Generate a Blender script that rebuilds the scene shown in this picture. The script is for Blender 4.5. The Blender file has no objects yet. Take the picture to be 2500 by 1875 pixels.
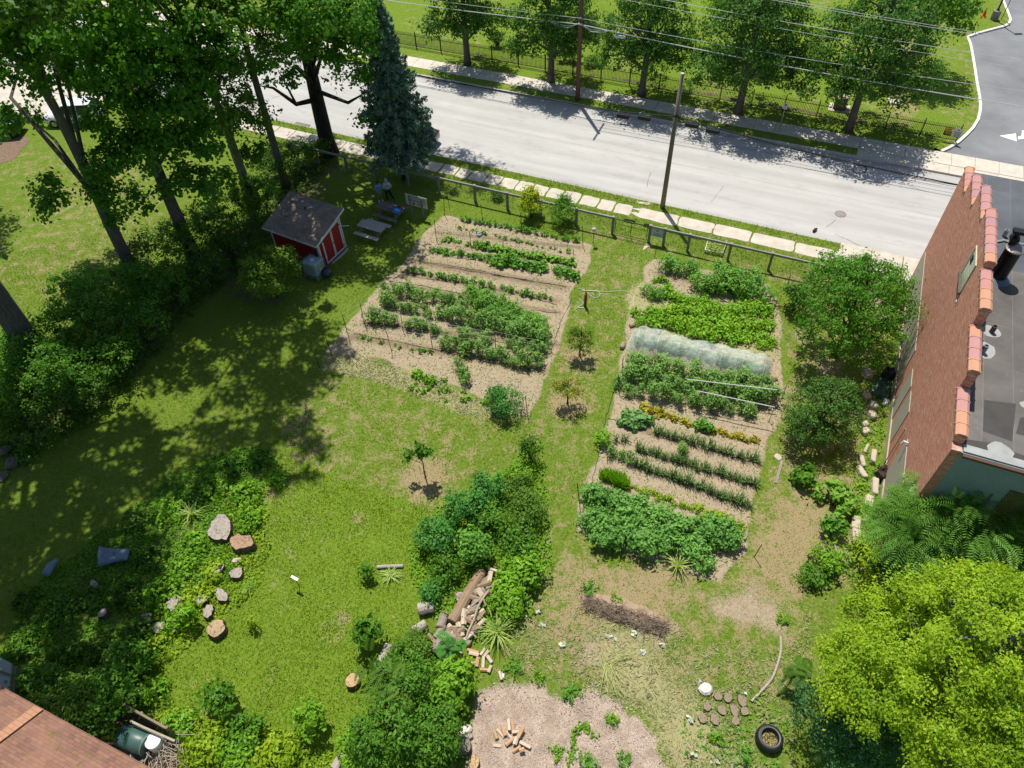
import bpy, math
import numpy as np
from mathutils import Vector, Matrix
# ------------------------------------------------------------------ camera, sky, sun
SC = bpy.context.scene
COL = SC.collection
CAM_H = 30.3; PITCH = math.radians(49.45); ROLL = math.radians(2.603); FPX = 1813.0
AZ = math.radians(-24.97)                       # direction of the street
_c, _s = math.cos(PITCH), math.sin(PITCH)
FW = np.array([0, _c, -_s]); _dn = np.array([0, -_s, -_c]); _rt = np.array([1., 0, 0])
RT = _rt*math.cos(ROLL) + _dn*math.sin(ROLL); DN = _dn*math.cos(ROLL) - _rt*math.sin(ROLL)
CP = np.array([0, 0, CAM_H])
cam = bpy.data.cameras.new("camera"); cam.sensor_width = 36; cam.lens = 36*FPX/2500
cam.clip_end = 2000; cam.clip_start = 0.1
co = bpy.data.objects.new("camera", cam); COL.objects.link(co); SC.camera = co
co.matrix_world = Matrix(((RT[0], -DN[0], -FW[0], 0), (RT[1], -DN[1], -FW[1], 0),
                          (RT[2], -DN[2], -FW[2], CAM_H), (0, 0, 0, 1)))
SUN_EL = math.radians(67); SUN_DIR = (0.235, -0.972)    # where shadows fall
wd = bpy.data.worlds.new("World"); SC.world = wd; wd.use_nodes = True
nt = wd.node_tree; bg = nt.nodes["Background"]; sky = nt.nodes.new("ShaderNodeTexSky")
sky.sky_type = 'NISHITA'; sky.sun_disc = False; sky.sun_elevation = SUN_EL
sky.sun_rotation = math.atan2(-SUN_DIR[0], -SUN_DIR[1]); sky.air_density = 1.0; sky.dust_density = 1.0
nt.links.new(sky.outputs[0], bg.inputs[0]); bg.inputs[1].default_value = 0.095
sl = bpy.data.lights.new("sun", 'SUN'); sl.energy = 5.0; sl.angle = math.radians(0.53); sl.color = (1.0, 0.95, 0.84)
so = bpy.data.objects.new("sun", sl); COL.objects.link(so)
sv = Vector((-SUN_DIR[0]*math.cos(SUN_EL), -SUN_DIR[1]*math.cos(SUN_EL), math.sin(SUN_EL)))
so.rotation_euler = sv.to_track_quat('Z', 'Y').to_euler(); so.location = (0, 60, 60)
SC.view_settings.view_transform = 'Standard'; SC.view_settings.look = 'None'
SC.view_settings.exposure = 0.22; SC.view_settings.gamma = 1.0
SC.render.resolution_x = 1024; SC.render.resolution_y = 768
SC.cycles.max_bounces = 6; SC.cycles.diffuse_bounces = 3; SC.cycles.transmission_bounces = 4
SC.cycles.transparent_max_bounces = 8; SC.cycles.caustics_reflective = False; SC.cycles.caustics_refractive = False

# ------------------------------------------------------------------ measuring helpers
PS = 2500/2212
def W(u, v, z=0.0):
    """survey point: the spot at height z seen at (u, v) of the 2212 px wide survey photo"""
    d = FW + RT*(u*PS-1250)/FPX + DN*(v*PS-937.5)/FPX
    p = CP + d*((CAM_H-z)/-d[2]); return Vector((p[0], p[1], z))
def Z(ox, oy, sc=3.16):
    return lambda x, y, z=0.0: W((ox+x/sc)/PS, (oy+y/sc)/PS, z)
z2, z3, z4 = Z(600, 0), Z(1200, 0), Z(1800, 0)
z5, z6, z7, z8 = Z(0, 450), Z(600, 350), Z(1200, 400), Z(1800, 400)
y1, y2, y3, y4 = Z(0, 900), Z(600, 800), Z(1200, 850), Z(1800, 850)
y5, y6, y7, y8 = Z(0, 1350), Z(600, 1350), Z(1200, 1350), Z(1800, 1350)
zs, zc, zp, zf = Z(630, 450, 7.9), Z(720, 580, 13.825), Z(850, 420, 10.055), Z(1560, 540, 5.29)
E1 = Vector((math.cos(AZ), math.sin(AZ), 0)); E2 = Vector((-math.sin(AZ), math.cos(AZ), 0))
def R(t, n, z=0.0):                              # street frame: t along the street, n across it
    p = E1*t + E2*n; return Vector((p.x, p.y, z))
def TN(p): return p.dot(E1), p.dot(E2)
def rng(seed): return np.random.default_rng(seed)

# ------------------------------------------------------------------ materials
MATS = {}
class NB:
    def __init__(s, name):
        m = bpy.data.materials.new(name); m.use_nodes = True; s.m = m; s.t = m.node_tree
        s.b = s.t.nodes["Principled BSDF"]; s.o = s.t.nodes["Material Output"]
    def n(s, typ, **kw):
        nd = s.t.nodes.new(typ)
        for k, v in kw.items(): setattr(nd, k, v)
        return nd
    def l(s, a, b): s.t.links.new(a, b)
    def pos(s, obj=False):
        if obj: return s.n("ShaderNodeTexCoord").outputs["Object"]
        return s.n("ShaderNodeNewGeometry").outputs["Position"]
    def map(s, v, scale=(1, 1, 1), rz=0.0):
        m = s.n("ShaderNodeMapping"); s.l(v, m.inputs[0]); m.inputs["Scale"].default_value = scale
        m.inputs["Rotation"].default_value = (0, 0, rz); return m.outputs[0]
    def noise(s, v, scale, detail=4, rough=0.6, dist=0.0):
        x = s.n("ShaderNodeTexNoise"); s.l(v, x.inputs["Vector"]); x.inputs["Scale"].default_value = scale
        x.inputs["Detail"].default_value = detail; x.inputs["Roughness"].default_value = rough
        x.inputs["Distortion"].default_value = dist; return x.outputs["Fac"]
    def ramp(s, f, pts):
        r = s.n("ShaderNodeValToRGB"); s.l(f, r.inputs[0]); e = r.color_ramp.elements
        while len(e) < len(pts): e.new(0.5)
        for i, (p, c) in enumerate(pts):
            e[i].position = p; e[i].color = (c[0], c[1], c[2], 1) if hasattr(c, '__len__') else (c, c, c, 1)
        return r.outputs["Color"]
    def mix(s, f, a, b, mode='MIX'):
        x = s.n("ShaderNodeMix", data_type='RGBA', blend_type=mode)
        for inp, v in ((x.inputs[0], f), (x.inputs[6], a), (x.inputs[7], b)):
            if isinstance(v, (int, float)): inp.default_value = v
            elif isinstance(v, (tuple, list)): inp.default_value = (v[0], v[1], v[2], 1)
            else: s.l(v, inp)
        return x.outputs[2]
    def math(s, op, a, b=0.0, clamp=False):
        x = s.n("ShaderNodeMath", operation=op); x.use_clamp = clamp
        for inp, v in ((x.inputs[0], a), (x.inputs[1], b)):
            if isinstance(v, (int, float)): inp.default_value = v
            else: s.l(v, inp)
        return x.outputs[0]
    def attr(s, name, out="Fac"):
        return s.n("ShaderNodeAttribute", attribute_name=name).outputs[out]
    def bump(s, h, strength=0.3, dist=0.05):
        b = s.n("ShaderNodeBump"); s.l(h, b.inputs["Height"]); b.inputs["Strength"].default_value = strength
        b.inputs["Distance"].default_value = dist; s.l(b.outputs[0], s.b.inputs["Normal"])
    def base(s, c, rough=0.8, spec=0.3, metal=0.0):
        if isinstance(c, (tuple, list)): s.b.inputs["Base Color"].default_value = (c[0], c[1], c[2], 1)
        else: s.l(c, s.b.inputs["Base Color"])
        s.b.inputs["Roughness"].default_value = rough; s.b.inputs["Metallic"].default_value = metal
        s.b.inputs["Specular IOR Level"].default_value = spec
        return s.m
def cached(fn):
    def g(*a):
        k = (fn.__name__,)+a
        if k not in MATS: MATS[k] = fn(*a)
        return MATS[k]
    return g
def sc3(c, k): return tuple(min(1, x*k) for x in c)

@cached
def plain(name, col, rough=0.7, metal=0.0, var=0.25, scale=6.0):
    b = NB(name); p = b.pos(True)
    f = b.noise(p, scale, 5); f2 = b.noise(p, scale*7, 3)
    c = b.mix(f, sc3(col, 1-var), sc3(col, 1+var)); c = b.mix(b.math('MULTIPLY', f2, 0.35), c, sc3(col, 1-var*1.6))
    b.bump(f2, 0.15, 0.01)
    return b.base(c, rough, 0.4, metal)
@cached
def wood(name, col, col2, ax=0, scale=1.0):
    b = NB(name); p = b.pos(True); s = [22*scale]*3; s[ax] = 1.6*scale
    f = b.noise(b.map(p, tuple(s)), 1.0, 6, 0.65, 0.4); g = b.noise(p, 3*scale, 3)
    c = b.mix(b.ramp(f, [(0.3, 0.0), (0.7, 1.0)]), col, col2); c = b.mix(b.math('MULTIPLY', g, 0.5), c, sc3(col, 0.6))
    b.bump(f, 0.4, 0.01)
    return b.base(c, 0.85, 0.2)
def LG(c):
    return (min(1, c[0]*1.5+0.004), min(1, c[1]*1.42), min(1, c[2]*1.1))
@cached
def leafm(name, ca, cb, transl=0.36, gloss=0.42, warm=None):
    b = NB(name); r = b.attr("rnd"); p = b.pos(); ca, cb = LG(ca), LG(cb)
    big = b.noise(p, 0.9, 3); fine = b.noise(p, 5.0, 2)
    f = b.math('ADD', b.math('MULTIPLY', r, 0.55), b.math('MULTIPLY', b.ramp(big, [(0.3, 0.0), (0.7, 1.0)]), 0.45))
    c = b.mix(f, ca, cb)
    if warm: c = b.mix(b.ramp(b.math('MULTIPLY', b.math('ADD', r, b.math('MULTIPLY', fine, 0.6)), 0.62), [(0.74, 0.0), (0.92, 0.8)]), c, warm)
    b.base(c, gloss+0.1, 0.22)
    tr = b.n("ShaderNodeBsdfTranslucent"); b.l(b.mix(0.5, c, (0.55, 0.75, 0.10), 'MULTIPLY'), tr.inputs[0])
    c2 = b.mix(1.0, c, (1.45, 1.35, 0.4), 'MULTIPLY'); b.l(c2, tr.inputs[0])
    mx = b.n("ShaderNodeMixShader"); mx.inputs[0].default_value = transl
    b.l(b.b.outputs[0], mx.inputs[1]); b.l(tr.outputs[0], mx.inputs[2]); b.l(mx.outputs[0], b.o.inputs[0])
    return b.m
@cached
def bark(name, col, col2):
    b = NB(name); p = b.pos(True)
    f = b.noise(b.map(p, (9, 9, 1.5)), 1.5, 6, 0.7, 0.6); g = b.noise(p, 1.2, 3)
    c = b.mix(b.ramp(f, [(0.35, 0.0), (0.65, 1.0)]), col, col2); c = b.mix(b.math('MULTIPLY', g, 0.5), c, sc3(col, 0.7))
    b.bump(f, 0.8, 0.03)
    return b.base(c, 0.9, 0.15)

# ------------------------------------------------------------------ object helpers
def tag(o, label=None, cat=None, group=None, kind=None):
    if label: o["label"] = label
    if cat: o["category"] = cat
    if group: o["group"] = group
    if kind: o["kind"] = kind
    return o
def thing(name, label, cat, loc=(0, 0, 0), rz=0.0, group=None):
    o = bpy.data.objects.new(name, None); COL.objects.link(o); o.empty_display_size = 0.2
    o.location = loc; o.rotation_euler = (0, 0, rz)
    return tag(o, label, cat, group)
def link(name, me, parent=None, loc=(0, 0, 0), rz=0.0):
    o = bpy.data.objects.new(name, me); COL.objects.link(o); o.location = loc; o.rotation_euler = (0, 0, rz)
    if parent: o.parent = parent
    return o
def dup(root, loc, rz=0.0, sc=None, label=None, group=None):
    def cp(o, par):
        c = o.copy(); COL.objects.link(c); c.parent = par
        for ch in CH.get(o.name, []): cp(ch, c)
        return c
    c = cp(root, None); c.location = loc; c.rotation_euler = (0, 0, rz)
    if sc is not None: c.scale = (sc, sc, sc) if isinstance(sc, (int, float)) else sc
    if label: c["label"] = label
    if group: c["group"] = group
    return c
CH = {}
def register(root):
    """remember a prototype's children once so copies can be made quickly"""
    def walk(o):
        CH[o.name] = [x for x in COL.objects if x.parent == o]
        for x in CH[o.name]: walk(x)
    walk(root); return root

def npmesh(name, V, F, mat, rnd=None, smooth=False, nv=4):
    """V (N,3), F (M,nv) arrays -> mesh"""
    V = np.asarray(V, np.float32); F = np.asarray(F, np.int32)
    me = bpy.data.meshes.new(name); me.vertices.add(len(V)); me.vertices.foreach_set("co", V.ravel())
    me.loops.add(F.size); me.loops.foreach_set("vertex_index", F.ravel()); me.polygons.add(len(F))
    me.polygons.foreach_set("loop_start", np.arange(0, F.size, F.shape[1], dtype=np.int32))
    me.update(calc_edges=True)
    if rnd is not None:
        a = me.attributes.new("rnd", 'FLOAT', 'POINT'); a.data.foreach_set("value", np.asarray(rnd, np.float32))
    if smooth: me.polygons.foreach_set("use_smooth", np.ones(len(F), dtype=bool))
    if mat: me.materials.append(mat)
    return me

class MB:
    """collects boxes, tubes and the like into ONE mesh"""
    def __init__(s): s.v = []; s.f = []
    def add(s, vs, fs):
        k = len(s.v); s.v += [tuple(v) for v in vs]; s.f += [tuple(i+k for i in f) for f in fs]; return s
    def box(s, c, d, rz=0.0, M=None, taper=1.0):
        x, y, z = d[0]/2, d[1]/2, d[2]/2; k = taper
        vs = [Vector(p) for p in ((-x, -y, -z), (x, -y, -z), (x, y, -z), (-x, y, -z), (-x*k, -y*k, z), (x*k, -y*k, z), (x*k, y*k, z), (-x*k, y*k, z))]
        Rm = M if M is not None else Matrix.Rotation(rz, 3, 'Z')
        vs = [Rm @ v + Vector(c) for v in vs]
        return s.add(vs, [(3, 2, 1, 0), (4, 5, 6, 7), (0, 1, 5, 4), (1, 2, 6, 5), (2, 3, 7, 6), (3, 0, 4, 7)])
    def beam(s, a, b, w, h, up=(0, 0, 1)):
        a, b = Vector(a), Vector(b); d = (b-a); L = d.length; x = d.normalized(); u = Vector(up)
        y = u.cross(x)
        if y.length < 1e-4: y = Vector((0, 1, 0)).cross(x)
        y.normalize(); z = x.cross(y); M = Matrix((x, y, z)).transposed()
        return s.box((a+b)/2, (L, w, h), M=M)
    def tube(s, pts, rad, seg=8, cap=True):
        pts = [Vector(p) for p in pts]; n = len(pts)
        if not hasattr(rad, '__len__'): rad = [rad]*n
        k = len(s.v); prev = None
        for i, p in enumerate(pts):
            d = (pts[min(i+1, n-1)]-pts[max(i-1, 0)]).normalized()
            if prev is None:
                prev = d.orthogonal().normalized()
            x = (prev - d*prev.dot(d)).normalized(); prev = x; y = d.cross(x)
            for j in range(seg):
                a = 2*math.pi*j/seg; s.v.append(tuple(p + (x*math.cos(a)+y*math.sin(a))*rad[i]))
        for i in range(n-1):
            for j in range(seg):
                a = k+i*seg+j; b = k+i*seg+(j+1) % seg; s.f.append((a, b, b+seg, a+seg))
        if cap:
            s.f.append(tuple(k+j for j in range(seg))[::-1]); s.f.append(tuple(k+(n-1)*seg+j for j in range(seg)))
        return s
    def lathe(s, prof, seg=16, c=(0, 0, 0), cap=True):
        k = len(s.v); n = len(prof)
        for r, z in prof:
            for j in range(seg):
                a = 2*math.pi*j/seg; s.v.append((c[0]+r*math.cos(a), c[1]+r*math.sin(a), c[2]+z))
        for i in range(n-1):
            for j in range(seg):
                a = k+i*seg+j; b = k+i*seg+(j+1) % seg; s.f.append((a, b, b+seg, a+seg))
        if cap:
            s.f.append(tuple(k+j for j in range(seg))[::-1]); s.f.append(tuple(k+(n-1)*seg+j for j in range(seg)))
        return s
    def prism(s, poly, z0, z1):
        n = len(poly); vs = [(p[0], p[1], z0) for p in poly]+[(p[0], p[1], z1) for p in poly]
        fs = [tuple(range(n))[::-1], tuple(range(n, 2*n))]+[(i, (i+1) % n, n+(i+1) % n, n+i) for i in range(n)]
        return s.add(vs, fs)
    def ball(s, c, r, seg=10, squash=(1, 1, 1), jit=0.0, rg=None):
        k = len(s.v); m = seg//2
        for i in range(m+1):
            th = math.pi*i/m
            for j in range(seg):
                a = 2*math.pi*j/seg; q = 1+(rg.uniform(-jit, jit) if rg is not None else 0)
                s.v.append((c[0]+r*q*squash[0]*math.sin(th)*math.cos(a), c[1]+r*q*squash[1]*math.sin(th)*math.sin(a), c[2]-r*q*squash[2]*math.cos(th)))
        for i in range(m):
            for j in range(seg):
                a = k+i*seg+j; b = k+i*seg+(j+1) % seg; s.f.append((a, b, b+seg, a+seg))
        return s
    def mesh(s, name, mat, smooth=False, bevel=0.0):
        me = bpy.data.meshes.new(name); me.from_pydata(s.v, [], s.f); me.update()
        import bmesh
        bm = bmesh.new(); bm.from_mesh(me)
        if bevel:
            bmesh.ops.bevel(bm, geom=[e for e in bm.edges if e.calc_face_angle(0) > 0.6], offset=bevel, segments=1, affect='EDGES')
        bmesh.ops.recalc_face_normals(bm, faces=bm.faces); bm.to_mesh(me); bm.free()
        if smooth: me.polygons.foreach_set("use_smooth", [True]*len(me.polygons))
        if mat: me.materials.append(mat)
        return me
    def build(s, name, mat, parent=None, loc=(0, 0, 0), rz=0.0, smooth=False, bevel=0.0):
        return link(name, s.mesh(name, mat, smooth, bevel), parent, loc, rz)
def struct(o): o["kind"] = "structure"; return o

# ------------------------------------------------------------------ foliage
def leaf_geo(rg, P, Nn, size, aspect=0.55, jitter=0.35, droop=0.0):
    """diamond-shaped leaves at P, facing roughly Nn"""
    n = len(P); N = Nn + rg.normal(0, 0.62, (n, 3)); N /= np.linalg.norm(N, axis=1)[:, None]+1e-9
    A = rg.normal(0, 1, (n, 3)); A -= (A*N).sum(1)[:, None]*N; A /= np.linalg.norm(A, axis=1)[:, None]+1e-9
    A[:, 2] -= droop; B = np.cross(N, A)
    L = size*(1+rg.uniform(-jitter, jitter, n))[:, None]/2; Wd = L*aspect
    V = np.stack([P-A*L, P+B*Wd-A*L*0.15, P+A*L-N*L*0.25, P-B*Wd-A*L*0.15], 1).reshape(-1, 3)
    F = np.arange(4*n).reshape(-1, 4); r = np.repeat(rg.random(n), 4)
    return V, F, r
def cloud(rg, blobs, n, clump=0.35, per=40, shell=0.5, flat=0.7, low=-0.5):
    """leaf points gathered into clumps spread through ellipsoids (cx,cy,cz,rx,ry,rz[,weight])"""
    Ps, Ns, CC = [], [], []
    w = np.array([(b[6] if len(b) > 6 else 1)*(b[3]*b[4]*b[5])**0.667 for b in blobs]); w /= w.sum()
    for b, wi in zip(blobs, w):
        m = int(n*wi); k = max(3, m//per)
        d = rg.normal(0, 1, (k*3, 3)); d /= np.linalg.norm(d, axis=1)[:, None]; d = d[d[:, 2] > low][:k]; k = len(d)
        rr = shell+(1-shell)*rg.random(k)**0.7
        C = np.array(b[:3])+d*rr[:, None]*np.array(b[3:6]); CC.append(C)
        i = rg.integers(0, k, m); sz = clump*(0.6+0.8*rg.random(k))[i][:, None]
        off = rg.normal(0, 1, (m, 3))*0.5; off[:, 2] *= flat
        P = C[i]+off*sz; Nn = d[i]*0.6+off*0.8+np.array([0, 0, 0.70]); Ps.append(P); Ns.append(Nn)
    return np.concatenate(Ps), np.concatenate(Ns), np.concatenate(CC)
def foliage_mesh(name, rg, blobs, n, size, mat, clump=0.35, per=40, shell=0.5, aspect=0.55, flat=0.7, low=-0.5, droop=0.0, zmin=0.03):
    P, Nn, CC = cloud(rg, blobs, n, clump, per, shell, flat, low); P[:, 2] = np.maximum(P[:, 2], zmin)
    V, F, r = leaf_geo(rg, P, Nn, size, aspect, droop=droop)
    return npmesh(name, V, F, mat, r), CC
def branches(mb, rg, pts, targets, r0, start=0.35, seg=6, sag=0.1):
    """limbs from a trunk polyline to crown points"""
    pts = [Vector(p) for p in pts]
    for T in targets:
        T = Vector(T); Ht = pts[-1].z; hd = math.hypot(T.x-pts[-1].x, T.y-pts[-1].y)
        za = min(0.95*Ht, max(start*Ht, T.z-hd*(0.45+0.4*rg.random()))); i = max(k for k in range(len(pts)-1) if pts[k].z <= za)
        a = pts[i].lerp(pts[i+1], (za-pts[i].z)/max(1e-6, pts[i+1].z-pts[i].z))
        d = T-a; m = a+d*0.5+Vector((rg.normal(0, 0.06), rg.normal(0, 0.06), 0.1+sag))*d.length
        r = r0*(0.25+0.2*rg.random())
        mb.tube([a, a.lerp(m, 0.55), m, m.lerp(T, 0.6), T], [r, r*0.8, r*0.6, r*0.4, r*0.15], seg, cap=False)
def make_tree(name, label, cat, base, H, r0, blobs, n, size, lmat, bmat, seed, group=None, lean=(0, 0), clump=0.7, per=70, shell=0.45, nb=14, aspect=0.6, fork=0.35, low=-0.6, droop=0.0, flat=0.7, bend=0.15):
    rg = rng(seed); t = thing(name, label, cat, base, 0, group)
    pts = [Vector((lean[0]*f+rg.normal(0, bend)*f, lean[1]*f+rg.normal(0, bend)*f, H*f)) for f in (0, 0.08, 0.25, 0.45, 0.65, 0.85, 1)]
    pts[0] = Vector((0, 0, -0.05)); pts[1] = Vector((lean[0]*0.08, lean[1]*0.08, H*0.08))
    rad = [r0*1.45, r0*1.05, r0*0.95, r0*0.8, r0*0.6, r0*0.4, r0*0.12]
    me, CC = foliage_mesh("crown", rg, blobs, n, size, lmat, clump, per, shell, aspect, flat, low, droop)
    mb = MB(); mb.tube(pts, rad, 10)
    sel = CC[rg.permutation(len(CC))[:nb]]; branches(mb, rg, pts, sel, r0, fork)
    mb.build("trunk", bmat, t, smooth=True); link("crown", me, t)
    return t
def make_shrub(name, label, cat, base, blobs, n, size, lmat, seed, group=None, stems=5, clump=0.3, per=40, aspect=0.55, shell=0.5, low=-0.2, droop=0.0, hs=None):
    rg = rng(seed); t = thing(name, label, cat, base, 0, group)
    me, CC = foliage_mesh("foliage", rg, blobs, n, size, lmat, clump, per, shell, aspect, 0.8, low, droop)
    mb = MB(); h = hs or max(b[2] for b in blobs)
    for k in range(stems):
        T = CC[rg.integers(len(CC))]
        mb.tube([(rg.normal(0, 0.06), rg.normal(0, 0.06), -0.02), (T[0]*0.35, T[1]*0.35, T[2]*0.5), T], [0.03, 0.02, 0.006], 5, cap=False)
    mb.build("stem", BARK_B, t); link("foliage", me, t)
    return t
BARK_G = bark("bark_grey", (0.075, 0.07, 0.06), (0.20, 0.185, 0.16))
BARK_B = bark("bark_brown", (0.05, 0.036, 0.025), (0.14, 0.10, 0.07))
BARK_P = bark("bark_pale", (0.12, 0.11, 0.09), (0.30, 0.27, 0.22))
# leaf palettes
L_DARK = leafm("leaf_dark", (0.024, 0.075, 0.010), (0.075, 0.175, 0.018))
L_MID = leafm("leaf_mid", (0.032, 0.11, 0.012), (0.095, 0.23, 0.026))
L_TREE = leafm("leaf_tree", (0.028, 0.11, 0.012), (0.085, 0.24, 0.025), 0.45)
L_BRIGHT = leafm("leaf_bright", (0.07, 0.19, 0.014), (0.17, 0.34, 0.03))
L_LIME = leafm("leaf_lime", (0.075, 0.175, 0.010), (0.25, 0.36, 0.022), 0.35, 0.42, (0.42, 0.40, 0.05))
L_BLUE = leafm("leaf_blue", (0.03, 0.12, 0.028), (0.075, 0.24, 0.05))
L_SPRUCE = leafm("needle_blue", (0.04, 0.095, 0.075), (0.14, 0.235, 0.22), 0.12, 0.7)
L_OLIVE = leafm("leaf_olive", (0.04, 0.11, 0.014), (0.105, 0.205, 0.03))
L_CROP = leafm("leaf_crop", (0.05, 0.16, 0.022), (0.14, 0.32, 0.06))
L_TOM = leafm("leaf_tomato", (0.06, 0.16, 0.04), (0.19, 0.34, 0.11))
L_YEL = leafm("leaf_yellowing", (0.07, 0.22, 0.015), (0.20, 0.36, 0.03), 0.3, 0.45, (0.60, 0.42, 0.04))
L_ONION = leafm("leaf_onion", (0.05, 0.12, 0.045), (0.14, 0.24, 0.10), 0.15)
L_RUST = leafm("leaf_rust", (0.045, 0.12, 0.012), (0.12, 0.23, 0.02), 0.3, 0.42, (0.30, 0.12, 0.03))
L_RED = leafm("leaf_red", (0.14, 0.17, 0.02), (0.34, 0.32, 0.04), 0.3, 0.45, (0.24, 0.07, 0.03))
# ------------------------------------------------------------------ zones of the ground (street frame)
def poly_sd(T, N, pts):
    """signed distance (negative inside) of grid points to a polygon given in world points"""
    q = np.array([TN(p) for p in pts]); n = len(q); d = np.full(T.shape, 1e9); ins = np.zeros(T.shape, bool)
    for i in range(n):
        a, b = q[i], q[(i+1) % n]; e = b-a; L = (e**2).sum()+1e-9
        h = np.clip(((T-a[0])*e[0]+(N-a[1])*e[1])/L, 0, 1)
        d = np.minimum(d, np.hypot(T-a[0]-h*e[0], N-a[1]-h*e[1]))
        c = ((a[1] > N) != (b[1] > N)); x = a[0]+(N-a[1])*(e[0])/(e[1] if abs(e[1]) > 1e-9 else 1e-9)
        ins ^= c & (T < x)
    return np.where(ins, -d, d)
_gr = rng(5)
def vnoise(T, N, s, seed):
    g = rng(seed).random((257, 257)); x = (T/s) % 256; y = (N/s) % 256; i = x.astype(int); j = y.astype(int); u = x-i; v = y-j
    u = u*u*(3-2*u); v = v*v*(3-2*v)
    return (g[i, j]*(1-u)+g[i+1, j]*u)*(1-v)+(g[i, j+1]*(1-u)+g[i+1, j+1]*u)*v
def fbm(T, N, s, seed): return (vnoise(T, N, s, seed)+0.5*vnoise(T, N, s/2.1, seed+1)+0.25*vnoise(T, N, s/4.3, seed+2))/1.75
def pl(*q): return [W(a, b) for a, b in q]
BED_L = pl((958, 468), (1120, 492), (1276, 530), (1272, 565), (1235, 640), (1222, 700), (1200, 770), (1172, 840), (1150, 905), (1085, 885), (990, 840), (880, 800), (790, 770), (705, 760), (742, 700), (790, 650), (850, 590), (905, 520))
STRAW_L = pl((705, 760), (790, 770), (880, 800), (990, 840), (1085, 885), (1150, 905), (1060, 905), (960, 880), (860, 840), (760, 815), (690, 800))
BED_R = pl((1412, 555), (1500, 575), (1600, 592), (1668, 615), (1690, 700), (1692, 830), (1682, 900), (1652, 1000), (1628, 1090), (1612, 1190), (1560, 1260), (1470, 1235), (1350, 1190), (1240, 1150), (1245, 1090), (1275, 1020), (1296, 960), (1322, 880), (1338, 800), (1350, 720), (1372, 640), (1390, 590))
STRAWMULCH = pl((1350, 640), (1380, 600), (1440, 640), (1560, 660), (1680, 690), (1690, 780), (1520, 745), (1370, 700))
MULCH = pl((1030, 1480), (1080, 1470), (1180, 1490), (1290, 1500), (1370, 1540), (1425, 1590), (1440, 1680), (1200, 1740), (1000, 1720), (1010, 1560))
LUSH = pl((620, 985), (760, 1045), (960, 1105), (930, 1180), (960, 1260), (900, 1400), (840, 1500), (760, 1600), (760, 1760), (330, 1700), (250, 1560), (310, 1450), (440, 1310), (540, 1180), (560, 1080))
MEADOW = pl((700, 812), (880, 850), (1000, 890), (1180, 905), (1170, 960), (1060, 1030), (960, 1105), (760, 1045), (620, 985), (600, 900))
DRYSE = pl((1170, 1180), (1250, 1170), (1560, 1270), (1620, 1180), (1660, 1000), (1700, 640), (1730, 560), (1960, 620), (1900, 1000), (1860, 1240), (1760, 1300), (1760, 1500), (1700, 1740), (1440, 1740), (1400, 1560), (1290, 1500), (1060, 1470), (1110, 1340), (1160, 1240))
PATH = pl((1276, 530), (1412, 555), (1372, 640), (1338, 800), (1296, 960), (1240, 1150), (1170, 1180), (1180, 1000), (1150, 905), (1200, 770), (1235, 640))
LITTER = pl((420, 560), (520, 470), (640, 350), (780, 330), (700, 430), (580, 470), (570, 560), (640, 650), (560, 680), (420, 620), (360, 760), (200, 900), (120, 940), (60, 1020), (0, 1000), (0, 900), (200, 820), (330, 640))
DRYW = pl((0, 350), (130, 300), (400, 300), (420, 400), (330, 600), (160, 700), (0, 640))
WEEDS = pl((0, 1420), (60, 1270), (180, 1190), (300, 1080), (440, 990), (560, 960), (620, 1000), (565, 1080), (560, 1170), (500, 1260), (430, 1310), (330, 1440), (300, 1500), (120, 1500), (0, 1470))

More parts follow.
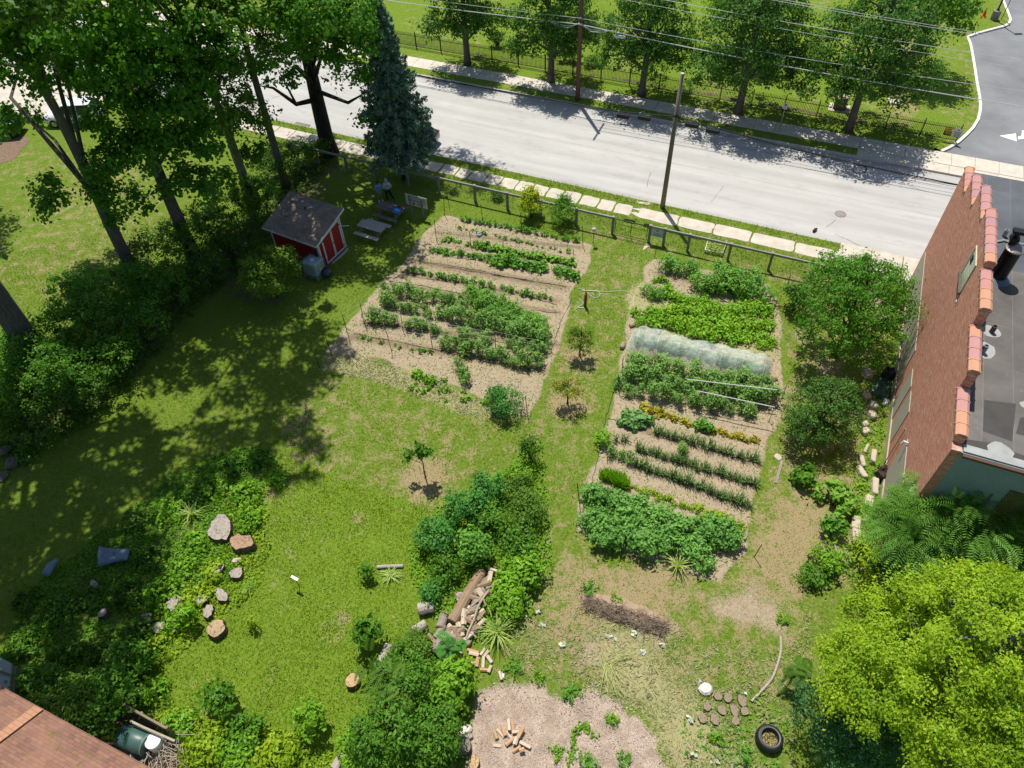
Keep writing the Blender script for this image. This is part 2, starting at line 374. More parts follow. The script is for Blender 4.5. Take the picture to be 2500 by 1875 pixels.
G_MAT = None
def ground_material():
    b = NB("lawn_and_soil"); p = b.pos()
    za, zb = b.attr("zone_a", "Color"), b.attr("zone_b", "Color")
    sa = b.n("ShaderNodeSeparateColor"); b.l(za, sa.inputs[0]); sb = b.n("ShaderNodeSeparateColor"); b.l(zb, sb.inputs[0])
    soil, dry, mul = sa.outputs; lush, lit, straw = sb.outputs
    n1 = b.noise(p, 0.35, 3); n2 = b.noise(p, 1.6, 4); n3 = b.noise(p, 7.0, 4, 0.7); n4 = b.noise(p, 28.0, 3, 0.75); n5 = b.noise(p, 70.0, 2, 0.7)
    g = b.mix(b.ramp(n3, [(0.32, 0.0), (0.68, 1.0)]), (0.065, 0.130, 0.012), (0.165, 0.235, 0.026))
    g = b.mix(b.ramp(n2, [(0.35, 0.0), (0.7, 0.75)]), g, (0.155, 0.205, 0.032))
    gl = b.mix(b.ramp(n3, [(0.3, 0.0), (0.7, 1.0)]), (0.085, 0.165, 0.010), (0.20, 0.285, 0.03))
    g = b.mix(lush, g, gl)
    dryc = b.mix(b.ramp(n4, [(0.3, 0.0), (0.7, 1.0)]), (0.20, 0.165, 0.075), (0.42, 0.325, 0.19))
    df = b.ramp(b.math('ADD', b.math('MULTIPLY', dry, 1.15), b.math('MULTIPLY', b.math('SUBTRACT', b.math('ADD', b.math('MULTIPLY', n2, 0.6), b.math('MULTIPLY', n3, 0.5)), 0.55), 2.7)), [(0.40, 0.0), (0.80, 1.0)])
    g = b.mix(df, g, dryc)
    spk = b.ramp(n4, [(0.25, 0.5), (0.5, 1.0), (0.75, 1.4)]); g = b.mix(1.0, g, spk, 'MULTIPLY')
    soilc = b.mix(b.ramp(n3, [(0.3, 0.0), (0.7, 1.0)]), (0.25, 0.185, 0.12), (0.47, 0.375, 0.265))
    soilc = b.mix(b.ramp(n5, [(0.45, 0.0), (0.7, 0.7)]), soilc, (0.46, 0.39, 0.30))
    wet = b.attr("wet"); soilc = b.mix(b.math('MULTIPLY', wet, 0.8), soilc, (0.19, 0.13, 0.09))
    edge = b.math('MULTIPLY', b.math('SUBTRACT', n4, 0.5), 0.9)
    def thr(z, k=1.0): return b.ramp(b.math('ADD', z, b.math('MULTIPLY', edge, k)), [(0.40, 0.0), (0.60, 1.0)])
    c = b.mix(thr(soil), g, soilc)
    stc = b.mix(b.ramp(n5, [(0.35, 0.0), (0.65, 1.0)]), (0.20, 0.19, 0.085), (0.52, 0.46, 0.25))
    c = b.mix(b.ramp(b.math('ADD', straw, b.math('MULTIPLY', b.math('ADD', edge, b.math('SUBTRACT', n3, 0.5)), 1.4)), [(0.35, 0.0), (0.65, 1.0)]), c, stc)
    mc = b.mix(b.ramp(n4, [(0.35, 0.0), (0.65, 1.0)]), (0.22, 0.155, 0.11), (0.66, 0.53, 0.43))
    mc = b.mix(b.ramp(n2, [(0.35, 0.5), (0.6, 0.0)]), mc, (0.17, 0.105, 0.07)); mc = b.mix(b.ramp(n5, [(0.55, 0.0), (0.7, 0.8)]), mc, (0.70, 0.62, 0.54))
    c = b.mix(thr(mul), c, mc)
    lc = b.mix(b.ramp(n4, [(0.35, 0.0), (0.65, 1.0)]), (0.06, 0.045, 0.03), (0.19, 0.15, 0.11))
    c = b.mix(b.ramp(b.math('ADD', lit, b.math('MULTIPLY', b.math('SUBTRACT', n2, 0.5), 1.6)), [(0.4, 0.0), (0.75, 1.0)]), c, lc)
    b.bump(b.math('ADD', b.math('MULTIPLY', n4, 0.7), b.math('MULTIPLY', n5, 0.4)), 0.75, 0.07)
    return b.base(c, 0.95, 0.12)
G_MAT = ground_material()
def ss(d, w): return np.clip(0.5-d/(2*w), 0, 1)
def zones(T, N):
    z = {}
    wob = (fbm(T, N, 1.3, 11)-0.5)*0.9
    sl, sr = poly_sd(T, N, BED_L)+wob*0.7, poly_sd(T, N, BED_R)+wob*0.7
    z['sl'], z['sr'] = sl, sr
    z['soil'] = np.maximum(ss(sl, 0.25), ss(sr, 0.25))*(0.80+0.2*fbm(T, N, 0.8, 41))
    z['soil'] = np.maximum(z['soil'], ss(poly_sd(T, N, DRYSE)+wob, 0.9)*np.clip(1.5*fbm(T, N, 2.2, 43)-0.52, 0, 0.62))
    big = fbm(T, N, 5, 21)
    dr = 0.27*ss(poly_sd(T, N, MEADOW)+wob*0.15, 0.12)+0.31*ss(poly_sd(T, N, DRYSE)+wob, 0.9)+0.24*ss(poly_sd(T, N, PATH)+wob, 0.6)+0.24*ss(poly_sd(T, N, DRYW)+wob*3, 2.5)
    dr += 0.12+0.22*(big-0.5)
    verge = (N > 39.4) & (N < 41.9); dr = np.where(verge, dr+0.12, dr)
    dr += 0.3*np.exp(-((N-37.3)/0.6)**2)*(T > -12)
    for (u, v, r, k) in ((918, 1035, 1.1, 0.7), (1252, 770, 0.9, 0.5), (1226, 872, 0.9, 0.7), (780, 1120, 0.5, 0.5), (745, 1345, 0.7, 0.45), (560, 1060, 0.7, 0.6), (700, 1365, 0.4, 0.3), (235, 690, 2.0, 0.3), (1440, 1240, 1.5, 0.3), (1660, 1200, 2.2, 0.25), (1290, 1310, 2, .25), (1750, 1130, 1.5, .3)):
        t, n = TN(W(u, v)); dr += k*np.exp(-((T-t)**2+(N-n)**2)/r**2)
    z['dry'] = np.clip(dr, 0, 1)
    z['mul'] = ss(poly_sd(T, N, MULCH)+wob*1.4, 0.45)*0.95; z['ml'] = poly_sd(T, N, MULCH)+wob*1.4
    z['lush'] = ss(poly_sd(T, N, LUSH)+wob*0.1, 0.10)*(0.65+0.35*fbm(T, N, 1.1, 71))+0.15; z['dry'] = np.clip(z['dry']+ss(poly_sd(T, N, LUSH), 0.3)*0.5*(fbm(T, N, 2.4, 73)-0.45), 0, 1)
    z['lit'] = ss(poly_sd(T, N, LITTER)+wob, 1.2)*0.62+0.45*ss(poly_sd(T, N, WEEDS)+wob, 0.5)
    st = 0.72*ss(poly_sd(T, N, STRAW_L)+wob*0.6, 0.35)+0.85*ss(poly_sd(T, N, STRAWMULCH)+wob, 0.5)
    for (u, v, r, k) in ((1330, 1440, 1.3, 0.55), (1400, 1470, 1.2, 0.5), (1500, 1560, 1.6, 0.5), (1340, 1370, 1.5, 0.35), (1480, 1620, 1.5, 0.45), (1130, 1350, 1.2, .35), (1680, 1450, 1.3, .35), (1400, 640, 0.8, .6), (1735, 1330, 1.2, .3)):
        t, n = TN(W(u, v)); st += k*np.exp(-((T-t)**2+(N-n)**2)/r**2)
    st += 0.30*np.maximum(ss(sl, 0.3), ss(sr, 0.3))*np.clip(2.2*fbm(T, N, 1.6, 47)-0.7, 0, 1); z['straw'] = np.clip(st, 0, 1)
    w = np.zeros_like(T)
    for (a, b2, wd) in ROWS_WET:
        ta, na = TN(a); tb, nb = TN(b2); e = np.array([tb-ta, nb-na]); L = (e**2).sum(); h = np.clip(((T-ta)*e[0]+(N-na)*e[1])/L, 0, 1)
        w = np.maximum(w, np.clip(1.15-np.hypot(T-ta-h*e[0], N-na-h*e[1])/wd, 0, 1))
    z['wet'] = w
    return z
ROWS_WET = [(z6(1330, 915), z7(560, 955), 0.42), (z6(1250, 1000), z7(500, 1060), 0.32), (z6(1200, 1090), z7(520, 1150), 0.2), (z6(1460, 690), z7(700, 650), 0.2),
            (z6(920, 1390), z7(520, 1400), 0.32), (z6(820, 1490), z7(400, 1590), 0.4), (y3(1110, 620), y3(2070, 900), 0.25), (y3(1200, 790), y3(2030, 1060), 0.25), (y3(1130, 920), y3(2000, 1220), 0.25), (z7(1290, 850), z7(1560, 910), 0.35)]
def grid_mesh(name, T, N, Zh, mask, z):
    """the masked cells of the sampled ground as one mesh with its zone weights"""
    a, b = T.shape; idx = np.arange(a*b).reshape(a, b)
    F = np.stack([idx[:-1, :-1], idx[1:, :-1], idx[1:, 1:], idx[:-1, 1:]], -1)[mask].reshape(-1, 4)
    used = np.unique(F); rem = np.full(a*b, -1); rem[used] = np.arange(len(used)); F = rem[F]
    X = T*E1.x+N*E2.x; Y = T*E1.y+N*E2.y
    V = np.stack([X, Y, Zh], -1).reshape(-1, 3)[used]
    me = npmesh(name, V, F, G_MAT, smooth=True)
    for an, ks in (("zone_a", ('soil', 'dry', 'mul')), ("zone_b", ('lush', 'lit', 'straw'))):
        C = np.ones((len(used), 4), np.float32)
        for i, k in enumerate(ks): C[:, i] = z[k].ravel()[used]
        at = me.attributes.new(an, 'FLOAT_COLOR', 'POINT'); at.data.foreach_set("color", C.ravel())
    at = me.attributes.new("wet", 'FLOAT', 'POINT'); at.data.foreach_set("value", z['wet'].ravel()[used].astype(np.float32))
    return link(name, me)
RD0, RD1 = 41.80, 52.10            # street edges
def near_ground():
    st = 0.17; t = np.arange(-62, 34, st); n = np.concatenate([np.arange(-6, RD0-0.01, st), [RD0]])
    T, N = np.meshgrid(t, n, indexing='ij'); z = zones(T, N)
    inb = np.minimum(z['sl'], z['sr']) < 0
    H = 0.03*(fbm(T, N, 2.5, 31)-0.5)+np.where(z['mul'] > 0.3, 0.07*(fbm(T, N, 0.6, 33)-0.3), 0)
    H = H+np.where(inb, 0.05*(vnoise(T, N, 0.35, 35)-0.5)+0.02, 0)
    H = H-0.02*(N > 37.9)
    H = np.where(N >= RD0-0.25, -0.02, H)
    c = lambda A: (A[:-1, :-1]+A[1:, 1:])/2
    ml, sl2, sr2 = c(z['ml']) < 0, c(z['sl']) < 0, c(z['sr']) < 0
    rest = ~(ml | sl2 | sr2)
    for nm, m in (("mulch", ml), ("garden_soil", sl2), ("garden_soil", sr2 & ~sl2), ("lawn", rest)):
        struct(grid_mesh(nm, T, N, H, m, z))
near_ground()
def sheet(name, quads, mat, z):
    mb = MB()
    for q in quads: mb.add([(p[0], p[1], z) for p in q], [tuple(range(len(q)))])
    return struct(mb.build(name, mat))
# the far base sheet
b = NB("far_ground"); f = b.noise(b.pos(), 0.2, 4); FARM = b.base(b.mix(f, (0.06, 0.11, 0.02), (0.13, 0.17, 0.04)), 0.95, 0.1)
sheet("ground", [[(-600, -600), (600, -600), (600, 600), (-600, 600)]], FARM, -0.35)
# street surface
def road_mat():
    b = NB("worn_asphalt"); p = b.pos(); ps = b.map(p, (1, 1, 1), -AZ)
    st = b.noise(b.map(ps, (0.10, 1.3, 1)), 1.0, 5, 0.6); g = b.noise(p, 45, 3, 0.7); bl = b.noise(p, 0.5, 4)
    c = b.mix(b.ramp(st, [(0.3, 0.0), (0.7, 1.0)]), (0.385, 0.378, 0.365), (0.48, 0.472, 0.458)); c = b.mix(b.ramp(bl, [(0.3, 0.25), (0.55, 0.0)]), c, (0.36, 0.355, 0.35))
    c = b.mix(1.0, c, b.ramp(g, [(0.3, 0.86), (0.7, 1.1)]), 'MULTIPLY')
    w = b.noise(p, 1.1, 6, 0.75, 2.2); cr = b.ramp(b.math('ABSOLUTE', b.math('SUBTRACT', w, 0.5)), [(0.0, 1.0), (0.004, 0.0)])
    cm = b.ramp(b.noise(p, 0.28, 3), [(0.42, 0.0), (0.6, 0.7)])
    c = b.mix(b.math('MULTIPLY', cr, cm), c, (0.12, 0.12, 0.12))
    sx = b.n("ShaderNodeSeparateXYZ"); b.l(ps, sx.inputs[0]); wob = b.math('MULTIPLY', b.math('SUBTRACT', b.noise(b.map(ps, (0.15, 0.4, 1)), 1.0, 3), 0.5), 0.12)
    u = b.math('ADD', b.math('DIVIDE', b.math('SUBTRACT', sx.outputs[1], 41.8), 10.3), wob)
    band = b.ramp(u, [(0.0, 0.72), (0.05, 0.98), (0.15, 1.0), (0.21, 0.93), (0.29, 1.0), (0.36, 0.93), (0.46, 1.02), (0.60, 0.92), (0.68, 1.0), (0.76, 0.93), (0.88, 1.0), (0.95, 0.95), (1.0, 0.70)])
    c = b.mix(1.0, c, band, 'MULTIPLY')
    # pale blotches and old stains
    s2 = b.noise(b.map(ps, (0.35, 1.0, 1)), 1.3, 5, 0.7); c = b.mix(b.ramp(s2, [(0.56, 0.0), (0.72, 0.45)]), c, (0.25, 0.25, 0.25)); c = b.mix(b.ramp(s2, [(0.25, 0.3), (0.36, 0.0)]), c, (0.64, 0.635, 0.63))
    b.bump(g, 0.2, 0.01); return b.base(c, 0.88, 0.25)
ROAD = road_mat()
def rq(t0, t1, n0, n1): return [R(t0, n0), R(t1, n0), R(t1, n1), R(t0, n1)]
sheet("road", [rq(-90, 90, RD0-0.1, RD1+0.1)], ROAD, -0.13)
@cached
def concrete(name, c1, c2, crack=0.0):
    b = NB(name); p = b.pos(); g = b.noise(p, 40, 3, 0.7); m = b.noise(p, 1.5, 5)
    c = b.mix(b.ramp(m, [(0.3, 0.0), (0.7, 1.0)]), c1, c2); c = b.mix(1.0, c, b.ramp(g, [(0.3, 0.85), (0.7, 1.1)]), 'MULTIPLY')
    b.bump(g, 0.2, 0.01); return b.base(c, 0.9, 0.2)
CONC = concrete("concrete_pale", (0.47, 0.43, 0.37), (0.60, 0.55, 0.48)); CONC2 = concrete("concrete_weathered", (0.42, 0.38, 0.32), (0.58, 0.53, 0.45)); CONC_F = concrete("concrete_grey", (0.40, 0.40, 0.38), (0.52, 0.51, 0.49))
GUT = concrete("gutter_dark", (0.30, 0.30, 0.29), (0.40, 0.40, 0.38))
# street seams and small cracks laid as thin sheets of tar
TAR = plain("tar", (0.09, 0.09, 0.09), 0.8)
mb = MB()
def crackline(pts, w, rg):
    P = []
    for a, b2 in zip(pts[:-1], pts[1:]):
        k = max(2, int((Vector(b2)-Vector(a)).length/0.5))
        for i in range(k): P.append(Vector(a).lerp(Vector(b2), i/k)+Vector((rg.normal(0, 0.03), rg.normal(0, 0.03), 0)))
    P.append(Vector(pts[-1]))
    for a, b2 in zip(P[:-1], P[1:]):
        d = (b2-a).normalized(); s = Vector((-d.y, d.x, 0))*w*(0.5+rg.random())
        mb.add([a-s, b2-s*0.7, b2+s*0.7, a+s], [(0, 1, 2, 3)])
_r = rng(77); zr = -0.126
def zr3(f, *q): return [f(a, b2, zr) for a, b2 in q]
crackline([R(-60, 50.6, zr), R(-20, 50.55, zr), R(20, 50.6, zr)], 0.012, _r)
crackline([R(-40, 46.9, zr), R(30, 46.95, zr)], 0.006, _r)
for L in (zr3(z4, (520, 1300), (700, 1330), (870, 1370)), zr3(z4, (30, 1210), (150, 1230), (245, 1250), (240, 1275)), zr3(z4, (1320, 1430), (1400, 1460), (1480, 1480)), zr3(z8, (690, 490), (760, 430)), zr3(z7, (1690, 300), (1740, 240), (1790, 170)), zr3(z3, (1100, 1160), (1140, 1162)), zr3(z3, (1910, 1200), (2040, 1220), (2140, 1250), (2138, 1270)), zr3(z8, (750, 540), (850, 585), (960, 640), (1120, 690)), zr3(z3, (850, 890), (1000, 940), (1400, 1010)), zr3(z3, (1200, 1440), (1230, 1330)), zr3(z4, (40, 1105), (400, 1160), (800, 1240)), zr3(z2, (200, 760), (260, 740), (340, 730))):
    crackline(L, 0.014, _r)
struct(mb.build("road_cracks", TAR))
# kerbs
def kerb(name, pts, w, z0, z1, mat):
    mb = MB()
    for a, b2 in zip(pts[:-1], pts[1:]): mb.beam(Vector(a)+Vector((0, 0, (z0+z1)/2)), Vector(b2)+Vector((0, 0, (z0+z1)/2)), w, z1-z0)
    return struct(mb.build(name, mat))
kerb("kerb", [R(-90, RD1), R(5.5, RD1)], 0.16, -0.3, 0.015, CONC_F)
kerb("kerb", [R(-90, RD0), R(4.2, RD0)], 0.14, -0.3, -0.045, CONC_F)
# park beyond the street
def park():
    st = 0.5; t = np.arange(-70, 34, st); n = np.concatenate([[RD1+0.07], np.arange(52.5, 110, st)])
    T, N = np.meshgrid(t, n, indexing='ij'); z = {k: np.zeros_like(T) for k in ('soil', 'mul', 'lit', 'straw', 'wet')}
    z['dry'] = np.clip(0.22+0.5*(fbm(T, N, 4, 61)-0.5), 0, 1); z['lush'] = np.full_like(T, 0.85)
    z['lit'] = 0.9*np.exp(-((N-57.1)/0.35)**2)*(T < 4)*(0.4+0.7*fbm(T, N, 1.5, 63))
    for k in range(-5, 2): z['lit'] += 0.55*np.exp(-((T-2.5-8.1*k)**2+(N-55.6)**2)/0.9)
    z['dry'] += 0.25*np.exp(-((T-6)/1.0)**2)*(N > 57)
    cx = (T[:-1, :-1]+T[1:, 1:])/2; cn = (N[:-1, :-1]+N[1:, 1:])/2
    drv = poly_sd(cx, cn, DRIVE) > 0.45
    struct(grid_mesh("lawn", T, N, 0.02*(fbm(T, N, 3, 65)-0.5)+0.0*T, drv, z))
    V = []                                   # the lawn's border strip along the driveway kerb
    for i, p in enumerate(KERB_D):
        d = (KERB_D[min(i+1, len(KERB_D)-1)]-KERB_D[max(i-1, 0)]).normalized(); s = Vector((-d.y, d.x, 0)); V += [p, p+s*0.5, p+s*1.5]
    V = np.array([(p.x, p.y, (0.012, 0.006, -0.012)[i % 3]) for i, p in enumerate(V)]); F = []
    for i in range(len(KERB_D)-1):
        for j in (0, 1): a = 3*i+j; F.append((a, a+3, a+4, a+1))
    me = npmesh("lawn", V, np.array(F), G_MAT)
    for an, c in (("zone_a", (0, 0.35, 0, 1)), ("zone_b", (0.55, 0, 0, 1))):
        at = me.attributes.new(an, 'FLOAT_COLOR', 'POINT'); at.data.foreach_set("color", np.tile(np.array(c, np.float32), len(V)))
    struct(link("lawn", me))
KERB_D = [z4(*q) for q in ((1575, 1165), (1640, 1135), (1710, 1090), (1770, 1035), (1822, 980), (1858, 920), (1872, 860), (1876, 800), (1868, 740), (1850, 640), (1835, 540), (1815, 420), (1800, 340), (1778, 282), (1850, 255), (2000, 215), (2060, 200), (2095, 180), (2108, 150), (2095, 110), (2075, 60), (2050, 0), (2030, -60))]
DRIVE = [KERB_D[0]]+KERB_D[1:]+[W(2100, -180), W(2800, -60), R(60, 54.66), R(12, 54.66)]
park()
def dmat():
    b = NB("driveway_asphalt"); p = b.pos(); g = b.noise(p, 45, 3, 0.7); m = b.noise(p, 0.25, 5)
    c = b.mix(b.ramp(m, [(0.3, 0.0), (0.7, 1.0)]), (0.145, 0.15, 0.165), (0.235, 0.24, 0.255)); c = b.mix(1.0, c, b.ramp(g, [(0.3, 0.85), (0.7, 1.12)]), 'MULTIPLY')
    return b.base(c, 0.85, 0.3)
DASPH = dmat()
mb = MB(); mb.add([(p[0], p[1], -0.11) for p in DRIVE], [tuple(range(len(DRIVE)))]); struct(mb.build("driveway", DASPH))
KW = concrete("kerb_white", (0.62, 0.60, 0.55), (0.74, 0.72, 0.67)); kerb("kerb", KERB_D, 0.2, -0.3, 0.03, KW)
# turn arrow painted on the driveway
WHITE_P = plain("road_paint", (0.78, 0.78, 0.76), 0.7, 0.0, 0.06)
mb = MB()
def zq(f, z, *q): return [f(a, b2, z) for a, b2 in q]
zw = Z(2270, 270, 5.52)
mb.add(zq(zw, -0.104, (938, 338), (1160, 308), (1172, 415)), [(0, 1, 2)])
A = zq(zw, -0.104, (1187, 350), (1225, 345), (1240, 315), (1240, 270), (1300, 265), (1300, 372), (1190, 388)); mb.add(A, [tuple(range(7))])
mb.add(zq(zw, -0.104, (1300, 265), (1420, 230), (1440, 300), (1300, 372)), [(0, 1, 2, 3)])
struct(mb.build("road_marking", WHITE_P))
# pavements
def slabs(name, t0, t1, n0, n1, L, gap, mat, z, jit, seed, top=0.03, skip=()):
    rg = rng(seed); mb = MB(); t = t0
    while t < t1:
        l = L*(1+rg.uniform(-jit, jit)); e = jit*0.35; tt = t+l
        if not any(a < t < b2 for a, b2 in skip):
            q = [R(t+gap+rg.uniform(0, e), n0+rg.uniform(-e, e)), R(tt-gap-rg.uniform(0, e), n0+rg.uniform(-e, e)), R(tt-gap-rg.uniform(0, e), n1+rg.uniform(-e, e)), R(t+gap+rg.uniform(0, e), n1+rg.uniform(-e, e))]
            if jit > 0.1:
                o = []
                for i in range(4):
                    a, b2 = q[i], q[(i+1) % 4]; d = b2-a
                    o.append(a+d*0.07)
                    for f in (0.35, 0.65): o.append(a+d*f+Vector((rg.normal(0, 0.035), rg.normal(0, 0.035), 0)))
                    o.append(a+d*0.93)
                q = o
            mb.prism(q, z-0.1, z+top*(rg.random()*0.5+0.5 if jit > 0.1 else 1))
        t = tt
    return struct(mb.build(name, mat))
slabs("sidewalk", -80, 60, 53.15, 54.70, 1.52, 0.012, CONC_F if False else CONC, 0.0, 0.0, 1, 0.02)
slabs("sidewalk", 3.5, 60, 52.1, 53.13, 3.04, 0.012, CONC, -0.02, 0.0, 2, 0.02)
slabs("sidewalk", -80, -26.2, 39.75, 41.05, 1.5, 0.02, CONC2, 0.0, 0.05, 3, 0.02)
slabs("sidewalk", -26.2, -10.6, 39.85, 40.95, 1.18, 0.03, CONC2, -0.02, 0.16, 4, 0.03)
slabs("sidewalk", -9.0, 3.6, 39.85, 40.98, 2.5, 0.03, CONC2, -0.02, 0.14, 5, 0.03)
slabs("sidewalk", 3.7, 11, 39.3, 41.9, 1.9, 0.02, CONC2, -0.03, 0.05, 6, 0.03)
mb = MB()
for q in (((1070, 375), (1110, 372), (1150, 390), (1155, 408), (1120, 405)), ((1120, 290), (1230, 300), (1210, 318), (1130, 305)), ((1060, 340), (1200, 350), (1205, 372), (1130, 360))): mb.prism([z7(a, b2) for a, b2 in q], -0.05, 0.01)
struct(mb.build("sidewalk_fragments", CONC2))
# manhole cover in the street
def manhole():
    b = NB("cast_iron"); v = b.n("ShaderNodeTexVoronoi"); b.l(b.pos(True), v.inputs[0]); v.inputs["Scale"].default_value = 14
    b.bump(v.outputs[0], 0.6, 0.02); m = b.base(b.mix(v.outputs[0], (0.15, 0.12, 0.12), (0.34, 0.29, 0.29)), 0.6, 0.5, 0.3)
    c = z8(797, 387, -0.12); t = thing("manhole_cover", "round rusty iron manhole cover set in the pale street surface", "manhole cover", c)
    mb = MB(); mb.lathe([(0.30, -0.02), (0.30, 0.002), (0.0, 0.004)], 28, cap=False); mb.build("lid", m, t)
    mb = MB(); mb.lathe([(0.31, -0.02), (0.31, 0.0), (0.37, 0.0), (0.37, -0.02)], 28, cap=False); mb.build("ring", plain("iron_ring", (0.2, 0.19, 0.19), 0.7), t)
manhole()
# the neighbour's parking pad at far left, bare soil next to it
sheet("parking_pad", [pl((-120, 265), (0, 250), (80, 250), (235, 215), (320, 190), (240, 165), (60, 150), (-200, 190))], CONC2, 0.012)
b = NB("leaf_litter"); f = b.noise(b.pos(), 14, 4); LITM = b.base(b.mix(b.ramp(f, [(0.35, 0), (0.65, 1)]), (0.10, 0.07, 0.05), (0.27, 0.19, 0.14)), 0.95, 0.1)
sheet("bare_soil", [pl((-60, 300), (40, 290), (66, 300), (30, 345), (-60, 370))], LITM, 0.014)
# ------------------------------------------------------------------ brick building on the right
WT = 7.79; WN0, WN1 = 20.05, 38.95
def brick_mat():
    b = NB("old_red_brick"); p = b.pos(True)        # local frame: x along wall, z up
    cx = b.n("ShaderNodeSeparateXYZ"); b.l(p, cx.inputs[0]); cb = b.n("ShaderNodeCombineXYZ")
    b.l(b.math('ADD', cx.outputs[0], cx.outputs[1]), cb.inputs[0]); b.l(cx.outputs[2], cb.inputs[1])
    br = b.n("ShaderNodeTexBrick"); b.l(cb.outputs[0], br.inputs[0]); br.inputs["Scale"].default_value = 1.0
    br.inputs["Brick Width"].default_value = 0.215; br.inputs["Row Height"].default_value = 0.075; br.inputs["Mortar Size"].default_value = 0.008
    br.inputs["Color1"].default_value = (0.54, 0.18, 0.105, 1); br.inputs["Color2"].default_value = (0.41, 0.125, 0.075, 1); br.inputs["Mortar"].default_value = (0.52, 0.34, 0.27, 1)
    n = b.noise(p, 1.3, 5); n2 = b.noise(b.map(cb.outputs[0], (1.2, 14, 1)), 1.5, 4, 0.75); n3 = b.noise(p, 9, 3)
    c = b.mix(b.ramp(n, [(0.35, 0.0), (0.7, 0.55)]), br.outputs[0], (0.60, 0.27, 0.16)); c = b.mix(b.ramp(n3, [(0.42, 0.0), (0.7, 0.7)]), c, (0.26, 0.085, 0.055))
    c = b.mix(b.ramp(n2, [(0.50, 0.0), (0.66, 0.85)]), c, (0.70, 0.55, 0.47))
    b.bump(br.outputs["Fac"], -0.35, 0.01); return b.base(c, 0.9, 0.2)
BRICK = brick_mat()
def tile_mat(i, c):
    return plain("glazed_tile_%d" % i, c, 0.35, 0.0, 0.10, 2.0)
TILES = [tile_mat(0, (0.46, 0.235, 0.215)), tile_mat(1, (0.47, 0.23, 0.19)), tile_mat(2, (0.40, 0.22, 0.225)), tile_mat(3, (0.52, 0.27, 0.17))]
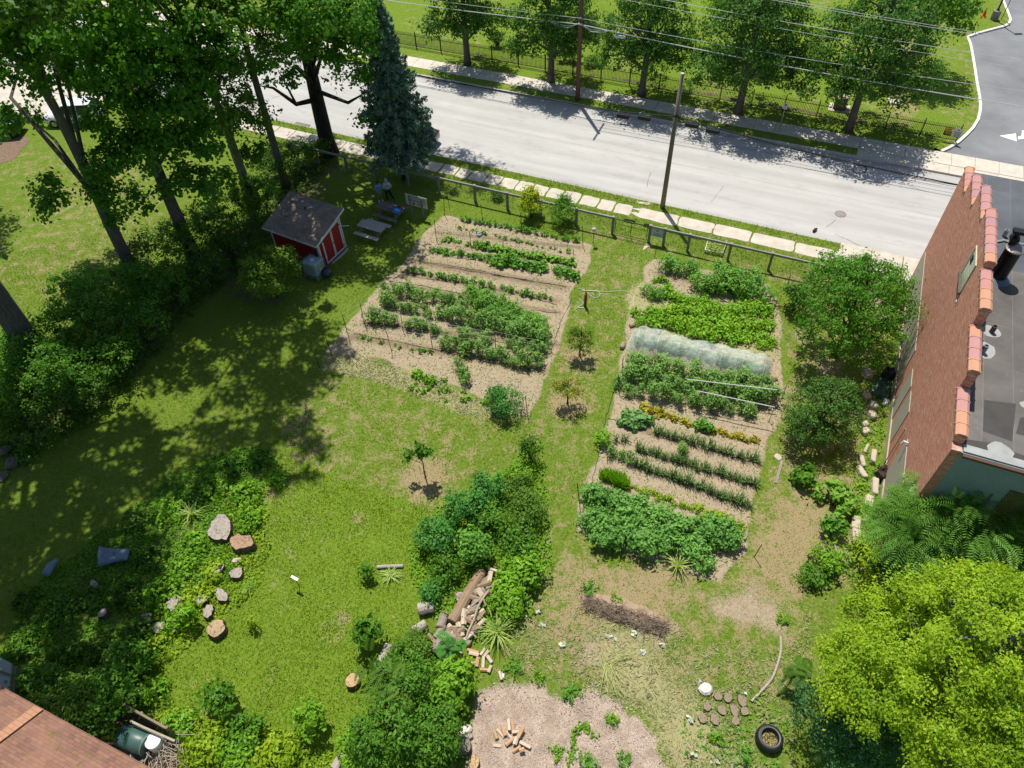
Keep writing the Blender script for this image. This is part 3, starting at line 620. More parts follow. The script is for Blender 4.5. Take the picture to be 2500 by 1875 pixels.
def building():
    o = R(WT, WN0); T = thing("brick_building", "tall red brick building with stepped clay-tiled parapet and flat roof", "building", o)
    # child frame: local x runs along the side wall (away from camera), y into the building (to the left of x is outside)
    rz = AZ+math.pi/2; Ro = Matrix.Rotation(rz, 3, 'Z')
    steps = [(0.0, 0.35, 8.25), (0.35, 2.75, 8.62), (2.75, 5.30, 9.52), (5.30, 7.75, 10.36), (7.75, 11.45, 10.70), (11.45, 14.05, 10.17), (14.05, 16.60, 9.12), (16.60, 18.90, 8.15)]
    th = 0.34; RZ = 8.05
    def part(mb, name, mat, par=T, **k): return mb.build(name, mat, par, (0, 0, 0), rz if par == T else 0.0, **k)
    # the wall is one profile extruded by its thickness, with openings laid on as panels
    def wall_prof():
        pr = [(0, -0.3), (18.9, -0.3)]
        for a, b2, h in reversed(steps): pr += [(b2, h), (a, h)]
        return pr
    mb = MB(); pr = wall_prof(); n = len(pr)
    mb.add([(x, 0, z) for x, z in pr]+[(x, -th, z) for x, z in pr], [tuple(range(n)), tuple(range(n, 2*n))[::-1]]+[(i, n+i, n+(i+1) % n, (i+1) % n) for i in range(n)])
    part(mb, "wall", BRICK)
    rg = rng(3)
    # coping tiles, each a half-octagon length with a raised lip
    prof = [(-0.215, -0.08), (-0.215, 0.02), (-0.11, 0.10), (0.11, 0.10), (0.215, 0.02), (0.215, -0.08)]
    for si, (a, b2, h) in enumerate(steps[1:]):
        k = max(3, int(round((b2-a-0.1)/0.58))); L = (b2-a-0.06)/k
        for i in range(k):
            x0 = a+0.03+i*L; x1 = x0+L-0.006; mb = MB()
            for xa, xb, g in ((x0, x1-0.05, 1.0), (x1-0.05, x1, 1.13)):
                V = [(xa, -th/2-p*g, h+q*g) for p, q in prof]+[(xb, -th/2-p*g, h+q*g) for p, q in prof]; m = len(prof)
                mb.add(V, [tuple(range(m))[::-1], tuple(range(m, 2*m))]+[(j, (j+1) % m, m+(j+1) % m, m+j) for j in range(m)])
            part(mb, "coping_tile", TILES[int(rg.choice([0, 0, 1, 2, 3])) if i not in (0,) else 3])
    # rear painted wall, front wall, far wall
    def paintm():
        b = NB("peeling_teal_paint"); p = b.pos(True); n = b.noise(b.map(p, (6, 6, 18)), 1.0, 5, 0.7); n1 = b.noise(p, 0.8, 3)
        c = b.mix(b.ramp(n, [(0.60, 0.0), (0.68, 1.0)]), (0.20, 0.27, 0.27), (0.06, 0.055, 0.05)); c = b.mix(b.ramp(n1, [(0.4, 0.0), (0.7, 0.4)]), c, (0.28, 0.34, 0.33)); return b.base(c, 0.8, 0.2)
    mb = MB(); mb.box((0.17, -th-13, 3.95), (0.33, 26, 8.5)); part(mb, "rear_wall", paintm())
    mb = MB(); mb.box((18.7, -th-13, 3.8), (0.36, 26, 8.1)); part(mb, "front_wall", BRICK)
    mb = MB(); mb.box((9.4, -th-26, 3.9), (18.6, 0.3, 8.4)); part(mb, "party_wall", BRICK)
    for xx in (3.3, 9.0, 15.0):
        mb = MB(); mb.box((-0.02, -xx, 5.2), (0.05, 1.7, 3.6)); part(mb, "boarded_window", plain("olive_board", (0.10, 0.09, 0.03), 0.8))
    # roof membranes
    def roofm(nm, c1, c2):
        b = NB(nm); p = b.pos(True); n = b.noise(p, 0.35, 5, 0.6, 0.5); n2 = b.noise(p, 4, 4); br = b.n("ShaderNodeTexBrick"); b.l(p, br.inputs[0])
        br.inputs["Scale"].default_value = 1; br.inputs["Brick Width"].default_value = 5.0; br.inputs["Row Height"].default_value = 1.05; br.inputs["Mortar Size"].default_value = 0.012
        br.inputs["Color1"].default_value = (1, 1, 1, 1); br.inputs["Color2"].default_value = (0.82, 0.82, 0.82, 1); br.inputs["Mortar"].default_value = (1.25, 1.25, 1.2, 1)
        c = b.mix(b.ramp(n, [(0.35, 0.0), (0.65, 1.0)]), c1, c2); c = b.mix(1.0, c, br.outputs[0], 'MULTIPLY'); c = b.mix(b.ramp(n2, [(0.6, 0.0), (0.8, 0.4)]), c, sc3(c2, 1.5)); return b.base(c, 0.85, 0.25)
    mb = MB(); mb.box((5.85, -th-12.98, RZ-0.1), (10.98, 25.9, 0.2)); rf = part(mb, "roof", roofm("roof_grey_brown", (0.10, 0.093, 0.087), (0.17, 0.16, 0.15)))
    mb = MB(); mb.box((15.1, -th-12.98, RZ-0.16), (7.5, 25.9, 0.2)); part(mb, "roof", roofm("roof_dark_blue", (0.075, 0.085, 0.10), (0.12, 0.13, 0.15)))
    PATCHD = plain("roof_patch_dark", (0.055, 0.052, 0.05), 0.8, 0, 0.4, 1.5); PATCHW = plain("roof_coating_white", (0.33, 0.34, 0.335), 0.7, 0, 0.35, 3.0)
    def loc(p):
        q = Ro.inverted() @ (Vector((p.x, p.y, p.z))-Vector((o.x, o.y, 0))); return q
    def rpoly(f, pts, z): return [loc(f(a, b2, z)) for a, b2 in pts]
    def patch(nm, pts, mat, dz): 
        q = [p.to_tuple()[:2] for p in pts]; mb = MB(); mb.add([(x, y, RZ+dz) for x, y in q], [tuple(range(len(q)))]); part(mb, nm, mat)
    patch("roof_patch", rpoly(y4, [(1905, 400), (2150, 430), (2120, 720), (1895, 640)], RZ), PATCHD, 0.004)
    patch("roof_patch", rpoly(y4, [(2180, 540), (2212, 530), (2240, 680), (2150, 660)], RZ), PATCHD, 0.004)
    patch("roof_patch", rpoly(y4, [(1750, 700), (1950, 730), (2240, 840), (2240, 1000), (2100, 930), (1900, 850), (1750, 800)], RZ), PATCHD, 0.004)
    for c, r in ((z8(1960, 1295, RZ), 0.36), (z8(1908, 1435, RZ), 0.45), (y4(2030, 800, RZ), 0.42), (y4(2225, 440, RZ), .2)):
        q = loc(c); rgp = rng(int(r*100)); patch("roof_coating", [Vector((q.x+r*(1+rgp.uniform(-.15, .15))*math.cos(a), q.y+r*(1+rgp.uniform(-.15, .15))*math.sin(a), 0)) for a in np.linspace(0, 2*math.pi, 14, endpoint=False)], PATCHW, 0.008)
    mb = MB(); mb.tube([loc(z8(2000, 600, RZ)), loc(z8(2060, 590, RZ)), loc(z8(2120, 612, RZ)), loc(z8(2300, 630, RZ))], 0.05, 6); part(mb, "roof_seam", PATCHW)
    # window closed with pale blocks, and the beige infill panels low on the wall
    def glassm():
        b = NB("glazed_blocks"); p = b.pos(True); m = b.map(p, (1, 1, 1)); v = b.n("ShaderNodeTexBrick"); cx = b.n("ShaderNodeSeparateXYZ"); b.l(p, cx.inputs[0]); cb = b.n("ShaderNodeCombineXYZ"); b.l(cx.outputs[0], cb.inputs[0]); b.l(cx.outputs[2], cb.inputs[1]); b.l(cb.outputs[0], v.inputs[0])
        v.inputs["Scale"].default_value = 1; v.inputs["Brick Width"].default_value = 0.2; v.inputs["Row Height"].default_value = 0.2; v.inputs["Mortar Size"].default_value = 0.016
        v.inputs["Color1"].default_value = (0.42, 0.46, 0.30, 1); v.inputs["Color2"].default_value = (0.52, 0.55, 0.40, 1); v.inputs["Mortar"].default_value = (0.06, 0.07, 0.04, 1); return b.base(v.outputs[0], 0.3, 0.5)
    def frect(mb, x0, x1, z0, z1, y0, y1): mb.box(((x0+x1)/2, (y0+y1)/2, (z0+z1)/2), (x1-x0, abs(y1-y0), z1-z0))
    x0, x1, zz0, zz1 = 8.72, 9.98, 8.35, 9.78
    mb = MB(); frect(mb, x0, x1, zz0, zz1, 0.0, 0.02); w = part(mb, "window", glassm())
    mb = MB(); frect(mb, x0-0.06, x1+0.06, zz1, zz1+0.05, 0.0, 0.05); frect(mb, x1, x1+0.06, zz0, zz1, 0.0, 0.05); frect(mb, x0-0.06, x0, zz0, zz1, 0.0, 0.05); mb.build("frame", plain("frame_cream", (0.5, 0.47, 0.36), 0.6), w)
    mb = MB(); frect(mb, x0-0.1, x1+0.1, zz0-0.09, zz0, 0.0, 0.12); mb.build("sill", plain("sill_dark", (0.10, 0.085, 0.07), 0.8), w)
    mb = MB(); frect(mb, 9.45, 9.80, 9.22, 9.55, 0.0, 0.035); mb.build("opening", plain("black_void", (0.01, 0.01, 0.01), 0.9), w)
    def ribm():
        b = NB("ribbed_beige_panel"); p = b.pos(True); wv = b.n("ShaderNodeTexWave"); b.l(p, wv.inputs[0]); wv.inputs["Scale"].default_value = 2.2; wv.inputs["Distortion"].default_value = 0.0
        n = b.noise(p, 2.2, 4); c = b.mix(wv.outputs[1], (0.33, 0.31, 0.25), (0.45, 0.43, 0.36)); c = b.mix(b.math('MULTIPLY', n, 0.45), c, (0.27, 0.25, 0.20)); b.bump(wv.outputs[1], 0.5, 0.03); return b.base(c, 0.75, 0.3)
    RIB = ribm(); y0 = WN0
    for a, b2, c, d in ((30.45-y0, 38.5-y0, 0.75, 3.02), (28.05-y0, 29.25-y0, 0.35, 2.92), (26.3-y0, 27.65-y0, 0.65, 3.02), (21.3-y0, 24.5-y0, 0.65, 3.22)):
        mb = MB(); frect(mb, a, b2, c, d, 0.0, 0.03); part(mb, "infill_panel", RIB)
    mb = MB(); frect(mb, 0.0, 18.9, -0.1, 0.42, 0.0, 0.06); part(mb, "plinth", concrete("plinth", (0.33, 0.29, 0.21), (0.46, 0.41, 0.31)))
    mb = MB(); mb.tube([(4.1, 0.02, 3.35), (4.1, 0.2, 3.4), (4.1, 0.24, 3.2)], 0.05, 8); part(mb, "wall_light", plain("lamp_white", (0.7, 0.7, 0.7), 0.4))
    mb = MB(); mb.tube([(8.66, 0.03, 8.3), (8.66, 0.05, 8.05), (8.4, 0.05, 8.0), (8.3, 0.05, 8.2)], 0.012, 5); mb.tube([(5.2, 0.08, 3.0), (5.2, 0.08, 0.2)], 0.025, 6); part(mb, "conduit", plain("conduit_grey", (0.5, 0.5, 0.48), 0.4, 0.6))
    # gutter and downpipe on the rear edge
    mb = MB(); mb.box((-0.08, -th-13, 8.16), (0.14, 25.9, 0.10)); part(mb, "gutter", plain("gutter_brown", (0.09, 0.045, 0.03), 0.5))
    mb = MB(); mb.box((0.22, -th-13, 8.235), (0.34, 25.9, 0.06)); part(mb, "roof_edge", PATCHW)
    # roof vents
    def rp(f, u, v): return loc(f(u, v, RZ))
    BLK = plain("flue_black", (0.018, 0.017, 0.016), 0.4, 0.3)
    c = rp(z8, 2005, 885); c.z = RZ-0.05
    def htop(f, base, u, v):
        # height above the roof at which the point over `base` is seen at (u, v)
        w0 = f(base[0], base[1], RZ); best = (9e9, 1)
        tgt = f(u, v, 0)
        for h in np.arange(0.2, 5, 0.05):
            q = f(u, v, RZ+h); e = (Vector((q.x, q.y))-Vector((w0.x, w0.y))).length
            if e < best[0]: best = (e, h)
        return best[1]
    hh = htop(z8, (2015, 880), 2140, 640)
    mb = MB(); mb.lathe([(0.30, 0), (0.30, hh)], 20, (c.x, c.y, c.z)); ch = part(mb, "flue", BLK, smooth=False)
    mb = MB(); mb.lathe([(0.40, hh+0.02), (0.40, hh+0.08), (0.03, hh+0.33)], 20, (c.x, c.y, c.z)); mb.build("cap", plain("flue_cap", (0.30, 0.26, 0.25), 0.4, 0.5), ch)
    mb = MB(); mb.lathe([(0.55, 0), (0.34, 0.15)], 20, (c.x, c.y, c.z+0.05)); mb.build("flashing", plain("flashing_blue", (0.12, 0.15, 0.18), 0.6), ch)
    c2 = rp(z8, 1965, 865); c2.z = RZ-0.05; h2 = hh*1.28
    mb = MB(); mb.lathe([(0.13, 0), (0.13, h2)], 12, (c2.x, c2.y, c2.z)); ch = part(mb, "flue", BLK)
    mb = MB(); mb.box((c2.x, c2.y, c2.z+h2), (0.34, 0.34, 0.16)); mb.lathe([(0.1, h2+0.1), (0.1, h2+0.3)], 10, (c2.x, c2.y, c2.z)); mb.box((c2.x, c2.y, c2.z+h2+0.35), (0.3, 0.42, 0.14)); mb.build("cap", BLK, ch)
    for q, r, h, m in ((rp(z8, 2060, 550), 0.09, 0.32, PATCHW), (rp(z8, 1960, 1300), 0.10, 0.38, plain("vent_brown", (0.12, 0.09, 0.07), 0.7)), (rp(z8, 1890, 1455), 0.10, 0.42, PATCHW)):
        mb = MB(); mb.lathe([(r, 0), (r, h), (r*0.75, h), (r*0.75, h-0.1)], 14, (q.x, q.y, RZ-0.02)); part(mb, "vent_pipe", m)
building()

# ------------------------------------------------------------------ red garden shed
def shingles(nm, c1, c2, c3, rz=0.0, s=1.0, moss=None):
    b = NB(nm); p = b.pos(True); br = b.n("ShaderNodeTexBrick"); b.l(b.map(p, (1, 1, 1), rz), br.inputs[0]); br.inputs["Scale"].default_value = s
    br.inputs["Brick Width"].default_value = 0.32; br.inputs["Row Height"].default_value = 0.14; br.inputs["Mortar Size"].default_value = 0.007; br.inputs["Bias"].default_value = 0.0
    br.inputs["Color1"].default_value = (*c1, 1); br.inputs["Color2"].default_value = (*c2, 1); br.inputs["Mortar"].default_value = (*sc3(c1, 0.35), 1)
    n = b.noise(p, 1.1, 4); c = b.mix(b.ramp(n, [(0.35, 0.0), (0.7, 0.6)]), br.outputs[0], c3)
    if moss: m = b.noise(p, 3.2, 4, 0.7); c = b.mix(b.ramp(m, [(0.60, 0.0), (0.68, 0.9)]), c, moss)
    b.bump(br.outputs["Fac"], -0.4, 0.01); return b.base(c, 0.9, 0.15)
WHITE = plain("white_trim", (0.62, 0.64, 0.66), 0.5, 0, 0.1); REDD = plain("red_door", (0.34, 0.016, 0.018), 0.6, 0, 0.3)
def shed():
    N0 = Vector((-11.41, 36.05, 0)); rz = math.radians(59.8)   # local x along the door wall, y to the left of it (towards the hedge)
    Lx, Ly = 2.34, 3.75; hl, hh = 2.12, 2.72
    t = thing("garden_shed", "small red garden shed with white trimmed double doors and shingle roof", "shed", N0, rz)
    def redm():
        b = NB("red_siding"); p = b.pos(True); w = b.n("ShaderNodeTexWave"); b.l(p, w.inputs[0]); w.inputs["Scale"].default_value = 1.6; n = b.noise(p, 4, 3)
        b.bump(w.outputs[1], 0.3, 0.01); return b.base(b.mix(b.math('MULTIPLY', n, 0.6), (0.30, 0.012, 0.018), (0.19, 0.010, 0.014)), 0.6, 0.3)
    RED = redm(); mb = MB()
    def zt(x): return hl+(hh-hl)*x/Lx
    V = [(0, 0, 0.1), (Lx, 0, 0.1), (Lx, Ly, 0.1), (0, Ly, 0.1), (0, 0, hl), (Lx, 0, hh), (Lx, Ly, hh), (0, Ly, hl)]
    mb.add(V, [(3, 2, 1, 0), (4, 5, 6, 7), (0, 1, 5, 4), (1, 2, 6, 5), (2, 3, 7, 6), (3, 0, 4, 7)]); mb.build("walls", RED, t)
    # single-pitch roof, low edge on the wall nearest the camera
    mb = MB(); o = 0.24; sl_ = (hh-hl)/Lx
    c = [(-0.34, -o), (Lx+0.34, -o), (Lx+0.34, Ly+o), (-0.34, Ly+o)]; q = [(x, y, hl+sl_*x+0.03) for x, y in c]+[(x, y, hl+sl_*x+0.12) for x, y in c]
    mb.add(q, [(3, 2, 1, 0), (4, 5, 6, 7), (0, 1, 5, 4), (1, 2, 6, 5), (2, 3, 7, 6), (3, 0, 4, 7)])
    r = mb.build("roof", shingles("shed_shingles", (0.17, 0.135, 0.115), (0.27, 0.21, 0.175), (0.34, 0.27, 0.215), math.pi/2), t)
    mb = MB(); z = hl-sl_*0.34
    mb.beam((-0.35, -o, z+0.05), (-0.35, Ly+o, z+0.05), 0.03, 0.11)
    for y in (0.5, 1.3, 2.2, 3.1): mb.beam((-0.36, y, z+0.08), (-0.36, y+0.04, z+0.2), 0.03, 0.03)
    mb.build("gutter", WHITE, r)
    mb = MB(); mb.beam((-0.34, -o-0.012, z+0.04), (Lx+0.34, -o-0.012, hl+sl_*(Lx+0.34)+0.08), 0.02, 0.13); mb.build("verge_board", WHITE, r)
    mb = MB(); mb.lathe([(0.05, 0), (0.05, 0.2)], 8, (Lx*0.75, Ly*0.55, hh)); mb.build("roof_vent", plain("vent_dark", (0.05, 0.05, 0.05)), r)
    # corner boards
    for x, y in ((0.05, -0.015), (-0.015, 0.06), (Lx-0.04, -0.015), (-0.015, Ly-0.06)):
        mb = MB(); h = zt(max(0, x))-0.1; dx, dy = ((0.09, 0.03) if y < 0 else (0.03, 0.10)); mb.box((x, y, 0.1+h/2), (dx, dy, h)); mb.build("corner_board", WHITE, t)
    # double doors with white frame
    fx0, fx1, z0 = 0.42, 2.13, 0.22
    mb = MB(); b0 = zt(fx0)-0.22; b1 = zt(fx1)-0.30
    for a, b2 in (((fx0, z0), (fx0, b0)), ((fx1, z0), (fx1, b1)), ((fx0-0.05, z0), (fx1+0.05, z0)), ((fx0-0.05, b0), (fx1+0.05, b1))):
        mb.beam((a[0], -0.035, a[1]), (b2[0], -0.035, b2[1]), 0.1, 0.05, up=(0, 1, 0))
    mb.build("door_frame", WHITE, t); mx = (fx0+fx1)/2
    for a, b2 in ((fx0+0.05, mx-0.01), (mx+0.01, fx1-0.05)):
        za, zb = b0+(b1-b0)*(a-fx0)/(fx1-fx0)-0.06, b0+(b1-b0)*(b2-fx0)/(fx1-fx0)-0.06
        mb = MB(); mb.add([(a, -0.02, z0+0.05), (b2, -0.02, z0+0.05), (b2, -0.02, zb), (a, -0.02, za), (a, -0.045, z0+0.05), (b2, -0.045, z0+0.05), (b2, -0.045, zb), (a, -0.045, za)], [(0, 1, 2, 3), (7, 6, 5, 4), (0, 4, 5, 1), (1, 5, 6, 2), (2, 6, 7, 3), (3, 7, 4, 0)]); d = mb.build("door", REDD, t)
        e = (b2-0.035) if a < mx-0.2 else (a+0.035); mb = MB(); mb.box((e, -0.055, (z0+zb)/2+0.02), (0.06, 0.02, zb-z0-0.1)); mb.build("edge_trim", WHITE, d)
        hx = a-0.01 if a < mx-0.2 else b2+0.01; mb = MB()
        for zz in (z0+0.25, zb-0.25): mb.box((hx, -0.075, zz), (0.10, 0.02, 0.09))
        mb.build("hinge", plain("hinge_black", (0.02, 0.02, 0.02)), d)
        if a < mx-0.2: mb = MB(); mb.box((mx, -0.08, 1.2), (0.12, 0.03, 0.05)); mb.build("latch", plain("hinge_black", (0.02, 0.02, 0.02)), d)
    mb = MB(); mb.beam((Lx-0.02, -0.03, 1.75), (Lx+0.02, -0.62, 1.95), 0.05, 0.03); mb.build("bracket", WHITE, t)
    mb = MB(); mb.tube([(-0.3, 0.25, z+0.02), (-0.2, 0.2, 1.7), (-0.06, 0.16, 1.55), (-0.06, 0.16, 1.0)], 0.04, 8); mb.build("downpipe", plain("pipe_black", (0.02, 0.025, 0.03), 0.4), t)
    mb = MB(); mb.box((Lx*0.45, -0.05, 0.05), (Lx*1.0, 0.1, 0.12)); mb.box((Lx/2, Ly/2, 0.05), (Lx-0.1, Ly-0.1, 0.12)); mb.build("skid", wood("dark_wood", (0.10, 0.08, 0.06), (0.2, 0.16, 0.12)), t)
    s = tag(MB().prism([zc(a, b2) for a, b2 in ((1180, 900), (1290, 880), (1640, 600), (1800, 430), (1790, 380), (1680, 400), (1300, 720))], -0.02, 0.05).build("door_slab", CONC2), "worn concrete step slab lying in front of the shed doors", "step")
shed()
# water tank on its pallet, and the bin beside it
def tank():
    c = (zc(530, 1440)+zc(860, 1130))/2; rz = math.radians(59.8)
    c = Vector((-11.85, 35.60, 0)); 
    pal = thing("pallet", "weathered wooden pallet under the caged water tank", "pallet", c, rz)
    WG = wood("pallet_wood", (0.20, 0.17, 0.13), (0.36, 0.31, 0.25), 0)
    for y in (-0.5, 0, 0.5): MB().box((0, y, 0.09), (1.0, 0.1, 0.12)).build("runner", WG, pal)
    mb = MB()
    for x in np.linspace(-0.45, 0.45, 6): mb.box((x, 0, 0.17), (0.11, 1.15, 0.03))
    mb.build("deck", WG, pal)
    t = thing("water_tank", "pale blue caged plastic water tank beside the shed", "tank", c+Vector((0, 0, 0.19)), rz)
    b = NB("tank_plastic"); b.base((0.30, 0.42, 0.48), 0.35, 0.5); MB().box((0, 0, 0.5), (0.9, 1.05, 0.95)).build("tank_body", b.m, t, bevel=0.08)
    mb = MB().lathe([(0.16, 0.97), (0.16, 1.03), (0.12, 1.05)], 16); mb.build("lid", WHITE, t)
    mb = MB(); x, y = 0.475, 0.55
    for z in (0.02, 0.22, 0.42, 0.62, 0.82, 0.98):
        mb.tube([(-x, -y, z), (x, -y, z), (x, y, z), (-x, y, z), (-x, -y, z)], 0.011, 5)
    for q in np.linspace(-1, 1, 7):
        for s in (-1, 1):
            mb.tube([(q*x, s*y, 0), (q*x, s*y, 0.98)], 0.010, 5); mb.tube([(s*x, q*y, 0), (s*x, q*y, 0.98)], 0.010, 5)
    mb.tube([(-x, 0.2, 0.99), (x, 0.2, 0.99)], 0.012, 5); mb.tube([(-x, -0.2, 0.99), (x, -0.2, 0.99)], 0.012, 5)
    mb.build("cage", plain("galvanised", (0.42, 0.46, 0.48), 0.4, 0.7), t)
    MB().box((0.0, -0.565, 0.5), (0.25, 0.006, 0.2)).build("label_plate", plain("plate_yellow", (0.5, 0.5, 0.2), 0.5), t)
    rg = rng(8); mb = MB().ball((0, 0, 0.30), 0.36, 14, (1.0, 1.15, 0.85), 0.10, rg); tag(mb.build("rubbish_bag", plain("bag_black", (0.03, 0.045, 0.06), 0.35, 0, 0.4), None, zc(1080, 1290), 0.4), "dark blue-black plastic bag slumped by the shed corner", "bag")
    tag(MB().box((0, 0, 0.1), (0.4, 0.2, 0.2)).build("cinder_block", CONC2, None, zc(975, 1170), 0.9, bevel=0.01), "grey concrete block at the shed's near corner", "block")
tank()
# ------------------------------------------------------------------ garden fence along the street
GREYW = wood("grey_timber", (0.17, 0.155, 0.13), (0.34, 0.315, 0.27), 2); GREYH = wood("grey_timber_rail", (0.20, 0.19, 0.17), (0.40, 0.38, 0.34), 0)
WIRE = plain("wire_dark", (0.07, 0.07, 0.07), 0.5, 0.5); STEELD = plain("steel_dark", (0.05, 0.06, 0.055), 0.4, 0.4); RUST = plain("rusty_steel", (0.14, 0.06, 0.04), 0.8, 0.2)
FT = [-34.5, -32.15, -29.75, -27.35, -24.8, -22.4, -19.64, -17.25, -14.86, -12.38, -9.91]; FT2 = [-7.5, -6.55, -5.0, -2.47, 0.0, 2.51, 3.75]
FN = 37.62
def wood_fence(name, label, ts):
    o = R(ts[0], FN); t = thing(name, label, "fence", o, AZ); H = 1.33
    for i, x in enumerate(ts):
        x -= ts[0]; mb = MB(); mb.box((x, 0, H/2-0.03), (0.15, 0.15, H+0.06)); mb.build("post", GREYW, t, bevel=0.008)
        mb = MB(); mb.box((x, 0, H+0.012), (0.17, 0.17, 0.03)); mb.build("post_cap", GREYH, t)
    for a, b2 in zip(ts[:-1], ts[1:]):
        a -= ts[0]; b2 -= ts[0]; mb = MB(); mb.box(((a+b2)/2, -0.005, H-0.085), (b2-a-0.155, 0.10, 0.15)); mb.build("rail", GREYH, t, bevel=0.006)
        mb = MB()
        for z in np.linspace(0.08, 1.12, 8): mb.beam((a+0.063, 0.03, z), (b2-0.063, 0.03, z), 0.005, 0.005)
        for x in np.arange(a+0.2, b2-0.1, 0.2): mb.beam((x, 0.033, 0.06), (x, 0.033, 1.2), 0.003, 0.003, up=(1, 0, 0))
        mb.build("wire_mesh", WIRE, t)
    return t
wood_fence("garden_fence", "grey timber post fence with wire mesh, section left of the gate", FT)
wood_fence("garden_fence", "grey timber post fence with wire mesh, section right of the gate", FT2)
def pipe_gate(name, label, a, b2, H, zs_, mat):
    t = thing(name, label, "gate", R(a, FN), AZ); L = b2-a
    mb = MB(); mb.tube([(0.03, 0, zs_[0]), (0.03, 0, H-0.08), (0.10, 0, H), (L-0.10, 0, H), (L-0.03, 0, H-0.08), (L-0.03, 0, zs_[0]), (0.03, 0, zs_[0])], 0.024, 8, cap=False); mb.build("frame", mat, t, smooth=True)
    mb = MB()
    for z in zs_[1:]: mb.tube([(0.03, 0, z), (L-0.03, 0, z)], 0.018, 6)
    mb.tube([(L/2, 0, zs_[0]), (L/2, 0, H)], 0.02, 6); mb.build("bar", mat, t)
    mb = MB()
    for z in np.linspace(0.25, H-0.1, 6): mb.beam((0.04, 0, z), (L-0.04, 0, z), 0.004, 0.004)
    mb.build("wire_mesh", WIRE, t)
pipe_gate("tube_gate", "dark tubular steel garden gate hung between timber posts", -9.78, -7.63, 1.22, (0.12, 0.85), STEELD)
pipe_gate("tube_gate", "long galvanised tubular gate between rusty post and brick wall", 3.95, 7.6, 1.2, (0.2, 0.7), plain("galvanised", (0.42, 0.46, 0.48), 0.4, 0.7))
tag(MB().box((0, 0, 0.75), (0.09, 0.09, 1.5)).build("gate_post", RUST, None, R(3.88, FN-0.12)), "rusty steel post where timber fence meets long tubular gate", "post")
# notice boards
def text_mesh(s, size, mat, ext=0.002, mirror=False, align='CENTER'):
    cu = bpy.data.curves.new("txt", 'FONT'); cu.body = s; cu.size = size; cu.extrude = ext; cu.align_x = align; cu.align_y = 'CENTER'
    ob = bpy.data.objects.new("txt", cu); COL.objects.link(ob); dg = bpy.context.evaluated_depsgraph_get(); dg.update()
    me = bpy.data.meshes.new_from_object(ob.evaluated_get(dg)); bpy.data.objects.remove(ob)
    if mirror:
        for v in me.vertices: v.co.x *= -1
        me.flip_normals()
    me.materials.clear(); me.materials.append(mat); return me
BLACK = plain("lettering_black", (0.015, 0.015, 0.015), 0.6); BOARD = plain("board_white", (0.55, 0.57, 0.52), 0.6, 0, 0.1)
def face_text(parent, s, size, mat, x, z, y, mirror=False, bold=0):
    me = text_mesh(s, size, mat, 0.002, mirror); o = link("lettering", me, parent, (x, y, z)); o.rotation_euler = (math.pi/2, 0, 0); return o
def yard_sign():
    a, b2 = zp(1570, 1060), zp(1855, 1140); d = b2-a; rz = math.atan2(d.y, d.x); L = d.length
    t = thing("yard_sign", "white signboard on two timber posts with black lettering showing from behind", "sign", a, rz)
    for x in (0, L):
        mb = MB(); mb.box((x, 0, 0.78), (0.09, 0.05, 1.6)); mb.build("post", GREYW, t)
    mb = MB(); mb.box((L/2+0.03, 0.05, 1.22), (1.62, 0.02, 0.84)); bd = mb.build("board", BOARD, t)
    y = 0.036
    face_text(bd, "EVOGEA", 0.34, BLACK, L/2+0.05, 1.46, y, True); face_text(bd, "OWMNU", 0.33, BLACK, L/2+0.08, 1.19, y, True)
    face_text(bd, "TSM", 0.27, BLACK, L/2+0.30, 0.95, y, True)
    mb = MB(); mb.lathe([(0.09, 0), (0.09, 0.004)], 14); o = mb.build("emblem", plain("emblem_dark_red", (0.10, 0.01, 0.01)), bd, (L/2-0.2, y, 0.96)); o.rotation_euler = (math.pi/2, 0, 0)
yard_sign()
t = thing("notice_board", "small white notice fixed on the fence beside the gate", "sign", R(-7.03, FN), AZ)
MB().box((0, 0.02, 0.85), (0.78, 0.02, 0.62)).build("board", plain("board_pale_blue", (0.50, 0.56, 0.58), 0.5, 0, 0.1), t)
mb = MB(); mb.box((0, 0.0, 1.0), (0.16, 0.006, 0.12))
for i in range(4): mb.box((0, 0.0, 0.82-i*0.07), (0.5-0.05*(i % 2), 0.006, 0.02))
mb.build("print", plain("print_grey", (0.25, 0.28, 0.32)), t)

# ------------------------------------------------------------------ iron fence of the park
def iron_fence():
    t0, t1, n = -56.0, 9.85, 56.35; t = thing("iron_fence", "long black iron picket fence along the park lawn", "fence", R(t0, n), AZ)
    IR = plain("iron_black", (0.02, 0.02, 0.02), 0.45, 0.3); k = 27; L = (t1-t0)/k
    mb = MB()
    for x in np.arange(0.06, L, 0.115): mb.box((x, 0, 0.66), (0.026, 0.026, 1.18))
    for z in (0.16, 1.02): mb.box((L/2, 0, z), (L, 0.032, 0.035))
    pm = mb.mesh("panel", IR); mb = MB(); mb.box((0, 0, 0.66), (0.06, 0.06, 1.38)); mb.ball((0, 0, 1.38), 0.045, 8); qm = mb.mesh("post", IR)
    for i in range(k): link("panel", pm, t, (i*L, 0, 0))
    for i in range(k+1): link("post", qm, t, (i*L, 0, 0))
iron_fence()
def fence_sign(name, label, f, q, w, h, zc_, m1, m2, rows, emb):
    p = f(*q); p.z = 0; tt = TN(p)[0]; t = thing(name, label, "sign", R(tt, 56.30), AZ)
    MB().box((0, -0.02, zc_), (w, 0.012, h)).build("board", m1, t)
    mb = MB()
    for i in range(rows): mb.box((0, -0.03, zc_+h*0.10-i*h*0.115), (w*(0.78-0.12*(i % 2)), 0.006, h*0.045))
    mb.build("print", m2, t)
    if emb: emb(t, w, h, zc_)
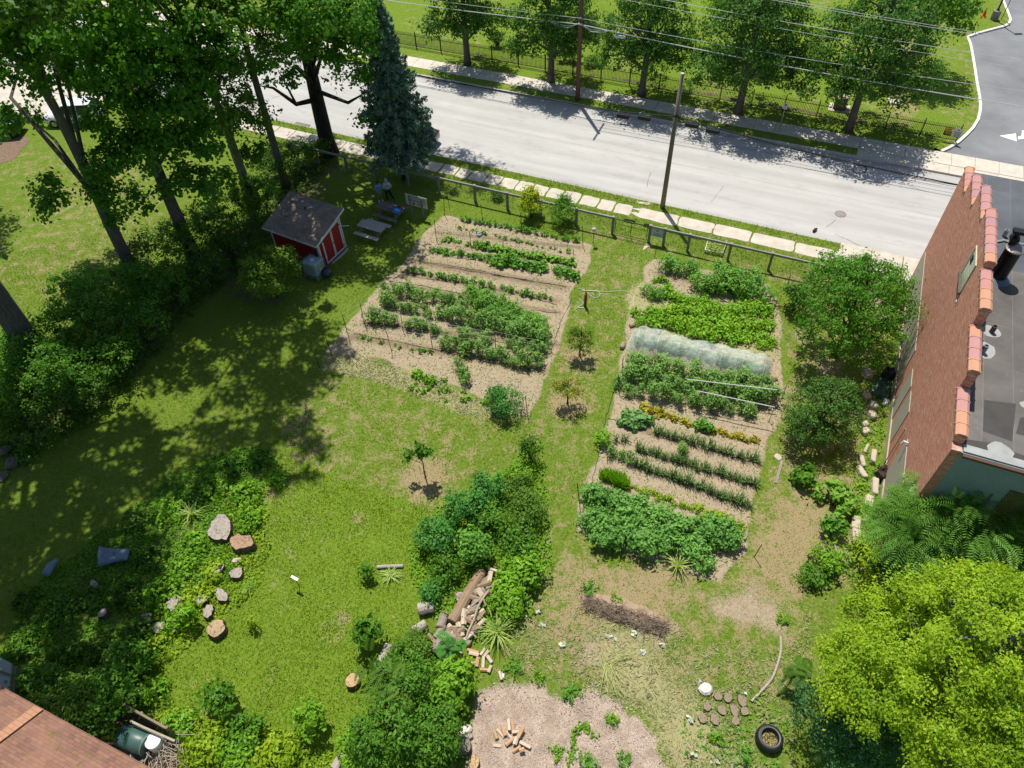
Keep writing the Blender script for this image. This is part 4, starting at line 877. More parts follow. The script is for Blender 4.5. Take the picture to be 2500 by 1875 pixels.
YELL = plain("sign_yellow", (0.62, 0.42, 0.06), 0.5, 0, 0.08); BRN = plain("sign_brown", (0.07, 0.03, 0.02), 0.5)
def emb1(t, w, h, z):
    MB().box((0, -0.03, z+h*0.28), (w*0.96, 0.006, h*0.40)).build("panel_top", YELL, t)
    mb = MB(); mb.beam((-w*0.3, -0.036, z+h*0.22), (w*0.3, -0.036, z+h*0.34), 0.006, 0.05, up=(0, 0, 1)); mb.lathe([(0.05, 0), (0.05, 0.02)], 10, (w*0.05, -0.036, z+h*0.30)); mb.build("emblem", BLACK, t)
def emb2(t, w, h, z):
    mb = MB(); mb.box((0, -0.03, z+h*0.36), (w*0.22, 0.006, h*0.10)); mb.build("emblem", BLACK, t)
fence_sign("warning_sign", "yellow and brown warning sign wired on the iron fence", z4, (1600, 1040), 0.50, 0.58, 0.72, BRN, YELL, 4, emb1)
fence_sign("rules_sign", "pale rules sign with small print at end of the iron fence", z4, (1670, 1055), 0.58, 0.66, 0.74, plain("board_grey_white", (0.55, 0.6, 0.62), 0.5, 0, 0.08), plain("print_dark", (0.08, 0.09, 0.10)), 6, emb2)
t = thing("street_sign", "small white parking sign on a thin steel post by the pavement", "sign", z4(318, 1020), AZ)
MB().tube([(0, 0, -0.1), (0, 0, 2.35)], 0.03, 8).build("post", plain("galvanised", (0.42, 0.46, 0.48), 0.4, 0.7), t)
MB().box((0.0, -0.04, 2.1), (0.30, 0.012, 0.46)).build("plate", WHITE, t)
mb = MB(); mb.box((0, -0.05, 2.0), (0.2, 0.006, 0.04)); mb.box((0, -0.05, 2.18), (0.14, 0.006, 0.14)); mb.build("print", plain("print_red", (0.3, 0.05, 0.05)), t)

# ------------------------------------------------------------------ poles and wires
POLEM = wood("pole_timber", (0.16, 0.135, 0.10), (0.30, 0.26, 0.19), 2, 0.6); POLER = wood("pole_timber_red", (0.12, 0.065, 0.045), (0.24, 0.13, 0.09), 2, 0.6)
PA = Vector((10.56, 40.82, 0)); PB = Vector((6.22, 55.28, 0)); TA = TN(PA); TB = TN(PB)
t = thing("timber_pole", "bare weathered timber pole rising by the near pavement", "pole", PA, AZ)
MB().tube([(0, 0, -0.1), (0.0, 0, 4.6), (0.0, 0, 9.25)], [0.165, 0.14, 0.115], 16).build("shaft", POLEM, t, smooth=True)
MB().lathe([(0.112, 9.25), (0.108, 9.262)], 16).build("cut_top", plain("pole_cut", (0.45, 0.42, 0.35)), t)
mb = MB(); mb.lathe([(0.15, 6.6), (0.15, 6.72)], 12); mb.box((0.0, -0.14, 6.68), (0.10, 0.14, 0.16)); mb.build("cable_clamp", plain("clamp_dark", (0.05, 0.05, 0.05)), t)
t = thing("utility_pole", "reddish brown utility pole beyond the street carrying pale overhead wires", "pole", PB, AZ)
MB().tube([(0, 0, -0.1), (0, 0, 6), (0, 0, 11.6)], [0.19, 0.155, 0.125], 16).build("shaft", POLER, t, smooth=True)
MB().box((0, -0.1, 10.9), (0.11, 0.14, 2.6)) if False else MB().box((0.1, 0, 10.9), (0.12, 2.5, 0.12)).build("crossarm", POLER, t)
mb = MB()
for y in (-1.1, -0.55, 0.55, 1.1): mb.lathe([(0.03, 10.96), (0.05, 11.0), (0.03, 11.1)], 8, (0.1, y, 0))
mb.box((0.05, -0.2, 6.0), (0.3, 0.12, 0.1)); mb.box((0.05, -0.2, 6.45), (0.12, 0.1, 0.1)); mb.build("insulator", WHITE, t)
WPALE = plain("wire_aluminium", (0.55, 0.57, 0.58), 0.4, 0.4, 0.05); WBLK = plain("cable_black", (0.018, 0.02, 0.022), 0.5, 0, 0.1)
def span(pts, r, sag=0.0, k=14, lash=0.0, rg=None):
    out = []
    for a, b2 in zip(pts[:-1], pts[1:]):
        for i in range(k+1):
            f = i/k; p = Vector(a).lerp(Vector(b2), f); p.z -= 4*sag*f*(1-f)
            if lash and rg is not None: p += Vector((0, 0, rg.normal(0, lash)))
            if not out or i: out.append(p)
    return out
def wire(name, label, n, pts, r, mat, extra=None, sag=0.15):
    t = MB(); P = span([R(a, n, z) for a, z in pts], r, sag); t.tube(P, r, 6, cap=False)
    o = t.build(name, mat); tag(o, label, "wire"); return o
nb = TB[1]
wire("overhead_wire", "thick pale lower messenger wire strung past the utility pole", nb-0.16, [(-60, 5.9), (TB[0], 5.96), (22, 5.3)], 0.032, WPALE, sag=0.45)
wire("overhead_wire", "thin pale wire just above the thick messenger wire", nb-0.2, [(-60, 6.5), (TB[0], 6.42), (22, 6.45)], 0.016, WPALE, sag=0.45)
wire("overhead_wire", "thin grey third wire from below, crossing the park trees", nb+0.1, [(TB[0], 8.15), (22, 7.3)], 0.013, WPALE, sag=0.3)
wire("overhead_wire", "thin fourth wire from below, above the grey third wire", nb-0.1, [(TB[0], 8.75), (22, 7.9)], 0.017, WPALE, sag=0.35)
wire("overhead_wire", "upper pale twin wire, lower strand, at the photo's top right", nb-0.1, [(TB[0], 10.2), (22, 9.0)], 0.014, WPALE, sag=0.5)
wire("overhead_wire", "upper pale twin wire, upper strand, at the photo's top right", nb-0.1, [(TB[0], 10.35), (22, 9.12)], 0.014, WPALE, sag=0.5)
t = thing("splice_case", "white cylindrical splice case hanging from messenger wire by the utility pole", "splice case", R(TB[0]+3.1, nb-0.16, 5.52), AZ)
MB().tube([(-0.42, 0, 0), (-0.36, 0, 0), (0.36, 0, 0), (0.42, 0, 0)], [0.05, 0.10, 0.10, 0.05], 10).build("casing", WHITE, t)
mb = MB(); rg = rng(4); z = 0
for s in (-1, 1):
    base = [(s*0.2, 0), (s*0.9, -0.35), (s*1.7, -0.28), (s*2.3, -0.05), (s*2.8, 0.02)]
    for k in range(2): mb.tube([R(TB[0]+a, nb-0.2, 5.96+b2*(1-0.4*k)-abs(a)*0.03) for a, b2 in base], 0.022, 6, cap=False)
tag(mb.build("cable_loop", WPALE), "pale slack cable loops dangling either side of the utility pole", "cable")
na = TA[1]-0.17
cb = span([R(a, na, zz) for a, zz in ((-62, 7.2), (-24, 6.22), (-16, 6.28), (-11, 6.33), (TA[0], 6.68), (-1.5, 6.12), (3, 5.85), (8.2, 5.72), (13, 6.1), (40, 8.5))], 0.03, 0.02, 6)
tag(MB().tube(cb, 0.036, 6, cap=False).build("street_cable", WBLK), "black bundled cable strung from the timber pole along the street", "cable")
cb2 = [p+Vector((0, 0, -0.07-0.03*math.sin(i*1.3))) for i, p in enumerate(cb)]
tag(MB().tube(cb2, 0.018, 5, cap=False).build("street_cable", WBLK), "thinner black cable lashed just under the bundled street cable", "cable")
mb = MB(); c = PL_loop = R(3.2, na, 5.78)
mb.tube([c+E1*(0.34*math.sin(a))-Vector((0, 0, 0.28*(1-math.cos(a)))) for a in np.linspace(0, 2*math.pi, 20)], 0.02, 5); mb.tube([c+E1*(0.26*math.sin(a)+0.1)-Vector((0, 0, 0.22*(1-math.cos(a)))) for a in np.linspace(0, 2*math.pi, 20)], 0.02, 5)
tag(mb.build("cable_coil", WBLK), "coil of spare black cable hanging under the street cable", "cable")
def splice():
    t = thing("splice_box", "black finned splice box", "splice box", (0, 0, 0), AZ, "black splice boxes hanging on the street cable")
    mb = MB(); mb.box((0, 0, -0.20), (0.80, 0.30, 0.26)); mb.build("casing", WBLK, t, bevel=0.04)
    mb = MB()
    for x in np.linspace(-0.34, 0.34, 8): mb.box((x, 0, -0.20), (0.03, 0.33, 0.29))
    mb.build("fin", plain("fin_grey", (0.07, 0.075, 0.08)), t)
    mb = MB(); mb.tube([(-0.36, 0, -0.03), (0.36, 0, -0.03)], 0.04, 6); mb.box((-0.3, 0, 0.02), (0.04, 0.06, 0.1)); mb.box((0.3, 0, 0.02), (0.04, 0.06, 0.1)); mb.build("hanger", plain("hanger_white", (0.5, 0.5, 0.48)), t)
    return register(t)
S0 = splice()
for i, (f, q, lb) in enumerate(((z3, (1018, 865), "black finned splice box on the street cable, farthest left of the timber pole"), (z3, (1183, 875), "black splice box with pale top bar, first left of the timber pole"), (z3, (1550, 945), "black splice box on the street cable, first right of the timber pole"), (z3, (1712, 993), "black splice box on the street cable, second right of the timber pole"))):
    # the box hangs from the cable: find its place along the street cable's line
    p0 = f(q[0], q[1], 6.1); d = Vector(p0)-Vector(CP); k = (na-Vector(CP).dot(E2))/d.dot(E2); p = Vector(CP)+d*k
    tt = p.dot(E1); zz = np.interp(tt, [x.dot(E1) for x in cb], [x.z for x in cb])
    o = S0 if i == 0 else dup(S0, (0, 0, 0), AZ); o.location = R(tt, na, zz-0.05); o["label"] = lb

# ------------------------------------------------------------------ picnic tables
def picnic(name, label, c, rz, L, m):
    t = thing(name, label, "table", c, rz)
    mb = MB()
    for i in range(5): mb.box((0, (i-2)*0.147, 0.74), (L, 0.138, 0.04))
    mb.build("tabletop", m, t)
    for s in (-1, 1):
        mb = MB()
        for k in (0, 1): mb.box((0, s*(0.66+0.145*k), 0.44), (L, 0.135, 0.04))
        mb.build("bench", m, t)
    for x in (-L/2+0.3, L/2-0.3):
        for s in (-1, 1):
            mb = MB(); mb.beam((x, s*0.25, 0.72), (x, s*0.62, 0.0), 0.04, 0.09, up=(1, 0, 0)); mb.build("leg", GREYW, t)
        mb = MB(); mb.box((x+0.045, 0, 0.40), (0.04, 1.55, 0.09)); mb.box((x+0.045, 0, 0.70), (0.04, 0.7, 0.07)); mb.beam((x+0.02, 0, 0.42), (x*0.25, 0, 0.70), 0.04, 0.07, up=(0, 1, 0)); mb.build("brace", GREYW, t)
    return t
P1 = wood("table_grey", (0.36, 0.35, 0.34), (0.52, 0.51, 0.50), 0); P2 = wood("table_brown", (0.13, 0.11, 0.10), (0.26, 0.22, 0.19), 0)
rz1 = math.radians(-29)
picnic("picnic_table", "pale grey weathered picnic table, nearer the shed door", Vector((-8.60, 39.27, 0)), math.atan2(-0.91, 1.70), 1.85, P1)
c2 = Vector((-7.55, 41.12, 0)); rz2 = math.atan2(-0.84, 1.54)
picnic("picnic_table", "dark brown picnic table with blue box on top, by the two people", c2, rz2, 1.85, P2)
M2 = Matrix.Rotation(rz2, 3, 'Z')
def ontable(x, y): p = c2+(M2 @ Vector((x, y, 0))); p.z = 0.762; return p
BLU = plain("box_blue", (0.02, 0.28, 0.85), 0.4, 0, 0.15)
t = thing("storage_box", "bright blue open plastic tray on the dark picnic table", "tray", ontable(0.62, -0.12), rz2)
mb = MB(); mb.box((0, 0, 0.01), (0.42, 0.42, 0.02)); mb.build("tray_floor", BLU, t)
mb = MB()
for s in (-1, 1): mb.box((s*0.21, 0, 0.03), (0.015, 0.435, 0.06)); mb.box((0, s*0.21, 0.03), (0.405, 0.015, 0.06))
mb.build("rim", BLU, t); MB().box((-0.07, 0.08, 0.03), (0.16, 0.12, 0.02)).build("paper", plain("paper_cyan", (0.3, 0.75, 0.85)), t)
tag(MB().box((0, 0, 0.012), (0.62, 0.05, 0.024)).box((0.05, 0.12, 0.01), (0.5, 0.14, 0.02)).build("red_cloth", plain("cloth_red", (0.22, 0.02, 0.03), 0.8), None, ontable(0.58, 0.23), rz2), "dark red folded cloth along table edge behind the blue tray", "cloth")
tag(MB().box((0, 0, 0.015), (0.34, 0.26, 0.03)).box((0.0, 0.0, 0.034), (0.3, 0.22, 0.008)).build("grey_folder", plain("folder_grey", (0.20, 0.21, 0.23), 0.6), None, ontable(-0.02, 0.08), rz2+0.2), "grey flat box near the middle of the dark picnic table", "box")
tag(MB().box((0, 0, 0.02), (0.34, 0.22, 0.04)).box((0.03, 0.0, 0.045), (0.2, 0.14, 0.01)).build("dark_folder", plain("folder_dark", (0.11, 0.115, 0.13), 0.6), None, ontable(0.22, -0.2), rz2-0.15), "darker flat box left of the blue tray on the dark table", "box")
tag(MB().box((0, 0, 0.01), (0.30, 0.07, 0.02)).box((0.03, 0.03, 0.022), (0.16, 0.04, 0.004)).build("paper_sheet", plain("paper_white", (0.6, 0.6, 0.58), 0.7), None, ontable(0.22, 0.32), rz2), "white sheet of paper at far edge of the dark picnic table", "paper")

# ------------------------------------------------------------------ two people
def skin_obj(name, verts, edges, radii, mat, parent, sub=1, root=0):
    me = bpy.data.meshes.new(name); me.from_pydata(verts, edges, []); me.update(); o = link(name, me, parent)
    m = o.modifiers.new("skin", 'SKIN'); m.use_smooth_shade = True
    for i, r in enumerate(radii):
        sv_ = me.skin_vertices[0].data[i]; rr = r if hasattr(r, '__len__') else (r, r); sv_.radius = rr; sv_.use_root = (i == root)
    s = o.modifiers.new("sub", 'SUBSURF'); s.levels = sub; s.render_levels = sub
    me.materials.append(mat); return o
def _skin_init():
    pass
def skinned(name, chainlist, mat, parent, sub=1, root=0):
    """chains: list of [(key or None, (x,y,z), r), ...]; equal keys share a joint"""
    V, E, Rr, K = [], [], [], {}
    for ch in chainlist:
        prev = None
        for key, p, r in ch:
            if key is not None and key in K: i = K[key]
            else:
                i = len(V); V.append(p); Rr.append(r)
                if key is not None: K[key] = i
            if prev is not None and prev != i: E.append((prev, i))
            prev = i
    me = bpy.data.meshes.new(name); me.from_pydata(V, E, [])
    o = link(name, me, parent); m = o.modifiers.new("skin", 'SKIN'); m.use_smooth_shade = True
    if not me.skin_vertices:
        bpy.context.view_layer.objects.active = o
        try: bpy.ops.mesh.customdata_skin_add()
        except Exception: pass
    for i, r in enumerate(Rr):
        d = me.skin_vertices[0].data[i]; d.radius = r if hasattr(r, '__len__') else (r, r); d.use_root = (i == root)
    s = o.modifiers.new("sub", 'SUBSURF'); s.levels = sub; s.render_levels = sub
    me.materials.append(mat); return o
def person(label, loc, rz, H, skin, pose):
    t = thing("person", label, "person", loc, rz); k = H/1.72; g = pose
    def S(p): return (p[0]*k, p[1]*k, p[2]*k)
    def Rr(r): return (r[0]*k, r[1]*k) if hasattr(r, '__len__') else r*k
    J = g['J']; ch = []
    def C(*a): ch.append([(n, S(J[n] if isinstance(n, str) and n in J else p), Rr(r)) for n, p, r in a])
    j = lambda n, r: (n, J[n], r)
    C(j('pelvis', (0.15, 0.11)), j('waist', (0.13, 0.10)), j('chest', (0.165, 0.115)), j('neckb', (0.08, 0.075)), j('neck', 0.055), j('chin', (0.062, 0.07)), j('head', (0.078, 0.095)), j('crown', (0.05, 0.06)))
    for s in ('L', 'R'):
        C(j('chest', (0.165, 0.115)), j('sh'+s, 0.062), j('el'+s, 0.042), j('wr'+s, 0.028), j('palm'+s, (0.035, 0.02)))
        C(j('pelvis', (0.15, 0.11)), j('hip'+s, 0.095), j('kn'+s, 0.06), j('calf'+s, 0.056), j('an'+s, 0.04), j('heel'+s, 0.045), j('toe'+s, 0.04))
        pw = np.array(J['palm'+s]); fd = pw-np.array(J['wr'+s]); fd = fd/np.linalg.norm(fd); sd = np.cross(fd, (0, 0, 1)); sd = sd/(np.linalg.norm(sd)+1e-6)
        for q, ln in ((-0.03, 0.065), (-0.01, 0.078), (0.01, 0.072), (0.03, 0.055)):
            a = pw+sd*q; C(j('palm'+s, 0.03), (None, tuple(a+fd*0.03), 0.009), (None, tuple(a+fd*ln+np.array([0, 0, -0.012])), 0.008))
        a = pw-fd*0.03+sd*0.035; C(j('palm'+s, 0.03), (None, tuple(a), 0.011), (None, tuple(a+fd*0.03+sd*0.015), 0.009))
    body = skinned("body", ch, skin, t, 1)
    # face: nose, eyes, mouth, ears
    hd = np.array(S(J['head'])); f = np.array(g.get('face', (0, -1, 0)), float); f /= np.linalg.norm(f); sd = np.cross(f, (0, 0, 1))
    mb = MB()
    for q in (-1, 1): mb.ball(tuple(hd+f*0.088*k+sd*0.03*q*k+np.array([0, 0, 0.0])), 0.012*k, 8)
    mb.build("eye", BLACK, body)
    return t, J, k, S, Rr, skinned
SK1 = plain("skin_a", (0.42, 0.22, 0.15), 0.6, 0, 0.08); SK2 = plain("skin_b", (0.38, 0.22, 0.16), 0.6, 0, 0.08)
def base_pose():
    return dict(pelvis=(0, 0, 0.93), waist=(0, 0, 1.10), chest=(0, 0, 1.30), neckb=(0, 0, 1.45), neck=(0, -0.005, 1.50), chin=(0, -0.03, 1.56), head=(0, -0.02, 1.62), crown=(0, 0, 1.70),
                shL=(0.19, 0, 1.38), shR=(-0.19, 0, 1.38), elL=(0.25, 0.03, 1.12), elR=(-0.25, 0.03, 1.12), wrL=(0.22, -0.06, 0.90), wrR=(-0.22, -0.06, 0.90), palmL=(0.21, -0.08, 0.83), palmR=(-0.21, -0.08, 0.83),
                hipL=(0.10, 0, 0.85), hipR=(-0.10, 0, 0.85), knL=(0.11, -0.02, 0.48), knR=(-0.11, -0.02, 0.48), calfL=(0.11, 0.01, 0.33), calfR=(-0.11, 0.01, 0.33), anL=(0.11, 0.01, 0.09), anR=(-0.11, 0.01, 0.09),
                heelL=(0.11, 0.02, 0.05), heelR=(-0.11, 0.02, 0.05), toeL=(0.13, -0.16, 0.035), toeR=(-0.13, -0.16, 0.035))
def cl(J, S, Rr, names_r):
    return [(n, S(J[n]), Rr(r)) for n, r in names_r]
def people():
    # man bending slightly forward, hands together in front, blue T-shirt, grey shorts, white shoes
    J = base_pose(); lean = 0.10
    for n in ('chest', 'neckb', 'neck', 'chin', 'head', 'crown', 'shL', 'shR'): x, y, z = J[n]; J[n] = (x, y-lean*(z-0.9)/0.5, z-0.02)
    J['elL'] = (0.24, -0.10, 1.08); J['elR'] = (-0.24, -0.10, 1.08); J['wrL'] = (0.07, -0.33, 0.93); J['wrR'] = (-0.05, -0.33, 0.95); J['palmL'] = (0.02, -0.39, 0.90); J['palmR'] = (-0.01, -0.38, 0.94)
    t, J, k, S, Rr, sk = person("person in blue T-shirt, grey shorts and white shoes, hands together", zp(795, 715), math.radians(20), 1.66, SK1, dict(J=J))
    sk("t_shirt", [cl(J, S, Rr, [('waist', (0.155, 0.125)), ('chest', (0.185, 0.14)), ('neckb', (0.09, 0.085))]), cl(J, S, Rr, [('chest', (0.185, 0.14)), ('shL', 0.085)])+[(None, S(tuple(np.array(J['shL'])*0.4+np.array(J['elL'])*0.6)), 0.068)], cl(J, S, Rr, [('chest', (0.185, 0.14)), ('shR', 0.085)])+[(None, S(tuple(np.array(J['shR'])*0.4+np.array(J['elR'])*0.6)), 0.068)], cl(J, S, Rr, [('waist', (0.155, 0.125))])+[(None, S((0, 0, 0.98)), (0.16, 0.125))]], plain("cloth_blue", (0.12, 0.34, 0.62), 0.85), t)
    sk("shorts", [cl(J, S, Rr, [('pelvis', (0.17, 0.13)), ('hipL', 0.115)])+[(None, S((0.11, -0.02, 0.56)), 0.098)], cl(J, S, Rr, [('pelvis', (0.17, 0.13)), ('hipR', 0.115)])+[(None, S((-0.11, -0.02, 0.56)), 0.098)]], plain("cloth_grey", (0.20, 0.21, 0.23), 0.85), t)
    mb = MB(); h = S(J['head']); mb.ball((h[0], h[1]+0.02, h[2]+0.045), 0.098, 12, (0.92, 1.05, 0.85)); mb.build("hair", plain("hair_brown", (0.035, 0.022, 0.016), 0.8), t, smooth=True)
    for s in ('L', 'R'): a = Vector(S(J['heel'+s])); b2 = Vector(S(J['toe'+s])); MB().tube([a+Vector((0, 0.03, 0.01)), a.lerp(b2, 0.4)+Vector((0, 0, 0.02)), b2+Vector((0, -0.03, 0.005))], [0.05, 0.058, 0.038], 8).build("shoe", WHITE, t, smooth=True)
    # woman or man in hooded pale jacket, arms folded, dark trousers, one leg out to the side
    J = base_pose(); J['elL'] = (0.29, -0.04, 1.12); J['elR'] = (-0.29, -0.04, 1.12); J['wrL'] = (0.0, -0.24, 1.10); J['wrR'] = (0.02, -0.25, 1.15); J['palmL'] = (-0.08, -0.23, 1.11); J['palmR'] = (0.10, -0.22, 1.16)
    J['knL'] = (0.20, -0.04, 0.48); J['calfL'] = (0.25, -0.01, 0.34); J['anL'] = (0.33, 0.01, 0.09); J['heelL'] = (0.33, 0.02, 0.05); J['toeL'] = (0.38, -0.15, 0.035)
    t, J, k, S, Rr, sk = person("person in pale hooded jacket with arms folded and dark trousers", zp(1010, 700), math.radians(12), 1.70, SK2, dict(J=J))
    JK = plain("cloth_pale", (0.50, 0.50, 0.46), 0.85)
    sk("jacket", [cl(J, S, Rr, [('pelvis', (0.19, 0.15)), ('waist', (0.175, 0.145)), ('chest', (0.195, 0.15)), ('neckb', (0.10, 0.095))]), cl(J, S, Rr, [('chest', (0.195, 0.15)), ('shL', 0.09), ('elL', 0.068), ('wrL', 0.048)]), cl(J, S, Rr, [('chest', (0.195, 0.15)), ('shR', 0.09), ('elR', 0.068), ('wrR', 0.048)])], JK, t)
    sk("trousers", [cl(J, S, Rr, [('pelvis', (0.165, 0.125)), ('hipL', 0.11), ('knL', 0.078), ('calfL', 0.07), ('anL', 0.058)]), cl(J, S, Rr, [('pelvis', (0.165, 0.125)), ('hipR', 0.11), ('knR', 0.078), ('calfR', 0.07), ('anR', 0.058)])], plain("cloth_navy", (0.012, 0.014, 0.025), 0.85), t)
    h = S(J['head']); HD = plain("hood_blue_grey", (0.30, 0.36, 0.52), 0.85); mb = MB(); mb.ball((h[0], h[1]+0.02, h[2]+0.03), 0.125, 14, (0.95, 1.0, 1.05)); mb.ball((h[0], h[1]+0.03, h[2]-0.13), 0.13, 12, (1.1, 1.0, 0.6)); mb.build("hood", HD, t, smooth=True)
    mb = MB(); mb.tube([S((0.07, -0.155, 1.36)), S((0, -0.17, 1.24)), S((-0.07, -0.155, 1.36))], 0.018, 6); mb.build("drawstring", plain("cloth_navy", (0.012, 0.014, 0.025), 0.85), t)
    for s in ('L', 'R'): a = Vector(S(J['heel'+s])); b2 = Vector(S(J['toe'+s])); MB().tube([a+Vector((0, 0.03, 0.01)), a.lerp(b2, 0.4)+Vector((0, 0, 0.02)), b2+Vector((0, -0.03, 0.005))], [0.05, 0.058, 0.038], 8).build("shoe", plain("shoe_brown", (0.12, 0.09, 0.06), 0.8), t, smooth=True)
people()

# ------------------------------------------------------------------ vehicles
def car(label, loc, rz, col, suv=True):
    t = thing("parked_car", label, "car", loc, rz); L, Wd = 4.55, 1.82; h0, h1, h2 = 0.30, 0.98, 1.68 if suv else 1.46
    b = NB("car_paint_"+str(len(MATS))+label[:5]); b.base(col, 0.25, 0.5); b.b.inputs["Coat Weight"].default_value = 0.6; P = b.m
    G = plain("car_glass", (0.02, 0.035, 0.04), 0.06, 0, 0.02); BK = plain("tyre_black", (0.02, 0.02, 0.02), 0.8); RM = plain("rim_silver", (0.45, 0.46, 0.48), 0.3, 0.8)
    mb = MB(); W2 = Wd/2
    secs = [(-L/2, 0.42, 0.80, 0.80), (-L/2+0.12, h0, 0.93, 0.92), (-1.5, h0, h1+0.02, 1.0), (0, h0, h1, 1.0), (1.1, h0, h1-0.03, 1.0), (1.9, h0, 0.86, 0.95), (L/2-0.05, 0.38, 0.72, 0.84), (L/2, 0.45, 0.62, 0.76)]
    V = []
    for x, a, c, w in secs: V += [(x, -W2*w*0.94, a), (x, -W2*w, (a+c)/2), (x, -W2*w*0.93, c), (x, 0, c+0.04), (x, W2*w*0.93, c), (x, W2*w, (a+c)/2), (x, W2*w*0.94, a)]
    F = [tuple(range(7))[::-1], tuple(range(49, 56))]
    for i in range(7):
        for j in range(7): F.append((i*7+j, i*7+(j+1) % 7, (i+1)*7+(j+1) % 7, (i+1)*7+j))
    mb.add(V, F); mb.build("body", P, t, smooth=True)
    a0, a1, a2, a3 = (-2.1, -1.75, 0.35, 1.05) if suv else (-1.75, -1.1, 0.25, 1.05); wt = 0.72
    V = [(a0, -W2*0.9, h1-0.05), (a3, -W2*0.9, h1-0.05), (a3, W2*0.9, h1-0.05), (a0, W2*0.9, h1-0.05), (a1, -W2*wt, h2-0.05), (a2, -W2*wt, h2-0.05), (a2, W2*wt, h2-0.05), (a1, W2*wt, h2-0.05)]
    mb = MB().add(V, [(4, 5, 6, 7), (0, 1, 5, 4), (1, 2, 6, 5), (2, 3, 7, 6), (3, 0, 4, 7)]); mb.build("windows", G, t)
    mb = MB(); mb.box(((a1+a2)/2, 0, h2-0.02), (a2-a1+0.06, Wd*wt+0.04, 0.07)); mb.build("roof", P, t, bevel=0.03)
    mb = MB()
    for s in (-1, 1):
        for xa, xb in ((a0, a1), (a3, a2), (-0.7, -0.75), (0.3, 0.0) if suv else (0.1, -0.1)):
            mb.beam((xa, s*W2*0.905, h1-0.05), (xb, s*(W2*wt+0.01), h2-0.04), 0.05, 0.06)
    mb.build("pillar", P, t)
    for x in (-1.38, 1.38):
        for s in (-1, 1):
            w = MB(); w.tube([(x, s*(W2-0.19), 0.33), (x, s*(W2+0.01), 0.33)], 0.33, 18); wh = w.build("tyre", BK, t); MB().tube([(x, s*(W2), 0.33), (x, s*(W2+0.02), 0.33)], 0.2, 12).build("rim", RM, wh)
    for s in (-1, 1):
        MB().box((L/2-0.13, s*0.66, 0.70), (0.12, 0.30, 0.14)).build("headlight", plain("lamp_clear", (0.6, 0.62, 0.65), 0.2), t)
        MB().box((-L/2+0.10, s*0.70, 0.84), (0.10, 0.2, 0.22)).build("tail_light", plain("lamp_red", (0.3, 0.01, 0.01), 0.2), t)
        MB().box((0.85, s*(W2+0.08), h1+0.05), (0.12, 0.16, 0.12)).build("mirror", P, t)
    return t
car("white SUV parked on the pad behind the tall trees", W(168, 262), AZ+math.radians(205), (0.72, 0.73, 0.74))
car("black car at far left edge beyond the trees", W(-8, 290), AZ+math.radians(205), (0.012, 0.014, 0.018), False)
car("dark blue car parked at the kerb behind the blue spruce", R(-27.6, 42.95, -0.13), AZ+math.pi, (0.02, 0.03, 0.05), False)

# ------------------------------------------------------------------ driveway corner: lamp base, post, cone
zk = Z(2380, 0, 10.58)
t = thing("lamp_post", "black lamp post on a thick round concrete base by the driveway", "lamp post", zk(490, 500))
MB().lathe([(0.33, -0.05), (0.33, 0.75), (0.30, 0.78)], 20).build("base", concrete("base_dark", (0.16, 0.15, 0.13), (0.28, 0.26, 0.23)), t)
MB().lathe([(0.14, 0.78), (0.14, 0.86)], 12).tube([(0, 0, 0.8), (0, 0, 6.5)], [0.075, 0.055], 10).build("pole", WBLK, t)
MB().box((0.25, 0, 6.5), (0.7, 0.3, 0.12)).build("lamp_head", WBLK, t)
t = thing("sign_post", "thin dark post leaning beside the round concrete lamp base", "post", zk(683, 505))
MB().tube([(0, 0, -0.05), (0.03, 0, 2.4)], 0.03, 8).build("post", WBLK, t); MB().box((0.03, 0, 2.2), (0.3, 0.02, 0.3)).build("plate", WBLK, t)
t = thing("traffic_cone", "orange traffic cone standing on the grass near the lamp base", "cone", zk(225, 415))
MB().box((0, 0, 0.02), (0.40, 0.40, 0.04)).build("foot", plain("cone_orange", (0.75, 0.07, 0.02), 0.5), t)
MB().lathe([(0.15, 0.04), (0.085, 0.42), (0.035, 0.75), (0.0, 0.75)], 16, cap=False).build("cone_body", plain("cone_orange", (0.75, 0.07, 0.02), 0.5), t)
MB().lathe([(0.078, 0.47), (0.055, 0.62)], 16, cap=False).build("band", WHITE, t)
# utility box and slab on the park lawn
t = thing("utility_cabinet", "low brown utility cabinet behind the iron fence under a tree", "cabinet", z4(785, 835), AZ)
MB().box((0, 0, 0.45), (0.9, 0.7, 0.9)).build("cabinet_body", plain("cabinet_brown", (0.22, 0.14, 0.10), 0.7), t, bevel=0.02); MB().box((0, 0, 0.93), (1.0, 0.8, 0.06)).build("lid", plain("cabinet_lid", (0.36, 0.28, 0.22), 0.7), t); MB().box((0, 0, 0.02), (1.5, 1.3, 0.06)).build("pad", CONC2, t)
t = thing("ground_plaque", "pale square slab with dark marks on the lawn behind the fence", "slab", z4(1210, 790), AZ)
MB().box((0, 0, 0.03), (1.0, 0.8, 0.1)).build("slab", CONC2, t)
mb = MB()
for i, x in enumerate((-0.3, -0.15, 0.02, 0.2)): mb.box((x, 0.12, 0.084), (0.09, 0.22-0.05*(i % 2), 0.01))
mb.build("marks", plain("print_dark", (0.08, 0.09, 0.10)), t)
